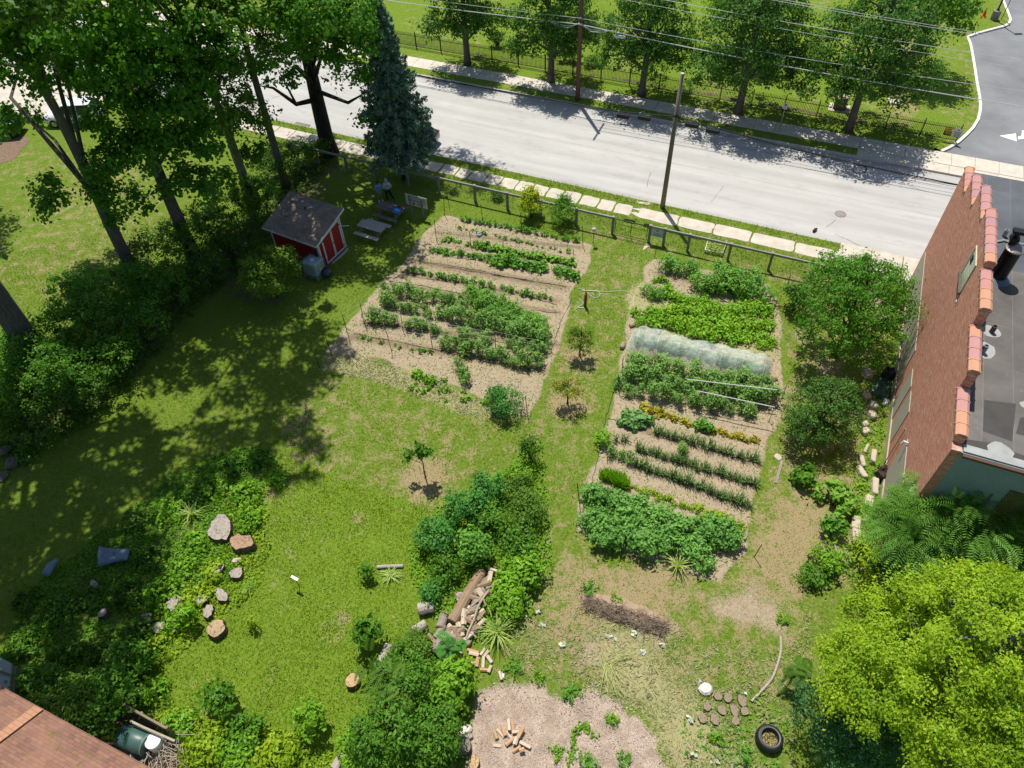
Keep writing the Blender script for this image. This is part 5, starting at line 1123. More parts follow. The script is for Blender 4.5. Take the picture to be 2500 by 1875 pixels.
# worn patches and wheel ruts of dirt by the shed, and hardware on the street
t = thing("storm_drain", "rusty storm drain grate set at the near kerb by the big maple", "drain", z2(435, 962, -0.12), AZ)
MB().box((0, 0, 0.0), (1.3, 0.4, 0.03)).build("frame", plain("drain_iron", (0.12, 0.10, 0.09), 0.7), t)
mb = MB()
for x in np.linspace(-0.55, 0.55, 12): mb.box((x, 0, 0.02), (0.045, 0.34, 0.02))
mb.build("grate", plain("drain_bar", (0.30, 0.27, 0.25), 0.7), t)
# ------------------------------------------------------------------ tall trees on the left
def rel(base, f, q, z): p = f(*q, z) if not isinstance(q, Vector) else q; return (p.x-base.x, p.y-base.y, z)
TGL = "tall trees along the left hedgerow"
def blob(base, u, v, z, rx, ry, rz, w=1.0):
    p = W(u, v, z); return (p.x-base.x, p.y-base.y, z, rx, ry, rz, w)
b1 = W(300, 612)
make_tree("tall_tree", "tall leaning grey-trunked tree with low leaf sprays, second trunk from the photo's left edge", "tree", b1, 18, 0.36,
          [(-1.5, 1.5, 16.5, 4.0, 3.8, 3.5), blob(b1, 40, 110, 12, 2.6, 2.6, 2.0, 0.9), blob(b1, 30, 260, 9.0, 1.4, 1.4, 1.0, 0.7), blob(b1, 215, 265, 9.2, 1.3, 1.2, 0.9, .7), blob(b1, 130, 180, 11, 1.4, 1.2, 0.9, .6), blob(b1, 120, 440, 7.0, 1.0, 1.0, 0.7, 0.8), blob(b1, 225, 420, 6.6, 1.4, 1.2, 0.8, 0.8), blob(b1, 210, 350, 8.4, 1.3, 1.2, 0.9, 0.7), blob(b1, 100, 400, 8.0, 1.0, 0.9, 0.6, 0.6), blob(b1, 245, 470, 5.4, 0.8, 0.8, 0.6, .7)],
          21000, 0.21, L_TREE, BARK_G, 101, TGL, (0.6, 0.2), 0.6, 60, 0.35, 26, 0.8, 0.3)
b2 = W(420, 556)
make_tree("tall_tree", "tall tree with broad heart-shaped leaves, third trunk from the photo's left edge", "tree", b2, 17, 0.38,
          [(-0.3, 0, 15.5, 5.5, 5.0, 4.5), blob(b2, 330, 170, 11.5, 3.4, 3.0, 2.6, 1.3), blob(b2, 240, 110, 13, 3.0, 2.6, 2.2, 1.1), blob(b2, 300, 330, 8.6, 2.3, 2.0, 1.5, 1.2), blob(b2, 430, 300, 8.0, 2.0, 1.8, 1.6, 1.1), blob(b2, 400, 400, 6.2, 1.8, 1.4, 1.2, 1.0), blob(b2, 420, 120, 12, 2.5, 2.4, 2.0, 1.0), blob(b2, 300, 440, 5.0, 1.2, 1.0, 0.8, .7), blob(b2, 470, 400, 5.2, 1.3, 1.2, 1.0, .8), blob(b2, 360, 250, 9.8, 2.2, 2.0, 1.6, 1.0)],
          36000, 0.23, L_TREE, BARK_G, 102, TGL, (0.2, 0.3), 0.6, 60, 0.35, 26, 0.8, 0.3)
b3 = W(85, 775)
make_tree("tall_tree", "thick grey trunk leaving the frame at far left above the shrubs", "tree", b3, 19, 0.62,
          [(0.5, -2.5, 17, 4.5, 3.5, 3.0), (4.5, 0.5, 18.5, 3.2, 2.6, 2.0)], 11000, 0.30, L_DARK, BARK_G, 103, TGL, (0.6, 0.3), 0.7, 60, 0.4, 16, 0.8, 0.5)
b4 = W(548, 436)
make_tree("tall_tree", "tree with pale streak on its twisted trunk, left of the shed", "tree", b4, 14, 0.30,
          [blob(b4, 520, 260, 6.5, 1.9, 1.8, 2.0, 1.2), blob(b4, 560, 330, 4.4, 1.2, 1.1, 1.2, .9), blob(b4, 470, 190, 9.5, 2.2, 2.0, 2.0, 1.2), blob(b4, 420, 110, 12, 2.8, 2.6, 2.2, 1.0), (-0.3, 0, 15.5, 4.5, 4.0, 3.0), (-15.5-b4.x, 32.5-b4.y, 19.5, 3.4, 3.2, 1.8), (-18.5-b4.x, 29.5-b4.y, 19.3, 3.2, 3.0, 1.8, 1.2), (-13.5-b4.x, 30.5-b4.y, 20.5, 2.4, 2.4, 1.6, 1.2)],
          25000, 0.24, L_DARK, BARK_P, 104, TGL, (-0.5, 0.2), 0.55, 60, 0.35, 20, 0.6, 0.35)
b5 = W(618, 404)
make_tree("tall_tree", "slender bare straight trunk rising just behind the shed", "tree", b5, 19, 0.25,
          [(0, 0, 17.5, 4.6, 4.2, 3.4), (-14.0-b5.x, 36.0-b5.y, 18.8, 3.4, 3.2, 2.0),  blob(b5, 490, 40, 14, 2.2, 2.0, 1.6, .6), blob(b5, 575, 150, 10.5, 0.9, 0.9, 0.8, .3)], 18000, 0.26, L_MID, BARK_G, 105, TGL, (0.2, 0.1), 0.6, 60, 0.4, 12, 0.7, 0.6)
b6 = W(712, 330)
make_tree("street_tree", "dark-trunked maple with low spreading limbs at the fence corner", "tree", b6, 15, 0.52,
          [blob(b6, 640, 70, 11, 3.0, 2.6, 2.2), blob(b6, 735, 80, 10.5, 2.4, 2.2, 2.0), blob(b6, 690, 20, 13, 3.2, 3.0, 2.2), blob(b6, 580, 130, 9, 1.6, 1.5, 1.2, .7), blob(b6, 765, 165, 8.2, 1.1, 1.1, 1.0, .8), blob(b6, 620, 175, 8, 1.5, 1.2, 0.8, .5), blob(b6, 785, 250, 5.2, 0.7, 0.6, 0.6, .5), (0, 0, 15, 4.5, 4.2, 3), (3.5, 6.0, 18.5, 4.5, 3.6, 2.0, 1.0), (8.0, 4.5, 18.5, 3.2, 3.0, 1.8, .9), (-3.5, 6.5, 18, 4, 3.5, 2, .9)],
          40000, 0.21, L_TREE, bark("bark_black", (0.018, 0.015, 0.013), (0.06, 0.05, 0.042)), 106, TGL, (0.0, 0.0), 0.6, 60, 0.35, 30, 0.8, 0.36)
mb = MB(); mb.tube([(0, 0, 4.2), rel(b6, W, (640, 225), 4.9), rel(b6, W, (590, 190), 5.6), rel(b6, W, (560, 185), 6.0)], [0.2, 0.15, 0.09, 0.03], 8); mb.tube([(0, 0, 4.9), rel(b6, W, (752, 222), 5.3), rel(b6, W, (790, 200), 5.9)], [0.17, 0.11, 0.03], 8); mb.tube([rel(b6, W, (640, 225), 4.9), rel(b6, W, (600, 150), 7.0)], [0.1, 0.03], 6)
mb.build("limbs", bark("bark_black", (0.018, 0.015, 0.013), (0.06, 0.05, 0.042)), [o for o in COL.objects if o.name.startswith("street_tree")][0], smooth=True)
make_tree("shade_tree", "tree left of the frame whose crown shades the weed bank", "tree", Vector((-27, 15, 0)), 18, 0.4, [(4.5, 4.5, 16.5, 5.5, 5.0, 3.2), (7.5, 1.0, 15.5, 3.2, 3.4, 2.2), (2, 8, 17, 4, 3.5, 2.5), (6, 9, 18, 3.5, 3.5, 2.2)], 19000, 0.3, L_DARK, BARK_G, 130, None, (1, 1), 0.8, 60, 0.35, 14, 0.8, 0.5)
for i, (q, r, lb) in enumerate(((W(-70, 440), 4.2, "tree crown reaching over the top left corner, behind the leaning trunk"), (W(330, 120), 5.0, "tree standing on the far verge behind the tall trees at top left"))):
    make_tree("back_tree", lb, "tree", q, 13+i*0, 0.3, [(0, 0, 11-4*i, r, r*0.9, 4.2-i*0.8)], 9000-2000*i, 0.26, (L_OLIVE, L_MID)[i], BARK_G, 120+i, None, (0, 0), 0.7, 60, 0.4, 12)
# extra crown shading the lawn, leaves only seen from the side views
# ------------------------------------------------------------------ blue spruce
def spruce():
    base = W(875, 385); t = thing("blue_spruce", "blue-green conical spruce standing at the garden fence by the street", "tree", base); rg = rng(201); H = 13.0
    Ps, Ns, mb = [], [], MB(); mb.tube([(0, 0, -0.1), (0.05, 0, H*0.5), (0, 0, H)], [0.24, 0.15, 0.02], 10)
    z = 2.4
    while z < H-0.2:
        R0 = 3.0*(1-(z-0.9)/(H-0.9))**0.80*(0.85+0.25*rg.random()); k = max(5, int(10*R0/3+5)); a0 = rg.random()*6.28
        if z < 3.2: R0 *= 0.85
        for j in range(k):
            a = a0+2*math.pi*j/k+rg.normal(0, 0.15); L = R0*(0.75+0.45*rg.random()); dz = -0.22*L+0.1
            dirv = np.array([math.cos(a), math.sin(a), 0]); m = int(60*L+14)
            f = rg.random(m)**0.6; lat = rg.normal(0, 1, m)*0.20*(1.15-f)*L**0.7; sd = np.array([-dirv[1], dirv[0], 0])
            P = dirv*(f*L)[:, None]+sd*lat[:, None]; P[:, 2] = z+dz*f+0.10*f*f*L+rg.normal(0, 0.06, m)-np.abs(lat)*0.5-0.15*rg.random(m)
            Ps.append(P); Ns.append(np.tile(dirv*0.3+np.array([0, 0, 0.9]), (m, 1)))
            if L > 1.0 and j % 2 == 0: mb.tube([(0, 0, z), tuple(dirv*L*0.5+np.array([0, 0, z+dz*0.5])), tuple(dirv*L*0.9+np.array([0, 0, z+dz*0.9]))], [0.035, 0.02, 0.008], 5, cap=False)
        z += 0.26+0.06*rg.random()
    V, F, r = leaf_geo(rg, np.concatenate(Ps), np.concatenate(Ns), 0.26, 0.34, droop=0.25)
    mb.build("trunk", BARK_B, t, smooth=True); link("crown", npmesh("crown", V, F, L_SPRUCE, r), t)
spruce()
# ------------------------------------------------------------------ row of park trees
PTG = "trees in a row along the park fence"
park_lab = ("park tree behind the fence, first of the row from the left, beside the spruce", "park tree with forked trunk just left of the utility pole", "park tree in the row, first to the right of the utility pole", "widest dark park tree, right of the bare timber pole", "low-forked park tree nearest the driveway, last of the row")
for i, ((u, v), rw, H, n) in enumerate((((1010, 138), 3.4, 9.5, 12500), ((1190, 176), 3.7, 9.5, 13500), ((1386, 204), 3.8, 10, 15000), ((1594, 244), 4.9, 11.5, 21000), ((1832, 282), 5.0, 11.5, 22000))):
    b = W(u, v); rw *= 1.08; hz = 5.0 if i < 3 else 5.5; zr_ = 3.2 if i < 3 else 3.9
    bl = [(0, 0.3, hz, rw*0.85, rw*0.8, zr_), (-rw*0.55, -0.4, hz-1.6, rw*0.45, rw*0.42, 1.2, .9), (rw*0.55, -0.2, hz-1.5, rw*0.48, rw*0.42, 1.3, .9), (0.2, -1.0, hz-0.9, rw*0.5, rw*0.4, 1.5, .8), (0, 0, hz+2.4, rw*0.6, rw*0.6, 2.0)]
    make_tree("park_tree", park_lab[i], "tree", b, H, 0.26, bl, n, 0.23, leafm('leaf_park', (0.022, 0.075, 0.012), (0.06, 0.165, 0.022), 0.3), BARK_G, 210+i, PTG, (0, 0), 0.55, 50, 0.45, 22, 0.5, 0.2)
for i, (t_, n_, h, lb, m) in enumerate(((-7.5, 64.5, 8.5, "bright green tree farther back in the park, between the two widest trees", L_BRIGHT), (6.0, 66, 10.0, "park tree farther back at the top edge, behind the last of the row", L_MID), (-24, 66, 9, "park tree at the top edge, farther back than the second of the row", L_OLIVE))):
    b = R(t_, n_); make_tree("park_tree", lb, "tree", b, h, 0.24, [(0, 0, h*0.55, 3.6, 3.3, h*0.36)], 6500, 0.26, m, BARK_G, 220+i, "park trees farther back", (0, 0), 0.6, 50, 0.45, 12)
for i, (f, q, r) in enumerate(((z2, (1950, 345), 0.75), (z3, (40, 350), 0.7), (z3, (640, 480), 0.6), (z3, (760, 510), .5), (z3, (1260, 580), 0.9), (z3, (560, 470), .6))):
    lb = ("round dark shrub on park lawn, first left along the iron fence", "round dark shrub on park lawn, second from the left along the iron fence", "small dark shrub left of the utility pole at the iron fence", "low dark shrub right of the utility pole behind the iron fence", "wide dark shrub behind the iron fence between third and fourth park tree", "small shrub under the park tree beside the utility pole")[i]
    make_shrub("park_shrub", lb, "shrub", f(*q), [(0, 0, 0.7*r+0.1, r, r*0.9, 0.75*r)], 500, 0.15, L_DARK, 230+i, "shrubs along the iron fence")
# ------------------------------------------------------------------ hedgerow at left
HG = "shrubs of the dense left hedgerow"
hedge = [(655, 345, 1.3, 2.2, 0), (612, 372, 1.4, 2.6, 0), (690, 330, 0.9, 1.6, 0), (575, 425, 1.4, 2.6, 1), (520, 470, 1.7, 3.0, 0), (470, 505, 1.7, 3.0, 0), (505, 545, 1.2, 2.0, 0), (425, 545, 1.9, 3.2, 1), (450, 600, 1.4, 2.2, 0), (365, 560, 1.6, 3.2, 0),
         (380, 630, 1.8, 2.8, 1), (320, 640, 1.9, 3.2, 2), (250, 640, 1.9, 3.2, 2), (180, 655, 1.7, 2.8, 3), (330, 715, 1.6, 2.6, 1), (265, 720, 1.9, 3.0, 1), (200, 720, 1.7, 2.8, 2), (140, 720, 1.6, 2.6, 2), (250, 790, 1.6, 2.4, 1), (180, 800, 1.8, 3.0, 2), (110, 790, 1.7, 2.8, 3),
         (60, 770, 1.5, 2.4, 2), (190, 865, 1.4, 2.2, 0), (120, 870, 1.8, 3.0, 1), (50, 860, 1.7, 2.8, 1), (0, 810, 1.7, 2.8, 2), (90, 925, 1.4, 2.0, 0), (25, 915, 1.5, 2.4, 0), (-30, 870, 1.8, 2.8, 1)]
pal = (L_DARK, L_MID, L_TREE, L_MID)
for i, (u, v, r, h, m) in enumerate(hedge):
    b = W(u, v+26*h/3); rg = rng(300+i)
    bl = [(rg.normal(0, .2), rg.normal(0, .2), h*0.52, r, r*0.95, h*0.48), (rg.uniform(-.6, .6)*r, rg.uniform(-.6, .6)*r, h*0.75, r*0.55, r*0.55, h*0.35, .8)]
    near = ["by the fence corner tree", "near the shed's rear", "under the leaning trunks", "beside the shaded lawn edge", "toward the far left edge"][min(4, i//6)]
    ordn = "first second third fourth fifth sixth seventh eighth ninth tenth eleventh twelfth thirteenth fourteenth fifteenth sixteenth seventeenth eighteenth nineteenth twentieth twenty-first twenty-second twenty-third twenty-fourth twenty-fifth twenty-sixth twenty-seventh twenty-eighth last".split()[i]
    make_shrub("hedge_shrub", "%s hedgerow shrub %s, %s from the street end" % (("deep green", "mid green", "bluish green", "olive green")[m], near, ordn), "shrub", b, bl, int(900*r*r/2+850), 0.16, pal[m], 300+i, HG, 5, 0.34, 40)
# ivy climbing the trunks
for i, (b, h, r, lb) in enumerate(((b3, 2.6, 0.6, "ivy wrapped round the thick trunk at far left"), (b1, 1.8, 0.42, "ivy sleeve at the foot of the leaning grey trunk"), (b4, 2.0, .4, "ivy sleeve round the foot of the pale-streaked trunk"))):
    rg = rng(340+i); m = 700; a = rg.random(m)*6.28; zz = rg.random(m)**1.3*h; P = np.stack([np.cos(a)*r*(1.25-0.2*zz/h), np.sin(a)*r*(1.25-0.2*zz/h), zz], 1); V, F, rr = leaf_geo(rg, P, P*np.array([1, 1, 0])+np.array([0, 0, .4]), 0.15, 0.9)
    tag(link("ivy", npmesh("ivy", V, F, L_DARK, rr), None, b), lb, "ivy", "ivy on the tall trunks")
# ------------------------------------------------------------------ shrubs and small trees in the garden
def sh(name, lab, u, v, r, h, mat, n, size, seed, cat="shrub", group=None, aspect=0.55, lobes=2, **k):
    b = W(u, v); rg = rng(seed); bl = [(0, 0, h*0.55, r, r, h*0.45)]
    for j in range(lobes):
        a = rg.random()*6.28; bl.append((math.cos(a)*r*0.55, math.sin(a)*r*0.55, h*(0.45+0.35*rg.random()), r*0.5, r*0.5, h*0.3, .9))
    return make_shrub(name, lab, cat, b, bl, n, size, mat, seed, group, k.get('stems', 5), k.get('clump', 0.28), k.get('per', 35), aspect, k.get('shell', 0.45), k.get('low', -0.3), k.get('droop', 0.0))
sh("smoke_bush", "round green bush with rusty leaf tips hiding the shed's side wall", 600, 640, 1.75, 3.3, L_RUST, 7500, 0.15, 401)
sh("fence_bush", "yellow-topped leafy bush standing just outside the garden fence", 1147, 470, 0.85, 2.1, leafm("leaf_gold", (0.06, 0.17, 0.012), (0.34, 0.38, 0.02)), 2400, 0.15, 402)
sh("fence_bush", "spiky dark green bush outside the fence, right of the yellow-topped one", 1215, 484, 0.95, 1.7, L_MID, 2400, 0.17, 403, aspect=0.3)
sh("fence_bush", "small low dark shrub outside the fence, left of the yellow-topped bush", 1072, 430, 0.45, 0.7, L_DARK, 500, 0.12, 404)
sh("wall_bush", "dark narrow bush at the street end of the brown mown path", 1712, 668, 0.75, 1.9, L_DARK, 2000, 0.14, 405)
sh("vine", "grey-green vine tangled in the fence wire beside the wall tree", 1745, 655, 0.9, 1.5, L_OLIVE, 900, 0.11, 406, "vine", clump=0.5)
bw = W(1802, 768)
make_tree("wall_tree", "broad bright green multi-stemmed tree growing against the brick wall", "tree", bw, 5.0, 0.13, [(0, 0, 3.9, 3.1, 2.9, 2.3), (-1.3, -0.9, 2.9, 1.7, 1.6, 1.5), (1.5, 0.8, 3.6, 1.9, 1.9, 1.8), (-0.7, 1.3, 4.3, 1.8, 1.7, 1.6), (0.9, -1.4, 2.6, 1.5, 1.4, 1.3), (-0.2, 0.3, 5.3, 1.7, 1.6, 1.1)], 21000, 0.16, leafm("leaf_fresh", (0.028, 0.115, 0.010), (0.085, 0.235, 0.02)), BARK_B, 410, None, (0.1, 0.1), 0.34, 34, 0.5, 36, 0.42, 0.1)
bw = W(1757, 938)
make_tree("dense_shrub_tree", "dense rounded dark green tree below the broad wall tree", "tree", bw, 3.6, 0.11, [(0, 0, 1.9, 1.85, 1.75, 1.6), (-0.7, -0.5, 1.5, 1.2, 1.2, 1.1), (0.7, 0.4, 2.3, 1.2, 1.1, 1.0)], 13000, 0.11, leafm('leaf_plum', (0.022, 0.075, 0.012), (0.065, 0.16, 0.03), 0.25), BARK_B, 411, None, (0, 0), 0.26, 34, 0.5, 22, 0.5, 0.1)
sh("young_shrub", "small bright leafy shrub below the dense rounded tree", 1736, 1040, 0.45, 1.0, L_MID, 500, 0.2, 412, aspect=0.8)
sh("young_shrub", "fig-like shrub with big lobed leaves beside the stone edging", 1800, 1090, 0.85, 0.9, leafm("leaf_fig", (0.08, 0.20, 0.03), (0.18, 0.34, 0.06)), 700, 0.30, 413, aspect=0.45)
sh("young_shrub", "narrow leafy plant near the long stone slab, below the fig-like shrub", 1793, 1150, 0.45, 1.0, L_CROP, 450, 0.24, 414, aspect=0.45)
for i, (u, v, r, h, m, lb) in enumerate(((1780, 1215, 0.8, 0.8, L_BRIGHT, "bright weedy shrub at the end of the stone edging"), (1870, 1210, 0.9, 0.9, L_LIME, "yellow-green weedy shrub by the corner of the brick wall"), (1760, 1250, 0.6, 0.6, L_MID, "low green weed clump at the left foot of the big yellow-green tree"), (1868, 1110, 0.3, 0.4, L_BRIGHT, "small weed clump against the brick wall foot"))):
    sh("weedy_shrub", lb, u, v, r, h, m, int(1200*r), 0.15, 420+i)
# big yellow-green tree, lower right
c = W(2105, 1455, 5.8); bt = Vector((c.x, c.y, 0))
make_tree("box_elder", "large yellow-green tree filling the lower right corner of the photo", "tree", bt, 9.5, 0.32, [(0.0, 0.0, 5.7, 3.78, 3.52, 2.64), (-2.29, -0.26, 4.75, 2.11, 2.11, 1.5), (-1.58, 1.67, 4.56, 1.85, 1.76, 1.32), (1.41, 2.02, 5.51, 1.94, 1.76, 1.41), (-0.7, -2.11, 5.13, 1.94, 1.76, 1.58), (1.06, -1.94, 6.65, 2.29, 2.11, 1.58), (0.0, 0.44, 8.17, 2.11, 1.94, 1.23), (3.17, 0.53, 6.08, 2.11, 2.11, 1.94), (-3.43, 0.79, 3.99, 1.14, 1.06, 0.79)],
          105000, 0.115, leafm('leaf_elder', (0.07, 0.165, 0.010), (0.30, 0.44, 0.03), 0.42, 0.42, (0.46, 0.44, 0.06)), BARK_G, 430, None, (0, 0), 0.40, 210, 0.80, 40, 0.5, 0.25, -0.1, flat=0.45)
b_ = W(1770, 1590)
make_tree("dark_shrub_tree", "dark blue-green feathery tree under the big yellow-green crown", "tree", b_, 4.0, 0.10, [(0, 0, 2.3, 1.5, 1.6, 1.8), (0.9, -0.6, 2.9, 1.5, 1.5, 1.6), (1.7, 0.3, 2.6, 1.4, 1.4, 1.6), (0.3, -1.5, 2.0, 1.3, 1.2, 1.4)], 17000, 0.12, leafm("leaf_dark_blue", (0.018, 0.075, 0.028), (0.05, 0.16, 0.06)), BARK_B, 431, None, (0, 0), 0.3, 40, 0.45, 16, 0.4, 0.2)
# compound-leaved trees
def fronds(rg, centres, n, L, pairs, lw, ll):
    Vs, Fs, Rs, k = [], [], [], 0
    for i in range(n):
        C, out = centres[rg.integers(len(centres))]; d = out*0.8+rg.normal(0, 0.5, 3); d[2] = d[2]*0.4+0.15; d /= np.linalg.norm(d)
        C = C+rg.normal(0, 0.25, 3); ln = L*(0.7+0.5*rg.random()); sd = np.cross(d, (0, 0, 1)); sd /= np.linalg.norm(sd)+1e-6; rr = rg.random(); s_ = np.linspace(0.18, 1.0, pairs)
        up = np.cross(sd, d)
        for f in s_:
            p = C+d*ln*f+np.array([0, 0, -0.55*ln*f*f])
            w = ll*(0.6+0.8*math.sin(math.pi*(0.12+0.8*f)))
            for q in (-1, 1):
                e = sd*q+d*0.45+np.array([0, 0, -0.25]); e /= np.linalg.norm(e); g = np.cross(e, up); g /= np.linalg.norm(g)+1e-6
                Vs += [p, p+e*w*0.5+g*lw, p+e*w, p+e*w*0.5-g*lw]; Rs += [rr]*4; Fs.append((k, k+1, k+2, k+3)); k += 4
    return np.array(Vs), np.array(Fs), np.array(Rs)
def frond_tree(name, label, cat, base, H, r0, blobs, n, L, pairs, lw, ll, mat, seed, nb=12, group=None):
    rg = rng(seed); t = thing(name, label, cat, base, 0, group); cs = []
    for b in blobs:
        for _ in range(30):
            d = rg.normal(0, 1, 3); d /= np.linalg.norm(d)
            if d[2] < -0.2: d[2] *= -1
            cs.append((np.array(b[:3])+d*np.array(b[3:6])*(0.5+0.5*rg.random()), d))
    V, F, r = fronds(rg, cs, n, L, pairs, lw, ll); mb = MB(); pts = [(0, 0, -0.05), (0.05, 0, H*0.4), (0, 0.05, H*0.75), (0, 0, H)]; mb.tube(pts, [r0*1.2, r0, r0*0.6, r0*0.2], 8)
    branches(mb, rg, pts, [cs[rg.integers(len(cs))][0] for _ in range(nb)], r0, 0.2)
    mb.build("trunk", BARK_G, t, smooth=True); link("crown", npmesh("crown", V, F, mat, r), t); return t
c = W(2120, 1095, 5.6); bn = Vector((c.x, c.y, 0))
frond_tree("walnut_tree", "tree with long feathery compound leaves overlapping the teal rear wall", "tree", bn, 6.5, 0.18, [(0, 0, 4.9, 2.2, 1.8, 1.3), (-1.9, -0.2, 4.0, 1.3, 1.3, 1.0), (1.8, 0.2, 5.3, 1.8, 1.7, 1.2), (0.3, -1.2, 3.7, 1.8, 1.2, 1.0), (-1.2, 0.6, 4.3, 1.1, 1.0, .8), (0, -2.0, 3.2, 2.6, 1.6, 1.2)], 3800, 0.78, 8, 0.019, 0.18, leafm("leaf_walnut", (0.035, 0.12, 0.018), (0.11, 0.24, 0.045), 0.25, 0.35), 440, 20)
# ------------------------------------------------------------------ centre mass of shrubs along the old boundary
CG = "shrubs of the overgrown strip in the middle"
cen = [(1147, 992, 0.60, 2.0, L_DARK, 0.12, "vine-covered dark stump-like bush at the tip of the middle strip"), (1128, 1030, 0.7, 0.6, L_BRIGHT, 0.13, "low bright green growth just below the vine-covered bush"),
       (1120, 1075, 1.0, 1.3, L_OLIVE, 0.11, "olive green wiry shrub high in the middle strip"), (1055, 1070, 0.95, 1.5, L_BLUE, 0.14, "blue-green locust-like shrub, uppermost on the strip's left side"), (1010, 1115, 1.2, 1.9, L_BLUE, 0.14, "large blue-green shrub, second on the strip's left side"),
       (945, 1175, 1.15, 1.7, L_BLUE, 0.14, "blue-green shrub at the strip's left corner"), (1065, 1140, 1.0, 1.5, L_MID, 0.13, "mid green shrub in the very middle of the strip"), (1140, 1125, 1.2, 1.6, L_OLIVE, 0.11, "olive shrub on the path side of the middle strip"),
       (1115, 1190, 1.1, 1.6, L_MID, 0.16, "leafy shrub on the path side, below the olive shrub"), (1030, 1200, 1.0, 1.7, L_CROP, 0.15, "pale green big-leaved shrub above the rotten log"), (1130, 1255, 1.15, 1.5, L_BRIGHT, 0.19, "bright big-leaved shrub beside the mown path"), (1095, 1310, 0.95, 1.3, L_BRIGHT, 0.19, "bright big-leaved shrub just above the tall grass clump"),
       (960, 1245, 0.8, 1.2, L_MID, 0.14, "green shrub left of the rotten log"), (935, 1290, 0.6, 1.0, L_BLUE, 0.13, "small blue-green shrub nearest the two split logs")]
for i, (u, v, r, h, m, s, lb) in enumerate(cen):
    sh("boundary_shrub", lb, u, v, r*0.8, h*0.92, m, int((1500*r*r+1100*r)*0.62), s, 500+i, group=CG, aspect=0.6)
# lower centre shrubs
for i, (u, v, r, h, m, s, lb, n) in enumerate(((900, 1415, 0.9, 1.7, L_OLIVE, 0.10, "fine-leaved bush between the split log and the firewood", 3600), (885, 1480, 1.5, 2.3, L_MID, 0.13, "large leafy bush below the fine-leaved bush", 5200), (975, 1500, 1.1, 1.9, L_BRIGHT, 0.20, "big-leaved bright bush beside the wood-chip patch", 2200), (850, 1600, 1.7, 2.6, L_MID, 0.15, "large green bush at the bottom edge of the photo", 5600), (935, 1620, 1.5, 2.5, L_MID, 0.15, "green bush at the bottom edge, next to the round log end", 4800), (775, 1640, 0.9, 1.4, L_BRIGHT, 0.16, "small bright bush at bottom edge beside the grey split log", 1700), (1000, 1450, 0.5, 0.9, L_LIME, 0.13, "small yellow-green shrub at the edge of the wood chips", 600))):
    sh("garden_bush", lb, u, v, r*0.86, h*0.9, m, int(n*0.72), s, 530+i, aspect=0.5)
for i, (u, v, m, lb) in enumerate(((835, 1500, L_DARK, "dark fern-like sumac fan left of the lower bushes"), (885, 1530, leafm("leaf_sumac_red", (0.05, 0.12, 0.02), (0.10, 0.2, 0.03), 0.3, 0.45, (0.45, 0.12, 0.04)), "sumac fan with reddish young leaves in the lower bushes"), (985, 1420, L_BLUE, "small sumac fan beside the stacked firewood"), (1720, 1480, L_DARK, "sumac frond poking out of the big tree's left edge"))):
    b = W(u, v); frond_tree("sumac", lb, "shrub", b, 1.9 if i < 2 else 1.1, 0.03, [(0, 0, 1.9 if i < 2 else 1.1, 0.10, 0.10, 0.1)], 13, 0.85 if i < 2 else 0.6, 12, 0.028, 0.18, m, 545+i, 0, "sumac fans among the bushes")
# ------------------------------------------------------------------ young trees on the lawn
def sapling(lab, u, v, H, blobs, mat, seed, size=0.2, n=350, r0=0.03, nb=5, name="young_tree", aspect=0.5, per=14, clump=0.22, lean=(0, 0), fork=.4, group=None):
    return make_tree(name, lab, "tree", W(u, v), H, r0, blobs, n, size, mat, BARK_B, seed, group, lean, clump, per, 0.3, nb, aspect, fork, -0.6, 0.0, 0.7, 0.04)
sapling("slender young tree with sparse drooping leaves alone on the middle lawn", 919, 1030, 2.6, [(-0.15, 0.1, 2.2, 0.35, 0.35, 0.55), (-0.65, 0.1, 1.75, 0.3, 0.25, 0.3, .8), (0.25, 0, 1.9, 0.3, 0.3, 0.4), (0.1, 0.0, 2.7, 0.2, 0.2, 0.3, .6)], L_MID, 601, 0.24, 300, 0.032, 9, fork=.3)
sapling("young peach tree in the grass strip between the two beds, upper one", 1252, 768, 2.3, [(0, 0, 1.45, 0.72, 0.7, 0.75), (0.2, -0.3, 1.1, 0.5, 0.5, 0.45), (-0.3, 0.1, 1.8, 0.4, 0.4, 0.4)], leafm("leaf_peach", (0.05, 0.13, 0.012), (0.13, 0.22, 0.02)), 602, 0.15, 1500, 0.045, 14, aspect=0.3, per=28, clump=0.2, fork=.15, group="peach trees in the strip between the beds")
sapling("young peach tree with yellowish leaves in the strip between the beds, lower one", 1226, 872, 1.9, [(0, 0, 1.4, 0.85, 0.8, 0.45), (0.3, -0.2, 1.1, 0.6, 0.5, 0.3), (-0.4, 0.1, 1.5, 0.4, 0.4, 0.35)], leafm("leaf_peach_gold", (0.07, 0.15, 0.012), (0.27, 0.28, 0.03)), 603, 0.15, 1100, 0.045, 14, aspect=0.3, per=26, clump=0.2, fork=.15, group="peach trees in the strip between the beds")
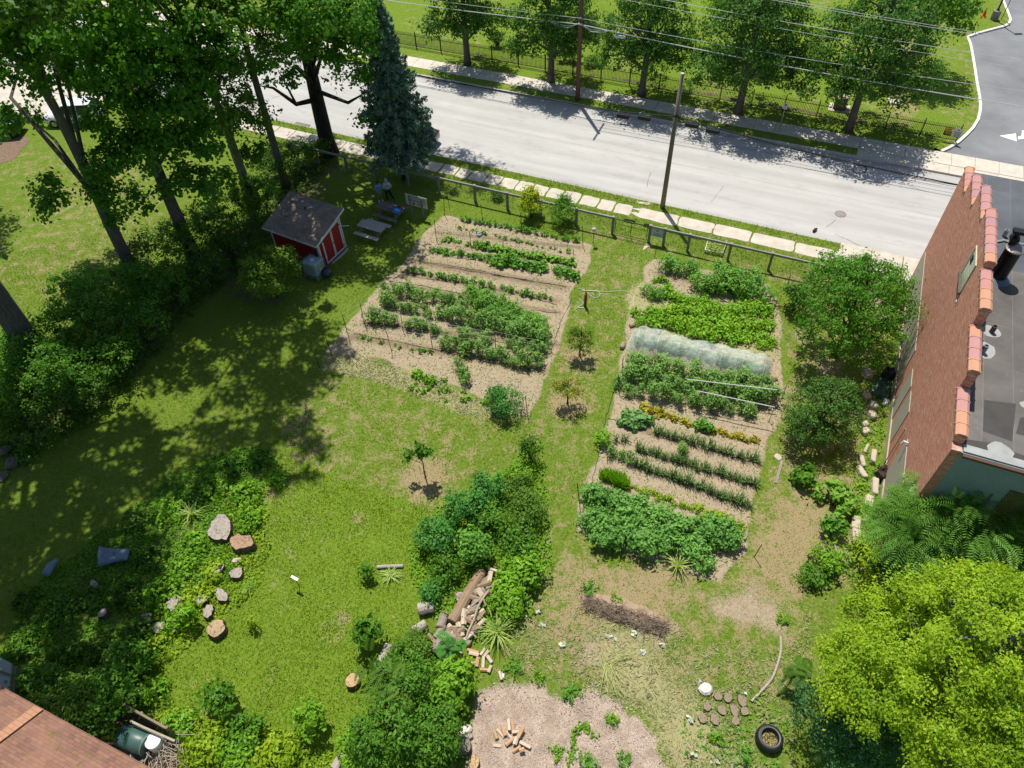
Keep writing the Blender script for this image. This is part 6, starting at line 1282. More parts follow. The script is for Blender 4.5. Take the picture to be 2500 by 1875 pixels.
for i, (u, v, r, h, m, lb, n, s) in enumerate(((800, 1385, 0.62, 1.6, L_MID, "young chestnut-like tree right of the lower lawn's centre", 520, 0.27), (482, 1522, 0.72, 1.5, L_MID, "young tree with drooping leaves left on the lower lawn", 560, 0.27), (682, 1570, 0.66, 1.5, L_BRIGHT, "young bright-leaved tree near the bottom of the lower lawn", 430, 0.27), (552, 1352, 0.28, 0.8, L_LIME, "tiny yellowish sapling on the lower lawn beside the round stump", 150, 0.14), (412, 1345, 0.5, 1.2, L_BRIGHT, "small leafy sapling left of the round stump", 330, 0.22), (797, 1245, 0.32, 0.9, L_MID, "little sapling at the left end of the pale log on the lawn", 160, 0.2))):
    sapling(lb, u, v, h, [(0, 0, h*0.7, r, r, h*0.32), (0.1, -0.1, h*0.95, r*0.5, r*0.5, h*0.2, .6)], m, 610+i, s, n, 0.02, 7, aspect=0.42, per=12)
# ------------------------------------------------------------------ bottom left
for i, (u, v, r, h, m, n, s, lb) in enumerate(((120, 1530, 1.25, 2.6, L_MID, 3000, 0.16, "green shrub beside the house roof, leftmost of three"), (185, 1560, 1.5, 3.0, L_OLIVE, 4600, 0.13, "olive fine-leaved shrub hanging over the roof edge"), (255, 1540, 1.3, 2.6, L_MID, 3300, 0.14, "green shrub next to the pale heap of cuttings"), (290, 1450, 1.0, 1.6, L_MID, 1700, 0.17, "leafy shrub at the upper end of the roof-side group"))):
    sh("roof_side_shrub", lb, u, v, r, h, m, n, s, 640+i, group="shrubs beside the shingle roof")
for i, (u, v, r, h, m, lb) in enumerate(((520, 1625, 0.85, 0.8, L_BRIGHT, "bright weedy shrub at the photo's bottom edge, right of the lattice"), (450, 1625, 0.8, 0.8, L_LIME, "yellow-green weeds behind the lattice panel"), (400, 1570, 0.6, 0.6, L_BRIGHT, "low bright plants above the lattice panel"), (600, 1650, 0.8, 0.7, L_LIME, "yellow-green weed patch at bottom edge, left of the bright young tree"), (545, 1590, 0.7, 0.9, L_MID, "mid green leafy clump at the lower lawn's bottom left"), (340, 1500, 0.5, 0.5, L_BRIGHT, "small weed clump right of the pale heap of cuttings"))):
    sh("weedy_shrub", lb, u, v, r, h, m, int(1300*r), 0.17, 650+i)
# leafy shrubs standing in the weed bank
wb = [(560, 1000, .8, .7, 0), (500, 1010, .8, .8, 0), (470, 1060, .9, .7, 1), (530, 1075, .9, .8, 2), (540, 1130, .9, .9, 2), (420, 1080, .8, .6, 0), (370, 1110, 1.0, .7, 1), (300, 1130, .9, .6, 0), (430, 1170, .8, .7, 1), (470, 1240, .6, .5, 3), (400, 1235, 1.0, .8, 2), (330, 1210, 1.0, .8, 0), (350, 1290, 1.0, .9, 1), (280, 1290, 1.0, .7, 0), (440, 1290, .6, .5, 3), (410, 1300, .6, .6, 3), (300, 1370, 1.0, .6, 0), (200, 1300, 1.0, .5, 0), (120, 1330, 1.0, .5, 1), (370, 1350, .7, .6, 2), (350, 1390, .5, .5, 3), (230, 1420, 1.0, .6, 0), (60, 1300, .8, .5, 0), (600, 1040, .7, .6, 1), (150, 1420, .9, .5, 0), (60, 1400, .9, .5, 1), (30, 950, .6, .5, 0), (60, 990, .7, .5, 1)]
wlab = ("dark green", "mid green", "bright green", "yellow-green")
for i, (u, v, r, h, m) in enumerate(wb):
    m = (1, 2, 2, 3)[m] if u > 330 else (0, 1, 2, 3)[m]; r *= 0.72
    where = "near the shaded lawn" if v < 1100 else ("by the rotting stumps" if u > 380 else ("around the dark tarpaulin" if v < 1330 else "at the lower end of the weed bank"))
    sh("weed_bank_shrub", "%s plant %s, %s from the street" % (wlab[m], where, "first second third fourth fifth sixth seventh eighth ninth tenth eleventh twelfth thirteenth fourteenth fifteenth sixteenth seventeenth eighteenth nineteenth twentieth twenty-first twenty-second twenty-third twenty-fourth twenty-fifth twenty-sixth twenty-seventh twenty-eighth".split()[i]), u, v, r, h*0.6, (L_DARK, L_MID, L_BRIGHT, L_LIME)[m], int(800*r), 0.15, 700+i, "plant", "leafy plants of the weed bank", 0.7, 1, stems=3)
# ground cover nobody could count
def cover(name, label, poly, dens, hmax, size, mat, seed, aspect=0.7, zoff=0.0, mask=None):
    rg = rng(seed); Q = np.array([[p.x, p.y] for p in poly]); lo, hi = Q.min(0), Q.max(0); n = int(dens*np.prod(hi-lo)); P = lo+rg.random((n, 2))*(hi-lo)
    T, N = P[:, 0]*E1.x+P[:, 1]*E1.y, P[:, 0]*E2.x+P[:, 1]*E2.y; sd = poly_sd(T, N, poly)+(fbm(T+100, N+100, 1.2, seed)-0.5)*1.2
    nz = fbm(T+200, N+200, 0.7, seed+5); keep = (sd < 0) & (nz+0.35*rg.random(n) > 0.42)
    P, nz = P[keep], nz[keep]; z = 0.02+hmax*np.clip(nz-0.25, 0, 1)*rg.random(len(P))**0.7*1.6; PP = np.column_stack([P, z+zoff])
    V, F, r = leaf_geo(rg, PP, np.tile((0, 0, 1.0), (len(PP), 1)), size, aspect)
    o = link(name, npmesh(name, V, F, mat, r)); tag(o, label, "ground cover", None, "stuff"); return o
cover("ground_ivy", "low leafy weeds covering the shaded bank at left", WEEDS, 260, 0.22, 0.12, leafm('leaf_weed', (0.035, 0.13, 0.01), (0.13, 0.29, 0.03)), 801)
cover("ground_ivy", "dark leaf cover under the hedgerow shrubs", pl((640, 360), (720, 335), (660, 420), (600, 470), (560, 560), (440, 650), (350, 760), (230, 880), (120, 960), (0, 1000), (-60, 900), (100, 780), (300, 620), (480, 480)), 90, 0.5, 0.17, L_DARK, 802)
cover("weeds", "bright low weeds between the lattice and the lower lawn", pl((330, 1480), (420, 1540), (560, 1560), (700, 1620), (760, 1700), (400, 1700), (340, 1600)), 170, 0.30, 0.14, L_LIME, 803)
cover("weeds", "bright yellow-green weeds round the stumps at the lawn edge", pl((620, 1000), (560, 1100), (575, 1180), (560, 1260), (500, 1330), (400, 1400), (330, 1450), (300, 1400), (380, 1290), (440, 1180), (500, 1080)), 150, 0.30, 0.12, L_LIME, 808)
cover("weeds", "weeds growing along the foot of the brick wall", pl((1850, 830), (1905, 830), (1900, 1200), (1860, 1250), (1790, 1240), (1830, 1100), (1860, 950)), 90, 0.25, 0.13, L_BRIGHT, 804)
cover("weeds", "weeds round the middle boundary strip", pl((1165, 960), (1180, 1050), (1190, 1200), (1160, 1330), (1090, 1380), (1000, 1400), (880, 1240), (900, 1180), (960, 1100), (1060, 1030)), 130, 0.35, 0.13, L_BRIGHT, 805)
cover("weeds", "mixed weeds among the lower centre bushes", pl((900, 1360), (1010, 1440), (1040, 1500), (1010, 1700), (740, 1700), (780, 1580), (840, 1480)), 110, 0.3, 0.13, L_MID, 806)
cover("cut_grass", "pale cut clippings and pulled weeds below the left bed", STRAW_L, 170, 0.12, 0.16, leafm("clippings", (0.10, 0.14, 0.08), (0.27, 0.29, 0.19), 0.1), 807, 0.18)
cover("cut_grass", "pale clippings scattered over the dry lower ground", pl((1110, 1340), (1260, 1300), (1480, 1380), (1700, 1400), (1750, 1330), (1740, 1500), (1640, 1660), (1440, 1700), (1400, 1560), (1280, 1490), (1090, 1460)), 75, 0.10, 0.20, leafm("clippings", (0.10, 0.14, 0.08), (0.27, 0.29, 0.19), 0.1), 808, 0.16)
def grass(name, label, poly, dens, h, ca, cb, seed, excl=()):
    rg = rng(seed); Q = np.array([[p.x, p.y] for p in poly]); lo, hi = Q.min(0), Q.max(0); n = int(dens*np.prod(hi-lo)); P = lo+rg.random((n, 2))*(hi-lo)
    T, N = P[:, 0]*E1.x+P[:, 1]*E1.y, P[:, 0]*E2.x+P[:, 1]*E2.y; k = poly_sd(T, N, poly) < 0
    for e in excl: k &= poly_sd(T, N, e) > 0.15
    k &= (fbm(T+300, N+300, 0.9, seed)+0.5*rg.random(n) > 0.6)
    P = P[k]; n = len(P); a = rg.random(n)*6.28; w = 0.02; hh = h*(0.5+rg.random(n)); l = rg.normal(0, 0.6, (n, 2))*hh[:, None]
    b0 = np.column_stack([P[:, 0]-np.cos(a)*w, P[:, 1]-np.sin(a)*w, np.zeros(n)]); b1_ = np.column_stack([P[:, 0]+np.cos(a)*w, P[:, 1]+np.sin(a)*w, np.zeros(n)]); tp = np.column_stack([P+l, hh])
    V = np.stack([b0, b1_, tp], 1).reshape(-1, 3); F = np.arange(3*n).reshape(-1, 3)
    o = link(name, npmesh(name, V, F, leafm(*ca), np.repeat(rg.random(n), 3))); tag(o, label, "grass", None, "stuff")
FULL = pl((-50, 560), (560, 420), (900, 420), (1980, 640), (1900, 1200), (1750, 1700), (300, 1720), (0, 1250))
grass("grass", "short grass tufts all over the garden lawns", FULL, 95, 0.075, ("grass_blade", (0.06, 0.13, 0.01), (0.17, 0.27, 0.03), 0.3), None, 811, (BED_L, BED_R, MULCH, DRYSE))
grass("grass", "thin yellowish grass of the dry ground by the wall", DRYSE, 70, 0.06, ("grass_blade_dry", (0.09, 0.13, 0.02), (0.24, 0.27, 0.08), 0.2), None, 815, (BED_R, MULCH))
grass("grass", "thicker bright grass of the unmown lower lawn", LUSH, 210, 0.065, ("grass_blade_bright", (0.06, 0.14, 0.008), (0.17, 0.26, 0.02), 0.35), None, 812)
grass("grass", "rough grass along the street verges", [R(-32, 37.7), R(6, 37.7), R(6, 39.7), R(-32, 39.7)], 130, 0.12, ("grass_blade", (0.06, 0.13, 0.01), (0.17, 0.27, 0.03), 0.3), None, 813)
grass("grass", "rough grass on the kerb strip by the near pavement", [R(-60, 41.0), R(4, 41.05), R(4, 41.75), R(-60, 41.75)], 150, 0.12, ("grass_blade", (0.06, 0.13, 0.01), (0.17, 0.27, 0.03), 0.3), None, 814)
cover("dry_litter", "dry bits of straw and weeds scattered over the left bed", BED_L, 30, 0.05, 0.13, leafm("clippings", (0.10, 0.14, 0.08), (0.27, 0.29, 0.19), 0.1), 821, 0.2)
cover("dry_litter", "dry bits of straw and weeds scattered over the right bed", BED_R, 34, 0.05, 0.13, leafm("clippings", (0.10, 0.14, 0.08), (0.27, 0.29, 0.19), 0.1), 822, 0.2)
cover("weeds", "small green weeds sprouting over the left bed", BED_L, 34, 0.10, 0.10, L_CROP, 823, 0.5)
cover("weeds", "small green weeds sprouting over the right bed", BED_R, 34, 0.10, 0.10, L_CROP, 824, 0.5)
cover("dry_litter", "pale chips and shreds lying on the wood-chip patch", MULCH, 90, 0.05, 0.10, leafm("chips", (0.14, 0.12, 0.12), (0.36, 0.33, 0.42), 0.0), 825, 0.3)

cover("weeds", "low weeds growing between the sunken rounds at lower right", pl((1490, 1500), (1640, 1480), (1700, 1560), (1690, 1700), (1500, 1700), (1470, 1580)), 60, 0.22, 0.13, L_CROP, 831)
# ------------------------------------------------------------------ vegetable beds
def leafball(name, seed, r, h, n, size, mat, clump=0.12, per=12, aspect=0.6, shell=0.3):
    rg = rng(seed); P, Nn, CC = cloud(rg, [(0, 0, h*0.5, r, r, h*0.5)], n, clump, per, shell, 0.8, -0.7); P[:, 2] = np.maximum(P[:, 2], 0.01)
    V, F, q = leaf_geo(rg, P, Nn, size, aspect); Sv = []                     # leaves, and a flat green stem to every clump
    for c in CC:
        s = np.array([-c[1], c[0], 0.0]); s = s/(np.linalg.norm(s)+1e-6)*0.012; m = np.array([c[0]*0.3, c[1]*0.3, max(0.02, c[2])*0.55]); c = np.array([c[0], c[1], max(0.02, c[2])])
        for a, b2 in ((np.zeros(3), m), (m, c)): Sv += [a-s, a+s, b2+s, b2-s]
    Sv = np.array(Sv); k = len(V); V = np.concatenate([V, Sv]); F = np.concatenate([F, k+np.arange(len(Sv)).reshape(-1, 4)]); q = np.concatenate([q, np.full(len(Sv), 0.6)])
    return npmesh(name, V, F, mat, q)
def spiky(name, seed, k, h, spread, w, mat, curve=0.4):
    rg = rng(seed); V, F, Rn = [], [], []; q = 0
    for i in range(k):
        a = rg.random()*6.28; d = np.array([math.cos(a), math.sin(a), 0]); s = np.array([-d[1], d[0], 0])*w; ln = h*(0.7+0.5*rg.random()); sp = spread*(0.3+rg.random()); o = np.array([rg.normal(0, 0.05), rg.normal(0, 0.05), 0]); pts = []
        for f in (0, 0.4, 0.75, 1.0): pts.append(o+d*sp*f**1.5+np.array([0, 0, ln*(f-curve*f*f*f)]))
        for j, (p, ww) in enumerate(zip(pts, (1, 0.9, 0.6, 0.05))): V += [p-s*ww, p+s*ww]
        for j in range(3): F.append((q+2*j, q+2*j+1, q+2*j+3, q+2*j+2))
        q += 8; Rn += [rg.random()]*8
    return npmesh(name, np.array(V), np.array(F), mat, np.array(Rn))
PR = {}
def protos(kind):
    if kind in PR: return PR[kind]
    K = dict(pepper=lambda s: leafball("pepper_plant", s, 0.15, 0.36, 55, 0.12, L_CROP, 0.09, 6, 0.5), seedling=lambda s: leafball("seedling", s, 0.10, 0.16, 20, 0.11, L_CROP, 0.07, 5),
             bean=lambda s: leafball("bean_plant", s, 0.27, 0.34, 120, 0.14, leafm("leaf_bean", (0.07, 0.19, 0.02), (0.20, 0.37, 0.07)), 0.13, 9, 0.8), squash=lambda s: leafball("squash_plant", s, 0.33, 0.42, 100, 0.20, L_CROP, 0.14, 7, 0.5),
             tomato=lambda s: leafball("tomato_plant", s, 0.36, 0.95, 340, 0.125, L_TOM, 0.19, 14, 0.5, 0.15), potato=lambda s: leafball("potato_plant", s, 0.44, 0.48, 270, 0.13, L_YEL, 0.17, 12, 0.6), kale=lambda s: leafball("cabbage_plant", s, 0.32, 0.42, 90, 0.22, leafm("leaf_kale", (0.06, 0.17, 0.06), (0.17, 0.32, 0.13)), 0.13, 7, 0.7),
             bigbean=lambda s: leafball("bean_bush", s, 0.48, 0.85, 430, 0.13, leafm("leaf_bush", (0.055, 0.175, 0.04), (0.17, 0.35, 0.10)), 0.19, 16, 0.6, 0.4), bigtom=lambda s: leafball("tomato_bush", s, 0.50, 0.85, 430, 0.12, leafm("leaf_bush2", (0.055, 0.17, 0.03), (0.16, 0.33, 0.07)), 0.18, 16, 0.45, 0.4),
             lettuce=lambda s: leafball("lettuce", s, 0.17, 0.2, 45, 0.13, L_RED, 0.09, 6, 0.8), herb=lambda s: spiky("herb_clump", s, 70, 0.40, 0.16, 0.014, leafm("leaf_herb", (0.09, 0.24, 0.01), (0.20, 0.40, 0.02)), 0.1), carrot=lambda s: leafball("carrot_tops", s, 0.16, 0.18, 55, 0.09, leafm("leaf_carrot", (0.10, 0.22, 0.012), (0.26, 0.36, 0.03)), 0.08, 6, 0.35),
             onion=lambda s: spiky("onion_plant", s, 18, 0.52, 0.22, 0.015, L_ONION, 0.25), weed=lambda s: leafball("garden_weed", s, 0.18, 0.16, 40, 0.10, L_BRIGHT, 0.09, 6))
    out = []
    for s in range(3): out.append(K[kind](900+s*7+len(PR)*31))
    PR[kind] = out; return out
cnt = [0]
def row(kind, a, b2, n, lab, cat, group, s=(0.85, 1.15), jit=0.05, rows=1, gap=0.3, skip=0.0):
    s = (s[0]*1.18, s[1]*1.28)
    rg = rng(1000+cnt[0]); cnt[0] += 1; ms = protos(kind); d = b2-a; nr = Vector((-d.y, d.x, 0)).normalized()
    for r_ in range(rows):
        for i in range(n):
            if rg.random() < skip: continue
            f = (i+0.5)/n; p = a+d*f+nr*((r_-(rows-1)/2)*gap+rg.normal(0, jit))+d.normalized()*rg.normal(0, jit); k = rg.uniform(*s)
            me = ms[rg.integers(3)]; o = link(me.name.split('.')[0], me, None, (p.x, p.y, 0.0), rg.random()*6.28); o.scale = (k, k, k*rg.uniform(0.85, 1.1)); tag(o, lab, cat, group)
row("pepper", z6(1640, 585), z7(690, 610), 24, "small pepper plant in the bed row nearest the street fence", "pepper plant", "peppers nearest the street fence", (0.8, 1.2))
row("seedling", z6(1640, 655), z7(600, 690), 20, "tiny seedling along the wire trellis in the left bed", "seedling", "seedlings along the trellis", (0.7, 1.5), 0.06)
row("bean", z6(1500, 740), z6(1740, 785), 5, "small bush bean at the thin end of the bean row", "bean plant", "small beans at row's thin end", (0.5, 0.75))
row("bean", z6(1760, 795), z7(630, 780), 24, "leafy bush bean in the long bean row of the left bed", "bean plant", "bush beans of the left bed", (0.7, 1.05))
row("squash", z6(1420, 830), z6(1900, 900), 9, "young light green squash plant at the sparse end of its row", "squash plant", "young squash at row's sparse end", (0.45, 0.8))
row("squash", z6(1920, 915), z7(420, 830), 15, "big-leaved squash plant in the dense squash row", "squash plant", "squash plants in the dense row", (0.85, 1.15))
row("squash", z7(490, 820), z7(650, 890), 4, "big-leaved squash plant after the gap at the row's path end", "squash plant", "squash plants after the gap", (0.9, 1.1))
row("pepper", z6(1245, 985), z7(480, 1050), 27, "young pepper plant along the drip line in the bare middle of the bed", "pepper plant", "peppers along the drip line", (0.6, 1.25), 0.06)
row("pepper", z6(1120, 1130), z6(1700, 1210), 9, "young plant in the row just above the tomatoes", "pepper plant", "young plants above the tomatoes", (0.9, 1.35), 0.08)
row("bigtom", z6(1700, 1190), z7(400, 1260), 12, "big leafy potato-like bush in the left bed's dense block, far row", "potato bush", "dense block, far row", (0.75, 1.05), 0.12)
row("bigtom", z6(1800, 1290), z7(420, 1330), 10, "big leafy potato-like bush in the left bed's dense block, near row", "potato bush", "dense block, near row", (0.75, 1.0), 0.12)
T_L = [((1060, 1150), (1700, 1310)), ((1040, 1250), (1990, 1410)), ((980, 1330), (2212, 1460)), ((930, 1400), (2212, 1560))]
row("tomato", z6(1070, 1150), z6(1700, 1270), 11, "staked tomato plant in the first tomato row of the left bed", "tomato plant", "tomatoes, first row", (0.65, 1.0), 0.1)
row("tomato", z6(1030, 1240), z6(1750, 1390), 13, "staked tomato plant in the second tomato row of the left bed", "tomato plant", "tomatoes, second row", (0.55, 0.95), 0.1)
row("tomato", z6(1780, 1400), z7(430, 1390), 12, "tomato plant at the path end of the second tomato row", "tomato plant", "tomatoes, second row path end", (0.7, 1.0), 0.1)
row("tomato", z6(960, 1370), z7(440, 1470), 24, "staked tomato plant in the third tomato row of the left bed", "tomato plant", "tomatoes, third row", (0.5, 0.95), 0.1, skip=0.12)
row("tomato", z6(1500, 1560), z7(380, 1580), 14, "staked tomato plant in the last tomato row of the left bed", "tomato plant", "tomatoes, last row", (0.6, 0.9), 0.1)
row("seedling", z6(850, 1500), z6(1480, 1640), 8, "weak small plant along the thin start of the last tomato row", "seedling", "weak plants of the last row", (0.8, 1.6), 0.1)
row("tomato", y2(1650, 300), y2(1720, 440), 3, "tomato plant in the short row at the left bed's lower edge", "tomato plant", "short row at the lower edge", (0.6, 0.8), 0.06)
row("weed", y2(1280, 390), y2(1540, 430), 9, "weed clump in the clippings below the left bed", "weed", "weeds in the clippings", (1.0, 1.9), 0.2)
row("weed", y2(1300, 480), y2(1800, 560), 8, "pulled weed heap at the left bed's lower margin", "weed", "weed heaps at the lower margin", (0.8, 1.5), 0.25)
sh("garden_bush", "round dense bush at the lower corner of the left bed", 1094, 885, 0.95, 1.35, L_BLUE, 2600, 0.14, 660, aspect=0.4)
# right bed
row("bigtom", z7(1340, 800), z7(1430, 830), 2, "bright leafy bush at the street corner of the right bed", "bean bush", "bushes at the street corner", (0.95, 1.05), 0.05)
row("bigtom", z7(1500, 830), z7(1580, 870), 2, "second clump of leafy bushes beside the street corner bushes", "bean bush", "second clump at street corner", (0.9, 1.0), 0.05)
row("weed", z7(1240, 880), z7(1400, 960), 6, "small green plant in the bare gap of the right bed", "weed", "plants in the bare gap", (0.8, 1.6), 0.15)
row("bigtom", z7(1560, 960), z7(2120, 1050), 8, "large tomato bush in the right bed's tall block, near row", "tomato bush", "tall block, near row", (1.05, 1.3), 0.12)
row("bigtom", z7(1680, 900), z7(2080, 960), 6, "large tomato bush in the right bed's tall block, far row", "tomato bush", "tall block, far row", (1.0, 1.25), 0.12)
row("bigtom", z7(1180, 1000), z7(1330, 1050), 3, "dark leafy bush at the path end of the yellowing potatoes", "potato bush", "dark bushes at the path end", (0.7, .9), 0.1)
row("potato", z7(1280, 1010), z7(1750, 1120), 9, "yellowing potato plant on straw, first potato row", "potato plant", "potatoes, first row", (0.75, 1.0), 0.14)
row("potato", z7(1110, 1170), z7(2150, 1150), 18, "yellowing potato plant on straw, second potato row", "potato plant", "potatoes, second row", (0.75, 1.1), 0.16)
row("potato", z7(1140, 1230), z7(2180, 1270), 18, "yellowing potato plant on straw, third potato row", "potato plant", "potatoes, third row", (0.75, 1.1), 0.16)
row("potato", z7(1480, 1300), z7(2200, 1400), 13, "yellowing potato plant on straw, row beside the net tunnel", "potato plant", "potatoes beside the net tunnel", (0.8, 1.15), 0.14)
row("tomato", y3(1020, 150), y3(2140, 330), 19, "leafy tomato plant in the row under the white conduit, far row", "tomato plant", "tomatoes by the conduit, far row", (0.8, 1.05), 0.12)
row("tomato", y3(990, 230), y3(2180, 420), 19, "leafy tomato plant under the white conduit, middle row", "tomato plant", "tomatoes by the conduit, middle row", (0.8, 1.05), 0.12)
row("tomato", y3(980, 320), y3(2130, 530), 18, "leafy tomato plant under the white conduit, near row", "tomato plant", "tomatoes by the conduit, near row", (0.55, 0.9), 0.12, skip=0.12)
row("kale", y3(1000, 500), y3(1190, 590), 4, "blue-green cabbage clump at the path end of the lettuces", "cabbage", "cabbages at the path end", (1.0, 1.3), 0.12)
row("kale", y3(1020, 560), y3(1150, 620), 3, "blue-green cabbage on the near side of the clump", "cabbage", "cabbages, near side", (0.9, 1.1), 0.1)
row("lettuce", y3(1150, 460), y3(1520, 590), 10, "yellow and red lettuce in the lettuce row", "lettuce", "lettuces of the right bed", (0.9, 1.3), 0.06)
row("squash", y3(1560, 590), y3(1700, 640), 3, "leafy plant in the middle of the lettuce row", "squash plant", "leafy plants in lettuce row", (0.8, 1.1), 0.08)
row("lettuce", y3(1700, 640), y3(2060, 730), 9, "green-red leafy plant at the wall end of the lettuce row", "lettuce", "lettuces at the wall end", (0.7, 1.1), 0.06)
row("onion", y3(940, 700), y3(1060, 720), 3, "onion plant at the path end of the first onion row", "onion", "onions, path end", (0.9, 1.2), 0.06)
row("onion", y3(1250, 640), y3(2070, 890), 40, "onion plant in the first onion row of the right bed", "onion", "onions, first row", (0.7, 1.1), 0.06)
row("onion", y3(1110, 780), y3(2040, 1060), 46, "onion plant in the second onion row of the right bed", "onion", "onions, second row", (0.75, 1.15), 0.06)
row("onion", y3(1100, 900), y3(2000, 1230), 46, "onion plant in the third onion row of the right bed", "onion", "onions, third row", (0.8, 1.25), 0.06)
row("tomato", y3(930, 800), y3(1070, 890), 3, "leafy plant at the path end of the third onion row", "tomato plant", "plants at third onion row's end", (0.5, 0.65), 0.08)
row("tomato", y3(1440, 790), y3(1500, 820), 2, "leafy plant standing among the onions", "tomato plant", "plants among the onions", (0.5, 0.6), 0.05)
row("herb", y3(860, 985), y3(1040, 1065), 11, "bright feathery herb clump at the path side of the right bed", "herb", "feathery herbs", (0.95, 1.2), 0.03, 2, 0.22)
row("carrot", y3(1060, 1070), y3(1560, 1250), 15, "yellow-green low crop in the row below the onions", "carrot", "low crop below the onions", (0.8, 1.4), 0.06)
row("carrot", y3(1560, 1240), y3(1920, 1380), 15, "denser yellow-green crop at the wall end of the low row", "carrot", "denser low crop at the wall end", (1.2, 1.6), 0.05)
row("bigbean", y3(720, 1150), y3(1330, 1330), 11, "tall bean bush in the lower hedge-like block, far row", "bean bush", "lower block, far row", (0.8, 1.0), 0.08)
row("bigbean", y3(700, 1330), y3(1850, 1480), 16, "tall bean bush in the lower hedge-like block, middle row", "bean bush", "lower block, middle row", (0.95, 1.2), 0.14)
row("bigbean", y3(820, 1470), y3(1650, 1600), 12, "tall bean bush in the lower hedge-like block, near row", "bean bush", "lower block, near row", (0.95, 1.15), 0.14)
row("bigbean", y3(1620, 1440), y3(1900, 1560), 4, "bean bush at the wall end of the lower block", "bean bush", "lower block, wall end", (0.8, 0.95), 0.1)
sh("path_plant", "small round bright plant at the path edge of the right bed", 1303, 955, 0.42, 0.7, L_BRIGHT, 420, 0.14, 661)
def tuft(name, lab, u, v, mat, k, h, sp, seed, w=0.02):
    o = link(name, spiky(name, seed, k, h, sp, w, mat, 0.55), None, W(u, v)); tag(o, lab, "grass clump"); return o
L_REED = leafm("leaf_reed", (0.14, 0.24, 0.06), (0.36, 0.46, 0.18)); tuft("tall_grass", "pale arching grass clump at the lower edge of the bean block", 1463, 1228, L_REED, 46, 1.15, 0.75, 671)
tuft("tall_grass", "large arching reed-like grass clump beside the firewood heap", 1075, 1372, L_REED, 90, 1.25, 0.9, 672, 0.018); tuft("tall_grass", "arching grass clump in the weed bank near the big stumps", 418, 1235-120, L_REED, 40, 0.9, 0.8, 673)
tuft("tall_grass", "grass clump under the pale log on the lawn", 845, 1245, L_REED, 50, 0.4, 0.5, 674); tuft("tall_grass", "fine grass tuft above the flat stump at the weed bank's edge", 540, 1345-75, leafm("leaf_fine", (0.10, 0.22, 0.03), (0.22, 0.36, 0.06)), 70, 0.5, 0.45, 675, 0.01)
for i, (u, v, k, lb) in enumerate(((1275, 1275, 3, "weed clump at the left top of the brush pile"), (1330, 1300, 2, "green weeds on top of the brush pile"), (1110, 1445, 3, "green weeds above the wood chips, left"), (1165, 1468, 2, "leafy weed at the upper edge of the wood chips"), (1235, 1495, 3, "grassy clump at the upper edge of the wood chips"), (1322, 1558, 2, "little plant growing in the wood chips, upper right"), (1350, 1640, 2, "spiky little plant in the wood chips, lower right"), (1205, 1625, 2, "spiky weed in the wood chips near the firewood"), (1268, 1650, 3, "leafy weed at the bottom edge in the wood chips"), (1690, 1340, 2, "weed tuft on the dry ground left of the big tree"), (1610, 1640, 3, "weedy plants at the bottom edge left of the black tyre"), (1545, 1600, 2, "low weeds below the ring of stump rounds"))):
    p = W(u, v); rg = rng(680+i); ms = protos("weed"); t = link("weed_clump", leafball("weed_clump", 690+i, 0.2*k*0.8, 0.14*k, 60*k, 0.13, L_BRIGHT if i % 2 else L_CROP, 0.12, 8, 0.4), None, p); tag(t, lb, "weed")
mb = MB(); rgv = rng(699); Pv = [y7(*q, 0.08) for q in ((800, 1420), (740, 1340), (690, 1330), (640, 1390), (630, 1480), (600, 1560), (600, 1640))]
t = thing("trailing_vine", "green vine trailing in a curve across the wood chips", "vine", (0, 0, 0)); mb.tube(Pv, 0.012, 5); mb.build("stem", BARK_B, t)
P = []
for a, b2 in zip(Pv[:-1], Pv[1:]):
    for _ in range(26): P.append(tuple(a.lerp(b2, rgv.random())+Vector((rgv.normal(0, .08), rgv.normal(0, .08), 0.06*rgv.random()))))
V, F, r = leaf_geo(rgv, np.array(P), np.tile((0, 0, 1.0), (len(P), 1)), 0.13, 0.6); link("leaves", npmesh("leaves", V, F, L_BRIGHT, r), t)

# ------------------------------------------------------------------ stakes, lines, net tunnel
STK = plain("stake_green", (0.03, 0.045, 0.03), 0.6, 0.2); SR = []
def stake(f, base, top, lab=None, tip=False, mat=STK):
    b = f(*base); tp = f(*top); best = (9e9, 1.2)
    for h in np.arange(0.2, 3.0, 0.02):
        q = f(top[0], top[1], h); e = (Vector((q.x, q.y))-Vector((b.x, b.y))).length
        if e < best[0]: best = (e, h)
    h = max(0.4, min(1.75, best[1])); q = f(top[0], top[1], h); dx = Vector((q.x-b.x, q.y-b.y, 0)); dx = dx if dx.length < 0.35 else dx*(0.35/dx.length)
    mb = MB(); mb.tube([(0, 0, -0.05), (dx.x, dx.y, h)], 0.02, 6)
    if tip: mb2 = 1
    o = mb.build("garden_stake", mat, None, b); tag(o, lab, "stake", "metal stakes in the vegetable beds"); SR.append(o); return b+Vector((dx.x, dx.y, h))
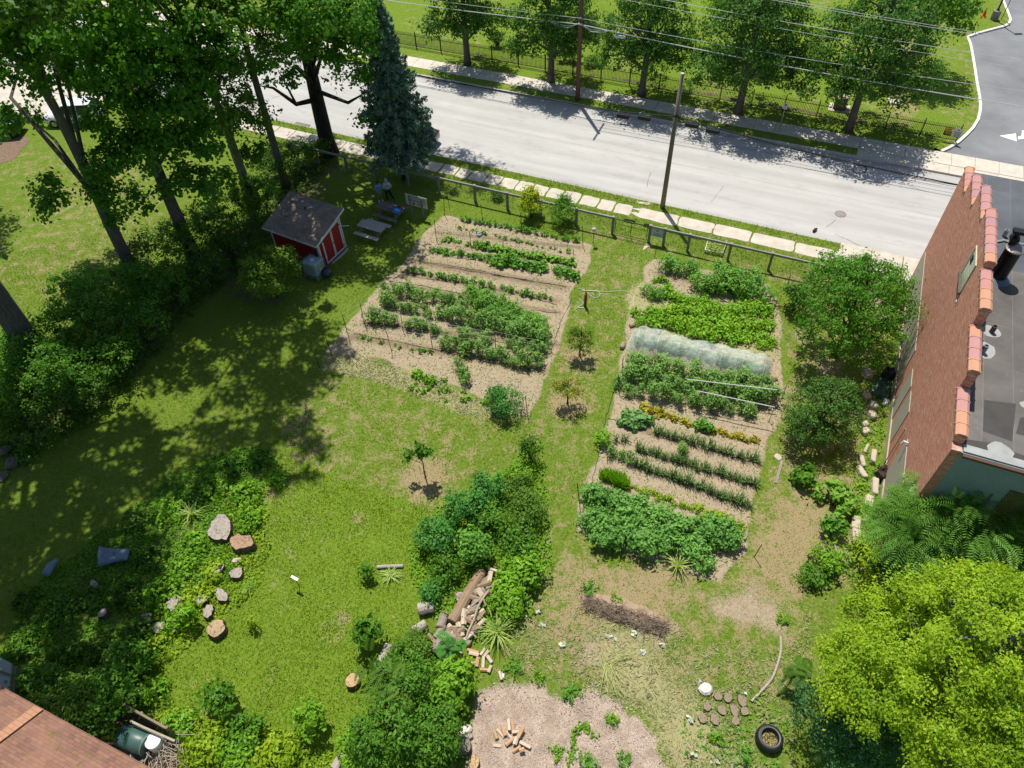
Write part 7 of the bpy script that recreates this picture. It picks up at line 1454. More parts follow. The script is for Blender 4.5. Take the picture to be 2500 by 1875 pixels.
_stk = [(z6, (1470, 745), (1455, 590), "trellis stake at the far left end of the wire net"), (z6, (1735, 800), (1727, 675), "second trellis stake from the left end of the net"), (z6, (1985, 812), (1983, 735), "third trellis stake from the left end of the net"), (z7, (90, 660), (88, 575), "fourth trellis stake from the left end of the net"), (z7, (358, 690), (358, 628), "fifth trellis stake, near the net's path end"), (z7, (632, 745), (632, 660), "last trellis stake at the path end of the net"),
        (z6, (1535, 560), (1525, 410), "pale-tipped stake at the left bed's street corner, nearest the signboard"), (z6, (1570, 480), (1550, 380), "thin stake behind the pale-tipped corner stake"), (z6, (1830, 610), (1812, 470), "stake in the pepper row nearest the street, left"), (z6, (2125, 660), (2122, 535), "stake in the pepper row nearest the street, middle"), (z7, (230, 530), (228, 375), "stake before the spiky fence bush"), (z7, (705, 635), (703, 480), "stake at the bed corner nearest the gate"), (z7, (1258, 720), (1278, 615), "stake below the fence notice"),
        (z6, (800, 1515), (742, 1315), "outermost stake on the lawn side of the tomato rows"), (z6, (915, 1390), (880, 1225), "stake at the lawn end of the second tomato row"), (z6, (662, 1640), (612, 1480), "leaning stake at the far corner of the clippings"), (y2, (573, 310), (525, 190), "leaning stake in the shaded grass by the clippings"), (y2, (1130, 200), (1075, 0), "tall stake in the third tomato row"), (z6, (1212, 1445), (1195, 1320), "stake in the second tomato row, middle"), (z6, (1440, 1580), (1425, 1480), "stake in the third tomato row, middle"),
        (z6, (1800, 1655), (1793, 1560), "stake at the lower edge of the tomatoes, middle"), (z6, (1928, 1575), (1920, 1460), "stake beside the dense block in the left bed"), (z7, (30, 1420), (25, 1290), "stake below the dense block"), (z7, (375, 1510), (373, 1360), "stake at the path end of the third tomato row"), (z7, (280, 1590), (275, 1480), "stake at the path end of the last tomato row"), (y2, (1720, 380), (1708, 290), "stake beside the short tomato row"), (y2, (2180, 330), (2168, 240), "stake at the lower path corner of the tomatoes"),
        (y3, (275, 505), (262, 370), "stake next to the round dense bush"), (y3, (1010, 215), (1013, 80), "stake at the path end of the right bed's tomatoes"), (y3, (985, 330), (978, 200), "stake at the path edge below the net tunnel"), (y3, (1415, 235), (1418, 150), "stake in the middle of the right bed's tomatoes"), (y3, (680, 1195), (662, 1040), "stake at the path corner of the bean block"), (y3, (895, 870), (890, 810), "short stake at the path end of the onions"), (y4, (130, 1610), (190, 1515), "leaning stake on the dry ground near the wall side"), (z8, (382, 950), (415, 845), "stake behind the tomato block near the fence")]
tops = {}
for i, (f, b, tp, lb) in enumerate(_stk): tops[i] = stake(f, b, tp, lb)
# trellis net between the first six stakes
NET = plain("net_wire", (0.10, 0.10, 0.09), 0.5, 0.4); mb = MB(); foot = [f(*b) for f, b, *_ in _stk[:6]]
for i in range(5):
    a, b2 = foot[i], foot[i+1]; 
    for z in (0.15, 0.35, 0.55, 0.75, 0.95, 1.12): mb.beam(a+Vector((0, 0, z)), b2+Vector((0, 0, z)), 0.007, 0.007)
    n = int((b2-a).length/0.2)
    for k in range(n): p = a.lerp(b2, k/n); mb.beam(p+Vector((0, 0, 0.12)), p+Vector((0, 0, 1.14)), 0.005, 0.005, up=(1, 0, 0))
tag(mb.build("trellis_net", NET), "low wire trellis net stretched along the bean row", "net")
TW = plain("twine_pale", (0.45, 0.43, 0.36), 0.8); mb = MB()
for a, b2 in ((13, 14), (14, 18), (18, 21), (17, 19), (19, 22), (22, 23)):
    for z in (0.02, 0.4): p, q = tops[a], tops[b2]; mb.tube([p-Vector((0, 0, z)), (p+q)/2-Vector((0, 0, z+0.05)), q-Vector((0, 0, z))], 0.006, 4)
tag(mb.build("support_twine", TW), "pale twine strung between the tomato stakes", "twine")
DR = plain("drip_black", (0.02, 0.02, 0.022), 0.6)
def drip(lab, pts, seed, r=0.014):
    rg = rng(seed); P = []
    for a, b2 in zip(pts[:-1], pts[1:]):
        for k in range(8): P.append(a.lerp(b2, k/8)+Vector((rg.normal(0, 0.025), rg.normal(0, 0.025), 0.035)))
    P.append(pts[-1]+Vector((0, 0, 0.035))); tag(MB().tube(P, r, 5).build("drip_hose", DR), lab, "hose", "drip hoses in the beds")
for i, (pts, lb) in enumerate((([z6(1320, 905), z6(1800, 985), z6(2212, 1075)], "pale-looking doubled drip hose on the bare strip, left part"), ([z6(1325, 915), z6(1800, 998), z6(2212, 1062), z7(0, 862), z7(300, 905), z7(580, 950)], "long drip hose on the bare strip between squash and peppers"), ([z6(1240, 975), z6(1330, 1040), z6(1700, 1085), z6(2212, 1190), z7(500, 1090)], "drip hose along the middle pepper row"), ([z6(1180, 1070), z6(1500, 1130), z6(1700, 1170)], "drip hose above the dense block"), ([z6(1480, 835), z6(1600, 885), z6(1900, 915), z6(2212, 950)], "drip hose beside the young squash"), ([z6(840, 1470), z6(1300, 1560), z6(1700, 1650)], "drip hose along the weak last row"), ([z6(920, 1380), z6(1500, 1460), z6(2212, 1580)], "drip hose in the third tomato row"), ([z7(300, 1130), z7(560, 1160)], "short drip hose at the path end above the potatoes"),
                               ([z7(620, 1040), z7(520, 1250), z7(480, 1400), z7(380, 1520)], "feeder hose running down the path edge of the left bed"), ([y3(940, 340), y3(880, 540), y3(830, 800), y3(770, 1060)], "feeder hose down the path edge of the right bed"), ([y3(890, 540), y3(1100, 600), y3(1400, 690)], "drip hose at the first onion row, path end"), ([y3(1250, 680), y3(1700, 790), y3(2070, 900)], "drip hose along the first onion row"), ([y3(1110, 800), y3(1600, 930), y3(2040, 1080)], "drip hose along the second onion row"), ([y3(1100, 920), y3(1600, 1080), y3(2000, 1230)], "drip hose along the third onion row"), ([y3(1560, 1270), y3(1800, 1390), y3(1930, 1400)], "drip hose beside the low yellow-green crop"), ([y3(1660, 490), y3(1760, 530), y3(2060, 590)], "drip hose at the wall end of the tomatoes"))):
    drip(lb, pts, 720+i)
def net_tunnel():
    a, b2 = z7(1085, 1370), z7(2135, 1615); d = (b2-a); L = d.length; rz = math.atan2(d.y, d.x); t = thing("net_tunnel", "long translucent white net tunnel draped over a crop row", "row cover", a, rz); rg = rng(740)
    nx, ny = 110, 34; xs = np.linspace(-0.15, L+0.1, nx); V = []
    hoops = np.linspace(0.3, L-0.3, 7)
    for i, x in enumerate(xs):
        hgt = 0.86+0.07*math.cos((x-0.3)/(hoops[1]-hoops[0])*2*math.pi)+0.07*math.sin(x*1.3); e = min(1, (x+0.2)/0.5, (L+0.15-x)/0.6); e = max(0.08, e)**0.5; wd = 0.98+0.07*math.sin(x*1.9)
        for j in range(ny):
            s = -1+2*j/(ny-1); y = wd*math.copysign(abs(s)**0.85, s)*(0.75+0.25*e); z = hgt*e*(1-abs(s)**2.6)+0.02
            w = 0.022*math.sin(5*x+4*s+2*math.sin(3*x))+0.014*math.sin(11*x-8*s)+rg.normal(0, 0.004)
            V.append((x+w*0.3, y+w*0.6*(abs(s) > .5), max(0.012, z+w*(1-abs(s)**4))))
    F = [(i*ny+j, (i+1)*ny+j, (i+1)*ny+j+1, i*ny+j+1) for i in range(nx-1) for j in range(ny-1)]
    b = NB("insect_net"); p = b.pos(True); n = b.noise(b.map(p, (0.7, 1.8, 1)), 1.7, 4, 0.65, 2.2); n2 = b.noise(p, 9, 3, .7, 1.5)
    b.base((0.72, 0.82, 0.76), 0.75, 0.2); tr = b.n("ShaderNodeBsdfTransparent"); tr.inputs[0].default_value = (0.93, 0.97, 0.94, 1); mx = b.n("ShaderNodeMixShader")
    b.l(b.math('ADD', b.ramp(n, [(0.38, 0.20), (0.66, 0.42)]), b.ramp(n2, [(0.55, 0.0), (0.75, 0.2)])), mx.inputs[0]); b.l(tr.outputs[0], mx.inputs[1]); b.l(b.b.outputs[0], mx.inputs[2]); b.l(mx.outputs[0], b.o.inputs[0])
    link("net", npmesh("net", np.array(V), np.array(F), b.m, smooth=True), t)
    for x in hoops: MB().tube([(x, 0.72*math.cos(a_), 0.74*math.sin(a_)) for a_ in np.linspace(0, math.pi, 12)], 0.009, 5).build("hoop", WHITE, t)
    me = leafball("crop_row", 741, 0.36, 0.5, 230, 0.17, L_BLUE, 0.15, 10)
    rr = rng(742)
    for i, x in enumerate(np.arange(0.45, L-0.3, 0.55)):
        q = M_rot(rz) @ Vector((x, rr.normal(0, .05), 0)); o = link("covered_plant", me, None, a+q, rr.random()*6); tag(o, "dark green crop plant growing under the net tunnel", "crop plant", "crop plants under the net tunnel")
def M_rot(r): return Matrix.Rotation(r, 3, 'Z')
net_tunnel()
LOGC = wood("log_grey", (0.20, 0.17, 0.14), (0.40, 0.35, 0.29), 0); LOGE = wood("log_end", (0.34, 0.24, 0.15), (0.55, 0.42, 0.28), 2, 0.5)
def log(name, label, p, rz, L, r, mat=None, end=None, group=None, tilt=0.0, seed=1):
    t = thing(name, label, "log", p, rz, group); rg = rng(seed); k = 6; pts = [(x, rg.normal(0, r*0.05), r+rg.normal(0, r*0.04)+tilt*(x+L/2)) for x in np.linspace(-L/2, L/2, k)]
    mb = MB().tube(pts, [r*(1+rg.uniform(-0.08, 0.06)) for _ in range(k)], 12); mb.build("bark", mat or LOGC, t)
    for s, q in ((-1, pts[0]), (1, pts[-1])): MB().tube([(q[0]+s*0.001, q[1], q[2]), (q[0]+s*0.012, q[1], q[2])], r*0.93, 12).build("cut_end", end or LOGE, t)
    return t
log("tunnel_weight_log", "short grey log weighing down the net at the path end, upper one", z7(1085, 1255), 0.3, 0.32, 0.11, seed=2); log("tunnel_weight_log", "short log weighing down the net at the path end, lower one", z7(1010, 1415), 1.2, 0.34, 0.13, seed=3)
tag(MB().box((0, 0, 0.06), (0.35, 0.18, 0.12), taper=0.9).build("tunnel_weight_brick", plain("brick_dark", (0.16, 0.07, 0.05), 0.9), None, y4(285, 250), 0.3, bevel=0.01), "dark brick weighing down the net at the wall end", "brick")
PIPE = plain("conduit_white", (0.70, 0.70, 0.68), 0.35, 0.3, 0.05)
for (a, b2, sa, lb) in (((1508, 240), (2205, 322), 1, "long white conduit pipe over the tomatoes, upper one"), ((1590, 330), (2185, 455), 2, "long white conduit pipe over the tomatoes, lower one")):
    tag(MB().tube([y3(a[0], a[1], 1.35), y3(b2[0], b2[1], 1.35)], 0.024, 6).build("conduit_pipe", PIPE), lb, "pipe")
for f, b, h, lb in ((y3, (2225, 420), 1.4, "post holding the wall end of the upper white conduit"), (y3, (2140, 565), 1.4, "post holding the wall end of the lower white conduit"), (y3, (1700, 480), 1.4, "post holding the middle of the lower white conduit"), (y3, (1735, 345), 1.4, "post under the middle of the upper white conduit")):
    tag(MB().tube([(0, 0, -0.05), (0, 0, h)], 0.016, 6).build("conduit_post", STK, None, f(*b)), lb, "post", "posts of the white conduits")
# standpipe and hose
t = thing("standpipe", "rusty red water standpipe in the grass between the beds", "standpipe", z7(722, 1098)); RD = plain("standpipe_red", (0.22, 0.035, 0.03), 0.6, 0, 0.3)
MB().tube([(0, 0, -0.05), (0, 0, 0.95)], 0.09, 10).build("sleeve", RD, t); MB().tube([(0, 0, 0.95), (0, 0, 1.2), (0.0, -0.12, 1.25), (0, -0.16, 1.12)], 0.035, 8).build("spout", RD, t); MB().beam((-0.02, 0, 1.2), (-0.05, 0.22, 1.34), 0.02, 0.02).build("handle", RD, t)
zh = Z(1380, 680, 11.06); HOSE = plain("hose_pale_green", (0.42, 0.56, 0.48), 0.4, 0, 0.08)
def smooth(pts, k=6):
    out = []; n = len(pts)
    for i in range(n-1):
        p0, p1, p2, p3 = pts[max(i-1, 0)], pts[i], pts[i+1], pts[min(i+2, n-1)]
        for j in range(k):
            u = j/k; out.append(0.5*((2*p1)+(p2-p0)*u+(2*p0-5*p1+4*p2-p3)*u*u+(3*p1-p0-3*p2+p3)*u**3))
    return out+[pts[-1]]
tag(MB().tube(smooth([zh(*q, 0.04) for q in ((345, 270), (450, 290), (560, 340), (640, 420), (720, 490), (820, 525), (900, 490), (940, 420), (900, 360), (800, 325), (560, 325), (480, 320))]+[zh(*q, 0.05) for q in ((500, 335), (700, 345), (860, 440), (960, 400), (1080, 350), (1350, 340), (1600, 340), (1750, 380), (1830, 450), (1840, 540), (1830, 650), (1835, 740), (1780, 850))][4:]), 0.016, 6).build("garden_hose", HOSE), "pale green garden hose looping from the standpipe across the path", "hose")
tag(MB().tube(smooth([zh(*q, 0.05) for q in ((375, 530), (420, 590), (470, 650), (470, 700), (400, 730), (330, 760), (480, 790), (470, 800), (400, 790), (310, 800), (240, 870))]), 0.016, 6).build("garden_hose", HOSE), "short coil of pale hose at the foot of the standpipe", "hose")
# row-side odds and ends in the garden
t = thing("garden_ball_stake", "stake topped with a pale round cover near the gate", "stake", z7(783, 620)); MB().tube([(0, 0, -0.05), (0, 0, 1.15)], 0.018, 6).build("stake", STK, t); MB().ball((0, 0, 1.18), 0.15, 12, (1, 1, 0.75)).build("cover", plain("cover_pale", (0.42, 0.36, 0.33), 0.7), t)
t = thing("solar_lamp", "small flat solar lamp on a stick alone on the lower lawn", "lamp", y6(415, 262)); MB().tube([(0, 0, -0.05), (0, 0, 0.85)], 0.014, 6).build("stick", STK, t); MB().box((0, 0, 0.86), (0.36, 0.10, 0.03), rz=-0.55).build("panel", plain("panel_pale", (0.45, 0.52, 0.58), 0.3, 0.3), t)
rgc = rng(760); mb = MB()
for k in range(14): a = rgc.random()*6.28; mb.ball((0.12*math.cos(a), 0.12*math.sin(a), 0.1+0.03*rgc.random()), 0.06+0.03*rgc.random(), 8)
o = mb.build("plastic_bundle", plain("plastic_blue_white", (0.30, 0.40, 0.55), 0.4, 0, 0.9, 14), None, z6(1803, 712)); tag(o, "crumpled blue and white bundle lying in the left bed", "bundle")
tag(MB().prism([z7(*q) for q in ((1195, 618), (1235, 632), (1205, 645), (1165, 672), (1175, 640))], -0.02, 0.03).build("cardboard", plain("card_tan", (0.50, 0.42, 0.32), 0.8)), "piece of pale flat cardboard on the ground by the gate", "cardboard")
def planter_frame():
    t = thing("raised_planter", "pale metal bedspring-like frame full of weeds outside the garden fence", "planter", (zf(960, 390)+zf(1000, 250))/2, 0); P = [zf(855, 370, 0.25), zf(1080, 415, 0.25), zf(1140, 240, 0.25), zf(905, 190, 0.25)]; c = t.location
    mb = MB(); mb.tube([p-c for p in P+[P[0]]], 0.03, 8); mb.build("frame", WHITE, t); mb = MB()
    for p in P: q = p-c; mb2 = MB().tube([(q.x, q.y, -0.02), (q.x, q.y, 0.25)], 0.03, 6); mb2.build("leg", WHITE, t)
    rg = rng(765); n = 700; f, g = rg.random(n), rg.random(n); A = np.array([list(p-c) for p in P]); X = (A[0]*(1-f)[:, None]+A[1]*f[:, None])*(1-g)[:, None]+(A[3]*(1-f)[:, None]+A[2]*f[:, None])*g[:, None]; X[:, 2] = 0.1+0.35*rg.random(n)
    V, F, r = leaf_geo(rg, X, np.tile((0, 0, 1.0), (n, 1)), 0.14, 0.4); link("weeds", npmesh("weeds", V, F, leafm("leaf_pale", (0.14, 0.24, 0.05), (0.40, 0.46, 0.20)), r), t)
planter_frame()
tag(MB().tube([(0, 0, 0.1), (0.2, 0.02, 0.12), (0.4, 0, 0.1)], [0.08, 0.1, 0.05], 8).build("road_debris", BLACK, None, z8(585, 530, -0.13), 0.7), "small dark piece of debris on the street by the near kerb", "debris")

# ------------------------------------------------------------------ stumps, logs, stones, firewood
def rock(name, label, p, s, mat, seed, rz=0.0, cat="stone", group=None, jit=0.16, seg=9):
    rg = rng(seed); o = MB().ball((0, 0, s[2]*0.35), 0.5, seg, s, jit, rg).build(name, mat, None, p, rz); tag(o, label, cat, group); return o
ST = plain("stone_tan", (0.36, 0.30, 0.25), 0.9, 0, 0.35, 4); LST = plain("limestone", (0.50, 0.43, 0.34), 0.9, 0, 0.3, 4)
def stump(label, p, rx, ry, h, seed, top=None, side=None, jit=0.22, group="rounds and stumps left on the grass"):
    rg = rng(seed); n = 18; t = thing("stump", label, "stump", p, rg.random()*3, group); q = [(rx*(1+rg.uniform(-jit, jit))*math.cos(a), ry*(1+rg.uniform(-jit, jit))*math.sin(a)) for a in np.linspace(0, 6.283, n, endpoint=False)]
    mb = MB(); mb.add([(x*1.08, y*1.08, -0.03) for x, y in q]+[(x, y, h+rg.normal(0, 0.02)) for x, y in q]+[(0, 0, h-0.005)], [(i, (i+1) % n, n+(i+1) % n, n+i) for i in range(n)]); mb.build("bark", side or bark("bark_rot", (0.09, 0.06, 0.04), (0.22, 0.17, 0.13)), t)
    mb = MB(); mb.add([(x*0.97, y*0.97, h+0.004) for x, y in q]+[(0, 0, h+0.012)], [(i, (i+1) % n, n) for i in range(n)]); mb.build("cut_face", top or cutwood("cut_grey", (0.28, 0.24, 0.20), (0.46, 0.41, 0.36)), t); return t
@cached
def cutwood(name, c1, c2):
    b = NB(name); p = b.pos(True); w = b.n("ShaderNodeTexWave", wave_type='RINGS', rings_direction='Z'); b.l(p, w.inputs[0]); w.inputs["Scale"].default_value = 9; w.inputs["Distortion"].default_value = 2.5; w.inputs["Detail"].default_value = 3
    n = b.noise(p, 5, 5, 0.7, 1); c = b.mix(w.outputs[1], c1, c2); c = b.mix(b.ramp(n, [(0.48, 0.0), (0.66, 0.85)]), c, sc3(c1, 0.35)); n2 = b.noise(p, 26, 4, 0.8); c = b.mix(1.0, c, b.ramp(n2, [(0.3, 0.6), (0.7, 1.25)]), 'MULTIPLY'); b.bump(n, 0.6, 0.03); return b.base(c, 0.9, 0.15)
TAN = cutwood("cut_tan", (0.40, 0.26, 0.13), (0.62, 0.44, 0.26))
stump("largest weathered grey stump slab at the edge of the weed bank", y1(1715, 1265), 0.54, 0.72, 0.38, 801, jit=0.2); stump("split reddish stump block right of the largest stump", y1(1880, 1370), 0.56, 0.40, 0.42, 802, cutwood("cut_red", (0.26, 0.14, 0.08), (0.5, 0.36, 0.26)))
stump("round pale-topped stump with split wood on it, on the lower lawn", y5(1685, 605), 0.38, 0.37, 0.34, 803, cutwood("cut_mid", (0.30, 0.21, 0.12), (0.54, 0.41, 0.27)), jit=0.13); stump("fresh oval sawn round lying alone near the bottom of the lawn", y6(832, 1000), 0.27, 0.30, 0.30, 804, TAN, jit=0.03)
stump("grey-topped round at the left of the wood chips, bottom edge", y6(1688, 1505), 0.27, 0.32, 0.36, 805, cutwood("cut_grey2", (0.19, 0.16, 0.13), (0.32, 0.28, 0.23)), jit=0.03); stump("fresh orange-topped round at the bottom edge by the wood chips", y6(1765, 1625), 0.27, 0.2, 0.25, 806, TAN, jit=0.05)
for i, (f, q, rx, ry, lb) in enumerate(((y1, (1835, 1595), .28, .28, "grey flat stump just below the split reddish block"), (y5, (1722, 338), .36, .22, "flat wide grey stump beside the fine grass tuft"), (y5, (1362, 400), .38, .3, "grey stump half hidden in weeds, left of the flat one"), (y5, (1690, 145), .3, .2, "low grey stump above the flat wide stump"), (y5, (1620, 465), .32, .22, "grey split block just above the round pale-topped stump"), (y5, (1570, 375), .22, .26, "small grey stump between weeds and lawn"), (y5, (1240, 590), .25, .26, "brown curved stump piece at the weed bank's lower edge"), (y5, (1345, 590), .2, .2, "small dark stump next to the brown curved one"), (y5, (1143, 515), .24, .22, "shaded stump deep in the weed bank"), (y5, (810, 480), .2, .18, "small pale stump in the dark weeds"), (y5, (745, 258), .26, .14, "stump fragment in shadow right of the tarpaulins"))):
    stump(lb, f(*q), rx, ry, 0.26, 810+i)
rock("pale_rock", "pale tan block between the split stump and the grey flat stump", y1(1830, 1490), (0.45, 0.32, 0.25), LST, 830, 0.3)
for i, (f, q, s, lb) in enumerate(((y1, (170, 545), (0.9, 0.5, 0.45), "large mossy rock in deep shade at the left edge"), (y1, (330, 515), (0.6, 0.6, 0.5), "grey rock right of the large mossy rock"), (y1, (105, 745), (0.7, 0.7, 0.5), "shaded brown rock lower on the left edge"), (y1, (50, 640), (0.7, 0.5, 0.4), "shaded rock between the mossy and brown rocks"), (y1, (30, 840), (0.7, 0.5, 0.3), "dark flat rock at the left edge, lowest of the shaded group"))):
    rock("field_rock", lb, f(*q), s, plain("rock_mossy", (0.16, 0.14, 0.11), 0.9, 0, 0.4, 5), 835+i, 0.4*i, "rock", "rocks in shade at the left edge")
# ring of rounds at lower right
zr2 = [(1745, 1110), (1820, 1120), (1930, 1140), (1660, 1190), (1775, 1215), (1870, 1215), (1950, 1225), (1630, 1280), (1720, 1285), (1880, 1300)]
nm = ["upper left", "upper middle", "upper right", "far left", "centre", "right of centre", "far right", "lower left", "lower middle", "lower right"]
for i, q in enumerate(zr2): stump("weathered grey round set in the ground, %s of the lower right cluster" % nm[i], y7(*q), 0.16+0.04*(i % 3), 0.17, 0.10, 840+i, cutwood("cut_ring", (0.17, 0.135, 0.09), (0.36, 0.29, 0.20)), jit=0.16, group="rounds set in the lower right ground")
rock("white_stone", "bright white square stone above the ring of rounds", y7(1650, 1055), (0.6, 0.5, 0.28), plain("stone_white", (0.66, 0.60, 0.54), 0.8, 0, 0.12), 851, 0.2, jit=0.06)
rock("white_stone", "bright white block at the left of the wood chips", y6(1690, 1375), (0.62, 0.4, 0.3), plain("stone_white", (0.66, 0.60, 0.54), 0.8, 0, 0.12), 852, 0.3, jit=0.05); rock("grey_block", "grey block just below the bright white one", y6(1720, 1425), (0.4, 0.25, 0.2), ST, 853, 0.3)
def tyre():
    t = thing("tyre", "black tyre lying on the ground full of old leaves", "tyre", y8(235, 1445)); b = plain("rubber", (0.012, 0.013, 0.015), 0.5)
    MB().lathe([(0.33, 0.02), (0.45, 0.0), (0.50, 0.12), (0.50, 0.30), (0.46, 0.42), (0.36, 0.44), (0.31, 0.40), (0.31, 0.10), (0.33, 0.02)], 28, cap=False).build("tyre_body", b, t, smooth=True); MB().lathe([(0.33, 0.44), (0.37, 0.455), (0.37, 0.44)], 28, cap=False).build("bead", plain("rubber_grey", (0.12, 0.12, 0.12), 0.5), t)
    rg = rng(860); n = 160; a = rg.random(n)*6.28; rr = 0.31*np.sqrt(rg.random(n)); V, F, r = leaf_geo(rg, np.column_stack([np.cos(a)*rr, np.sin(a)*rr, 0.16+0.06*rg.random(n)]), np.tile((0, 0, 1.0), (n, 1)), 0.12, 0.6); link("old_leaves", npmesh("old_leaves", V, F, leafm("leaf_old", (0.12, 0.11, 0.06), (0.28, 0.26, 0.13), 0.1), r), t)
tyre()
FW1, FW2 = wood("firewood_face", (0.42, 0.24, 0.12), (0.62, 0.42, 0.26), 0), wood("firewood_pale", (0.50, 0.40, 0.30), (0.68, 0.58, 0.46), 0)
def billet(label, p, rz, L, r, seed, mat, group, tilt=0.0):
    rg = rng(seed); t = MB(); k = 5; a0 = rg.random()*6; poly = [(r*(0.75+0.4*rg.random())*math.cos(a0+a), r*(0.7+0.3*rg.random())*math.sin(a0+a)) for a in np.linspace(0, 6.283, k, endpoint=False)]
    V = [(-L/2, y, z+r*0.9) for y, z in poly]+[(L/2, y*0.95, z*0.95+r*0.9+tilt*L) for y, z in poly]; t.add(V, [tuple(range(k))[::-1], tuple(range(k, 2*k))]+[(i, (i+1) % k, k+(i+1) % k, k+i) for i in range(k)])
    o = t.build("firewood_billet", mat, None, p, rz, bevel=0.006); tag(o, label, "firewood", group)
fwn = [(1965, 1395, 2.3, .42), (1990, 1375, 1.9, .4), (2030, 1330, 1.65, .42), (2065, 1345, 1.6, .36), (2085, 1385, .1, .3), (2120, 1395, 1.0, .4), (2030, 1410, 2.2, .36), (2040, 1460, .6, .42), (2085, 1455, 1.2, .28), (2090, 1520, .5, .36), (2155, 1485, -.5, .46), (2130, 1525, .2, .2), (1940, 1490, -.2, .3), (1930, 1410, 1.9, .28)]
fl = ["thin upper left", "upper left", "upright pointing up", "slim upper", "orange flat", "upper right", "middle left", "curved dark", "short middle", "lower wide", "long orange", "tiny lower", "outlying left", "outlying upper left"]
for i, (x, y, a, L) in enumerate(fwn): billet("%s billet of the small firewood heap on the wood chips" % fl[i], y6(x, y, 0.05*(i % 3)), a, L, 0.065+0.015*(i % 3), 870+i, FW1 if i % 2 else FW2, "billets heaped on the wood chips", 0.15*(i % 2))
fw2 = [(1755, 760, -.3, .5), (1760, 785, -.3, .42), (1830, 768, .9, .34), (1858, 780, .9, .3), (1785, 845, 1.4, .4), (1835, 845, 1.5, .5), (1880, 825, -1.0, .36), (1885, 900, 1.2, .3), (1840, 905, -.1, .34), (1965, 950, -1.3, .36), (1640, 625, -.6, .5), (1740, 850, -.3, .36), (1570, 800, -.5, .45), (1650, 780, 0.2, .3), (1645, 370, -.5, .2), (1645, 405, -.3, .22)]
f2 = ["long reddish", "pale long lower", "pale standing", "pale second standing", "thin left upright", "white upright middle", "white leaning right", "short lower right", "flat lowest", "white outlying", "red-faced", "reddish lower left", "white under the logs", "round pale", "small upper brick-like", "small lower brick-like"]
for i, (x, y, a, L) in enumerate(fw2): billet("%s split piece at the lower end of the log heap" % f2[i], y6(x, y, 0.04*(i % 2)), a, L, 0.08, 890+i, FW2 if i % 4 else FW1, "split pieces at the log heap")
LGR = "rotting logs of the middle heap"
a, b2 = y6(1830, 150), y6(1590, 560); d = b2-a; log("rotten_log", "long rotten brown trunk lying under the shrubs above the firewood", (a+b2)/2, math.atan2(d.y, d.x), d.length*0.95, 0.24, wood("log_rot", (0.20, 0.12, 0.07), (0.42, 0.32, 0.22), 0), None, None, 0, 910)
for i, (x, y, a, L, r, lb) in enumerate(((1800, 320, .3, .5, .19, "grey log end, uppermost on the heap's right side"), (1770, 430, 1.2, .55, .2, "pale grey log under the bare branches"), (1830, 260, .9, .5, .15, "brown log beside the bright big-leaved shrub"), (1580, 660, -.3, .5, .2, "grey-ringed log at the middle of the heap"), (1560, 750, -.1, .55, .2, "greenish log below the grey-ringed one"), (1490, 720, .9, .7, .2, "pale hollow log on the heap's lower left"), (1520, 540, 1.3, .6, .2, "grey block at the upper left of the heap"), (1500, 620, 1.0, .6, .16, "grey curved bark slab at the heap's left"), (1660, 600, -.7, .5, .12, "reddish split log in the heap's middle"), (1780, 600, .4, .45, .14, "brown log beside the tall grass clump"), (1720, 500, .8, .4, .13, "short log under the bare branch fork"), (1700, 690, -.6, .4, .12, "short dark log above the long reddish piece"))):
    log("heap_log", lb, y6(x, y, 0.03), a, L, r, None, None, LGR, 0, 920+i)
for i, (x, y, a, L, r, lb) in enumerate(((1395, 440, .15, .65, .26, "thick grey split log standing apart left of the shrubs"), (1345, 590, .6, .6, .2, "pale fibrous split log below the thick grey one"), (1068, 815, 1.15, 1.0, .2, "long pale ribbed log half under the fine-leaved bush"), (745, 1615, .9, .7, .22, "pale ribbed log at the bottom edge of the photo"), (1115, 110, 0.0, 1.15, .085, "pale straight log lying on the lawn by the middle shrubs"))):
    log("lawn_log", lb, y6(x, y), a, L, r, wood("log_ribbed", (0.26, 0.22, 0.19), (0.58, 0.52, 0.46), 0, 0.7), None, None, 0, 940+i)
_hp = rng(950)
for i in range(60):
    f = _hp.random(); x, y = 1830-290*f+_hp.normal(0, 60)+45, 170+560*f+_hp.normal(0, 30)
    if i % 3 == 0: rock("stone_chunk", "grey-brown chunk wedged among the rotting logs of the middle heap", y6(x, y, 0.12*_hp.random()), (0.3+0.3*_hp.random(), 0.24+0.2*_hp.random(), 0.22), ST, 1200+i, _hp.random()*3, "stone", "chunks wedged in the log heap")
    else: billet("small weathered log piece in the rotting middle heap", y6(x, y, 0.10+0.12*_hp.random()), _hp.random()*3.1, 0.36+0.3*_hp.random(), 0.08+0.06*_hp.random(), 1200+i, (LOGC, FW2, wood("log_rot", (0.20, 0.12, 0.07), (0.42, 0.32, 0.22), 0))[i % 3 if i % 5 else 2], "weathered pieces in the log heap", 0.2*_hp.random())
BR = wood("branch_bare", (0.32, 0.26, 0.21), (0.52, 0.45, 0.38), 0)
tag(MB().tube(smooth([y6(*q, z) for q, z in (((1880, 280), .5), ((1830, 350), .55), ((1790, 420), .5), ((1760, 510), .45), ((1720, 600), .4), ((1700, 660), .3))]), 0.045, 7).tube(smooth([y6(*q, z) for q, z in (((1745, 410), .45), ((1790, 370), .5), ((1830, 350), .55), ((1850, 410), .45))]), 0.03, 6).tube(smooth([y6(*q, z) for q, z in (((1550, 575), .3), ((1620, 570), .4), ((1680, 575), .4), ((1780, 650), .3))]), 0.03, 6).build("bare_branch", BR), "bare pale forked branch lying across the log heap", "branch")
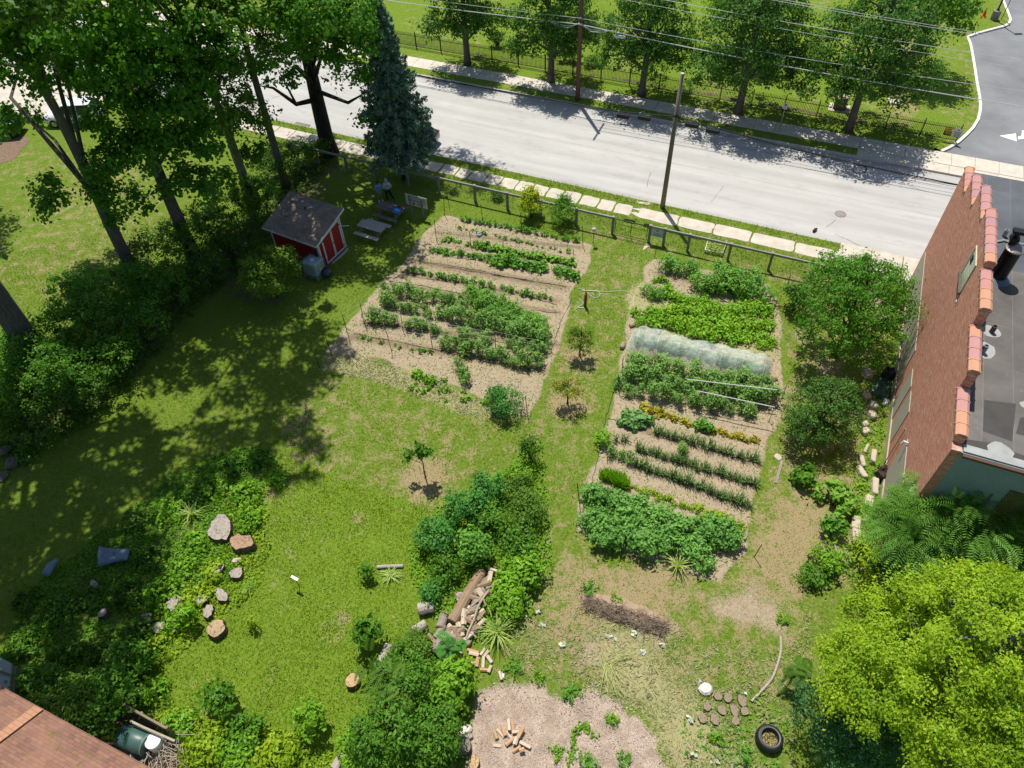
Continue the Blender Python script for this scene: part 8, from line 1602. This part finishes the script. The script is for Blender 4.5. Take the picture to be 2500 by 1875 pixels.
tag(MB().tube(smooth([y8(*q, 0.06) for q in ((335, 640), (335, 760), (300, 890), (260, 980), (190, 1060), (110, 1145))]), [0.05]*31, 8).build("fallen_branch", BR), "long curved bare branch on the dry ground left of the big tree", "branch")
def brush():
    t = thing("brush_pile", "long low pile of dry twigs and soil below the bean block", "brush pile", (0, 0, 0)); rg = rng(960); a, b2 = y7(680, 330), y7(1400, 570); d = b2-a; nr = Vector((-d.y, d.x, 0)).normalized()
    mb = MB(); n = 24; sec = 8; V = []
    for i in range(n):
        f = i/(n-1); c_ = a+d*f; w = 0.5*math.sin(math.pi*min(1, max(0.03, f)))**0.5*(1+rg.uniform(-.1, .1)); h = 0.22*math.sin(math.pi*max(0.03, min(.97, f)))**0.6
        for j in range(sec): an = math.pi*j/(sec-1); V.append(tuple(c_+nr*(w*math.cos(an))+Vector((0, 0, h*math.sin(an)*(1+rg.uniform(-.15, .15))-0.02))))
    mb.add(V, [(i*sec+j, i*sec+j+1, (i+1)*sec+j+1, (i+1)*sec+j) for i in range(n-1) for j in range(sec-1)]); mb.build("soil_mound", plain("mound_soil", (0.33, 0.24, 0.16), 0.95, 0, 0.3, 5), t)
    mb = MB()
    for i in range(420):
        f = 0.08+0.85*rg.random(); c_ = a+d*f-nr*rg.uniform(-0.05, 0.55)+Vector((0, 0, 0.05+0.28*rg.random())); u = d.normalized()*rg.normal(0.7, 0.4)+nr*rg.normal(0, .5)+Vector((0, 0, rg.normal(0, 0.15))); u.normalize(); L = 0.2+0.5*rg.random(); m = c_+Vector((rg.normal(0, .05), rg.normal(0, .05), 0.04)); mb.tube([c_-u*L/2, m, c_+u*L/2], 0.009, 4, cap=False)
    mb.build("twigs", plain("twig_brown", (0.22, 0.165, 0.125), 0.9, 0, 0.6, 3), t)
brush()
def reeds():
    rg = rng(965); mb = MB(); c_ = y7(880, 860)
    for i in range(60): a = math.radians(rg.normal(-68, 17)) if i % 3 else math.radians(rg.normal(15, 10)); L = 0.6+0.9*rg.random(); s = Vector((rg.normal(0, .12), rg.normal(0, .12), 0.04+0.1*rg.random())); mb.tube([c_+s, c_+s+Vector((math.cos(a)*L*0.5, math.sin(a)*L*0.5, 0.08)), c_+s+Vector((math.cos(a)*L, math.sin(a)*L, 0.0))], 0.008, 4, cap=False)
    tag(mb.build("cut_reeds", plain("reed_pale", (0.42, 0.45, 0.16), 0.8, 0, 0.3)), "bundle of pale cut reeds spread on the dry ground", "cut stems")
reeds()
for i, (x, y) in enumerate(((540, 710), (915, 655), (1085, 630), (1305, 715), (1175, 768), (400, 560), (370, 460), (70, 950), (1600, 1010), (1945, 1090), (1530, 1290), (1715, 1620), (280, 500), (1560, 1560))):
    rg = rng(970+i); me = leafball("dry_leaf_heap", 970+i, 0.14, 0.09, 10, 0.22, leafm("leaf_pale_dry", (0.26, 0.30, 0.30), (0.42, 0.46, 0.48), 0.1), 0.1, 4, 0.8); o = link("dry_leaf_heap", me, None, y7(x, y)); tag(o, "small heap of pale upturned leaves on the dry lower ground", "leaves", "pale upturned leaves on the dry ground")
for i, (f, a, b2, lb) in enumerate(((y2, (735, 145), (850, 275), "thin pale cane in the clippings, left one"), (y2, (797, 157), (925, 330), "thin pale cane in the clippings, right one"), (y2, (895, 210), (960, 255), "short pale cane in the clippings"))):
    tag(MB().tube([f(*a, 0.06), f(*b2, 0.06)], 0.014, 5).build("cane", FW2), lb, "cane")
for i, (f, a, b2, lb) in enumerate(((y4, (345, 870), (295, 1045), "pale plank edging on the dry path below the onion rows"),)):
    p, q = f(*a), f(*b2); d = q-p; tag(MB().box((0, 0, 0.03), (d.length, 0.14, 0.07)).build("plank", LOGC, None, (p+q)/2, math.atan2(d.y, d.x), bevel=0.01), lb, "plank")
rock("flat_stone", "flat pale square stone beside the plank on the dry path", y4(315, 840), (0.35, 0.4, 0.08), LST, 985, 0.2)
# limestone edging along the wall
ed = [(1040, 460, .45, .45, .35, 0), (1030, 530, .45, .5, .35, 0), (985, 655, .5, .4, .3, .3), (1040, 845, .32, .85, .3, -.4), (960, 885, .3, .65, .28, -.1), (955, 965, .35, .7, .25, .15), (1055, 1080, .4, .95, .3, -.35), (1005, 1235, .5, 1.4, .25, -.5), (905, 1360, .45, .7, .3, -.4), (908, 1460, .45, .7, .3, -.35), (1000, 215, .5, .5, .4, 0), (990, 385, .45, .4, .3, .2), (980, 590, .4, .3, .25, 0.2), (995, 780, .2, .7, .2, -.6)]
el = ["upper round-topped block", "second round-topped block", "reddish flat block", "upright pale slab", "short pale slab", "angled pale slab", "wide jagged slab", "longest flat slab", "broken slab with rusty spot", "lowest slab by the tree", "dark block beside the tarpaulins", "small block near the tarpaulins", "small shaded block", "narrow tan strip"]
for i, (x, y, w, l, h, a) in enumerate(ed):
    rg = rng(990+i); p = y4(x, y); o = MB().box((0, 0, h/2-0.03), (w*0.8, l, h), taper=0.92); V = [(v[0]+rg.normal(0, .03), v[1]+rg.normal(0, .03), v[2]+rg.normal(0, .02)) for v in o.v]; o.v = V
    ob = o.build("edging_stone", LST, None, p, a, bevel=0.04); tag(ob, "%s of the limestone edging along the brick wall" % el[i], "stone", "limestone edging along the wall")
# crumpled tarpaulins and bags
def tarp(label, poly, mat, seed, amp=0.18, name="tarpaulin", cat="tarpaulin"):
    rg = rng(seed); c_ = sum(poly, Vector())/len(poly); n = 26; V = []; q = [p-c_ for p in poly]; m = len(q)
    R_ = max(p.length for p in q); g = np.linspace(-1, 1, n); T_, N_ = np.meshgrid(g*R_+50, g*R_+50, indexing='ij'); Hh = fbm(T_, N_, 0.45, seed)*amp+0.04; Hh += np.abs(fbm(T_+T_*0.5+9, N_, 0.3, seed+3)-.5)*amp
    pts = np.array([[p.x, p.y] for p in q]); V = []; 
    for i in range(n):
        for j in range(n):
            a = 2*math.pi*j/(n-1); k = (a/(2*math.pi)*m) % m; k0 = int(k) % m; p = pts[k0]*(1-(k-int(k)))+pts[(k0+1) % m]*(k-int(k)); f = i/(n-1); x, y = p*f; hi = int((x/R_+1)/2*(n-1)); hj = int((y/R_+1)/2*(n-1)); V.append((x, y, float(Hh[hi, hj])*(1-0.85*f**6)))
    F = [(i*n+j, (i+1)*n+j, (i+1)*n+j+1, i*n+j+1) for i in range(n-1) for j in range(n-1)]
    o = link(name, npmesh(name, np.array(V), np.array(F), mat, smooth=False), None, c_); tag(o, label, cat); return o
BT = plain("tarp_slate", (0.13, 0.19, 0.26), 0.4, 0, 0.25, 3)
for p_ in (y1(870, 1450),): pass
tarp("crumpled slate-blue tarpaulin spread on the weed bank, larger one", [y1(*q, .35) for q in ((765, 1370), (860, 1390), (1000, 1390), (985, 1480), (900, 1490), (760, 1535), (750, 1450))], BT, 1001)
tarp("narrow slate-blue tarpaulin left of the larger crumpled one", [y1(*q, .3) for q in ((430, 1465), (455, 1475), (385, 1600), (320, 1590), (365, 1510))], BT, 1002, 0.08)
tarp("crumpled dark green plastic sheet heaped against the brick wall", [y4(*q) for q in ((1090, 230), (1180, 260), (1190, 350), (1150, 420), (1060, 380), (1010, 330), (1060, 280))], plain("plastic_green", (0.04, 0.10, 0.06), 0.35, 0, 0.7, 5), 1003, 0.6)
tarp("black plastic bags piled by the wall under the broad tree", [y4(*q) for q in ((1130, 170), (1200, 180), (1210, 240), (1150, 260), (1100, 220))], plain("plastic_black", (0.012, 0.013, 0.016), 0.3), 1004, 0.7, "plastic_bags", "bags")
tarp("pale torn plastic lying below the green sheet by the wall", [y4(*q) for q in ((1120, 400), (1170, 420), (1150, 450), (1120, 440))], WHITE, 1005, 0.3, "torn_plastic", "plastic")
rock("dead_root_ball", "dark dead root ball against the foot of the brick wall", y4(1105, 990), (0.6, 0.8, 0.8), plain("root_dark", (0.05, 0.035, 0.025), 0.9, 0, 0.5), 1006, 0, "roots", jit=0.35, seg=12)
tarp("pale heap of dry cuttings beside the roof-side shrubs", [y5(*q, 0.3) for q in ((930, 1040), (1010, 1045), (1090, 1040), (1130, 1080), (1060, 1110), (980, 1150), (925, 1110))], plain("cuttings_pale", (0.46, 0.37, 0.29), 0.9, 0, 0.6, 9), 1007, 0.5, "cuttings_heap", "cuttings")

# ------------------------------------------------------------------ house corner, lower left
def house():
    ez = 5.6; A, B2 = W(-60, 1450, ez), W(333, 1665, ez); d = (B2-A).normalized(); nr = Vector((d.y, -d.x, 0)); 
    if nr.y > 0: nr = -nr
    P0 = A-d*6; P1 = B2+d*5; L = (P1-P0).length; rz = math.atan2(d.y, d.x); sgn = 1 if (Matrix.Rotation(rz, 3, 'Z') @ Vector((0, 1, 0))).dot(nr) > 0 else -1
    t = thing("house", "house with brown weathered shingle roof at the lower left corner", "house", (P0.x, P0.y, 0), rz); D = 5.0; rise = 3.0
    # hipped roof: eave towards the garden, the hip starting left of the picture
    hipx = (W(87, 1528, ez)-P0).dot(d)
    SH = shingles("house_shingles", (0.26, 0.135, 0.095), (0.16, 0.09, 0.075), (0.31, 0.175, 0.12), 0.0, 1.35, (0.12, 0.11, 0.02))
    def V3(x, y, z): return (x, sgn*y, z)
    mb = MB(); x0 = hipx-14
    mb.add([V3(x0, 0.0, ez-0.02), V3(L, 0.0, ez-0.02), V3(L, D, ez+rise), V3(x0+D*0.9, D, ez+rise)], [(0, 1, 2, 3)]); mb.add([V3(x0, 0.0, ez-0.12), V3(L, 0.0, ez-0.12), V3(L, D, ez+rise-0.1), V3(x0+D*0.9, D, ez+rise-0.1)], [(0, 1, 2, 3)])
    mb.add([V3(x0, 0.0, ez-0.02), V3(x0+D*0.9, D, ez+rise), V3(x0, D+3, ez-0.02)], [(0, 1, 2)])
    mb.beam(V3(x0, -0.01, ez-0.07), V3(L, -0.01, ez-0.07), 0.03, 0.12)
    r = mb.build("roof", SH, t)
    mb = MB(); mb.beam(V3(hipx, 0.0, ez+0.03), V3(hipx+0.2, D, ez+rise+0.05), 0.34, 0.05); mb.build("hip_cap", shingles("hip_shingles", (0.42, 0.22, 0.13), (0.36, 0.19, 0.12), (0.46, 0.26, 0.17), 0.0, 1.0), r)
    mb = MB(); mb.box(((x0+0.3+L)/2, sgn*(D/2), ez/2-0.1), (L-x0-0.3, D-0.3, ez)); mb.build("walls", concrete("house_wall", (0.35, 0.36, 0.34), (0.45, 0.46, 0.44)), t)
house()
def outbuilding():
    c_ = [y5(*q, 2.4) for q in ((-160, 720), (85, 850), (70, 1060), (-160, 1010))]; t = thing("lean_to", "low pale grey-green lean-to roof at the lower left edge", "shed", (0, 0, 0)); M_ = plain("sheet_pale", (0.28, 0.33, 0.32), 0.6, 0, 0.15)
    MB().prism(c_, 2.3, 2.4).build("roof", M_, t); MB().prism([(p.x*0.99, p.y*0.99) for p in c_], 0, 2.3).build("walls", plain("sheet_dark", (0.14, 0.13, 0.09), 0.8), t)
    MB().beam(c_[0].lerp(c_[3], .45)+Vector((0, 0, .02)), c_[1].lerp(c_[2], .45)+Vector((0, 0, .02)), 0.08, 0.05).build("roof_seam", plain("sheet_dark", (0.14, 0.13, 0.09), 0.8), t)
outbuilding()
zb = Z(200, 1650, 4.23)
def yard_things():
    GB = plain("bin_green", (0.05, 0.11, 0.10), 0.4, 0, 0.15); a, b2 = zb(440, 620, .5), zb(660, 700, .5); d = b2-a; t = thing("compost_drum", "large dark green plastic drum lying beside the house", "drum", (a+b2)/2*Vector((1, 1, 0)) if False else Vector(((a.x+b2.x)/2, (a.y+b2.y)/2, 0)), math.atan2(d.y, d.x))
    MB().tube([(-0.62, 0, .5), (-0.6, 0, .5), (0.55, 0, .5), (0.62, 0, .5)], [0.38, 0.42, 0.42, 0.36], 20).build("drum_body", GB, t, smooth=True); MB().tube([(0.52, 0, .5), (0.58, 0, .5)], 0.44, 20).build("rim", plain("bin_rim", (0.10, 0.16, 0.15), 0.4), t)
    mb = MB()
    for x in (-0.4, 0.4): mb.box((x, 0, 0.08), (0.1, 0.8, 0.16))
    mb.build("cradle", BLACK, t)
    TC = plain("terracotta", (0.36, 0.17, 0.11), 0.8); t = thing("terracotta_pot", "big terracotta pot behind the green drum", "pot", zb(400, 640, 0)); MB().lathe([(0.24, 0), (0.38, 0.62), (0.42, 0.62), (0.42, 0.74), (0.37, 0.74), (0.36, 0.60), (0.0, 0.58)], 22, cap=False).build("pot_body", TC, t); link("plant", leafball("plant", 1101, 0.3, 0.4, 120, 0.16, L_BRIGHT), t, (0, 0, 0.6))
    WB = plain("bucket_white", (0.70, 0.70, 0.70), 0.35, 0, 0.05); t = thing("white_barrel", "white plastic barrel with flat lid by the lattice", "barrel", zb(820, 735, 0)); MB().lathe([(0.26, 0), (0.30, 0.3), (0.30, 0.7), (0.27, 0.8)], 20).build("barrel_body", WB, t, smooth=False); MB().lathe([(0.29, 0.8), (0.29, 0.84), (0.05, 0.86)], 20).build("lid", WB, t)
    t = thing("wheelbarrow_tub", "grey plastic tub tipped under the end of the drum", "tub", zb(640, 830, 0), 0.6); MB().lathe([(0.22, 0), (0.34, 0.34), (0.37, 0.34), (0.37, 0.38), (0.33, 0.38), (0.2, 0.03), (0, 0.03)], 20, cap=False).build("tub_body", plain("tub_grey", (0.16, 0.20, 0.21), 0.4), t)
    tarp("pale blue crumpled sheet between the roof edge and drum", [zb(*q) for q in ((240, 620), (330, 650), (470, 760), (400, 740), (300, 700))], plain("sheet_blue", (0.25, 0.32, 0.36), 0.5, 0, 0.4, 6), 1102, 0.3, "blue_sheet", "sheet")
    tag(MB().tube([zb(505, 470, 1.0), zb(640, 535, 1.0), zb(960, 675, 1.0)], 0.05, 8).build("rail_pole", BR), "pale round rail over the yard beside the lattice", "rail")
    a, b2 = zb(500, 360, 0.0), zb(1000, 640, 0.0); d = b2-a; t = thing("lattice_panel", "dark timber lattice panel dividing yard and lawn", "lattice", a, math.atan2(d.y, d.x)); L = d.length; DW = wood("dark_wood2", (0.16, 0.13, 0.08), (0.34, 0.28, 0.19), 0); mb = MB(); H = 1.25
    for s in (-1, 1):
        x = -H
        while x < L:
            p = [(x, 0), (x+H, H)] if s > 0 else [(x+H, 0), (x, H)]; (xa, za), (xb, zb_) = p
            def clipx(xa, za, xb, zb_):
                if xa > xb: xa, za, xb, zb_ = xb, zb_, xa, za
                if xb < 0 or xa > L: return None
                if xa < 0: za += (zb_-za)*(0-xa)/(xb-xa); xa = 0
                if xb > L: zb_ -= (zb_-za)*(xb-L)/(xb-xa); xb = L
                return (xa, za, xb, zb_)
            r = clipx(xa, za, xb, zb_)
            if r and r[2]-r[0] > 0.05: mb.beam((r[0], s*0.008, r[1]), (r[2], s*0.008, r[3]), 0.012, 0.045, up=(0, 1, 0))
            x += 0.17
    mb.build("lattice", DW, t); mb = MB(); mb.box((L/2, 0, H+0.03), (L, 0.08, 0.06)); mb.build("top_rail", DW, t)
    for x in (0, L/2, L): MB().box((x, 0.03, H/2), (0.1, 0.1, H+0.1)).build("post", DW, t)
    rg = rng(1110); mb = MB(); c_ = zb(880, 830, 0.1)
    for i in range(90): a = rg.random()*3.14; L = 0.4+0.8*rg.random(); s = Vector((rg.normal(0.1, .5), rg.normal(0, .35), 0.05+0.4*rg.random())); u = Vector((math.cos(a)*L/2, math.sin(a)*L/2, rg.normal(0, .12))); mb.tube([c_+s-u, c_+s+Vector((0, 0, .05)), c_+s+u], 0.012, 4, cap=False)
    tag(mb.build("twig_heap", BR), "tangle of bare twigs and prunings beside the white barrel", "twigs")
    mb = MB(); 
yard_things()
sheet("bare_soil", [[zb(100, 480), zb(500, 380), zb(1000, 640), zb(1250, 950), zb(1100, 1300), zb(200, 1300), zb(-300, 700)]], LITM, 0.04)
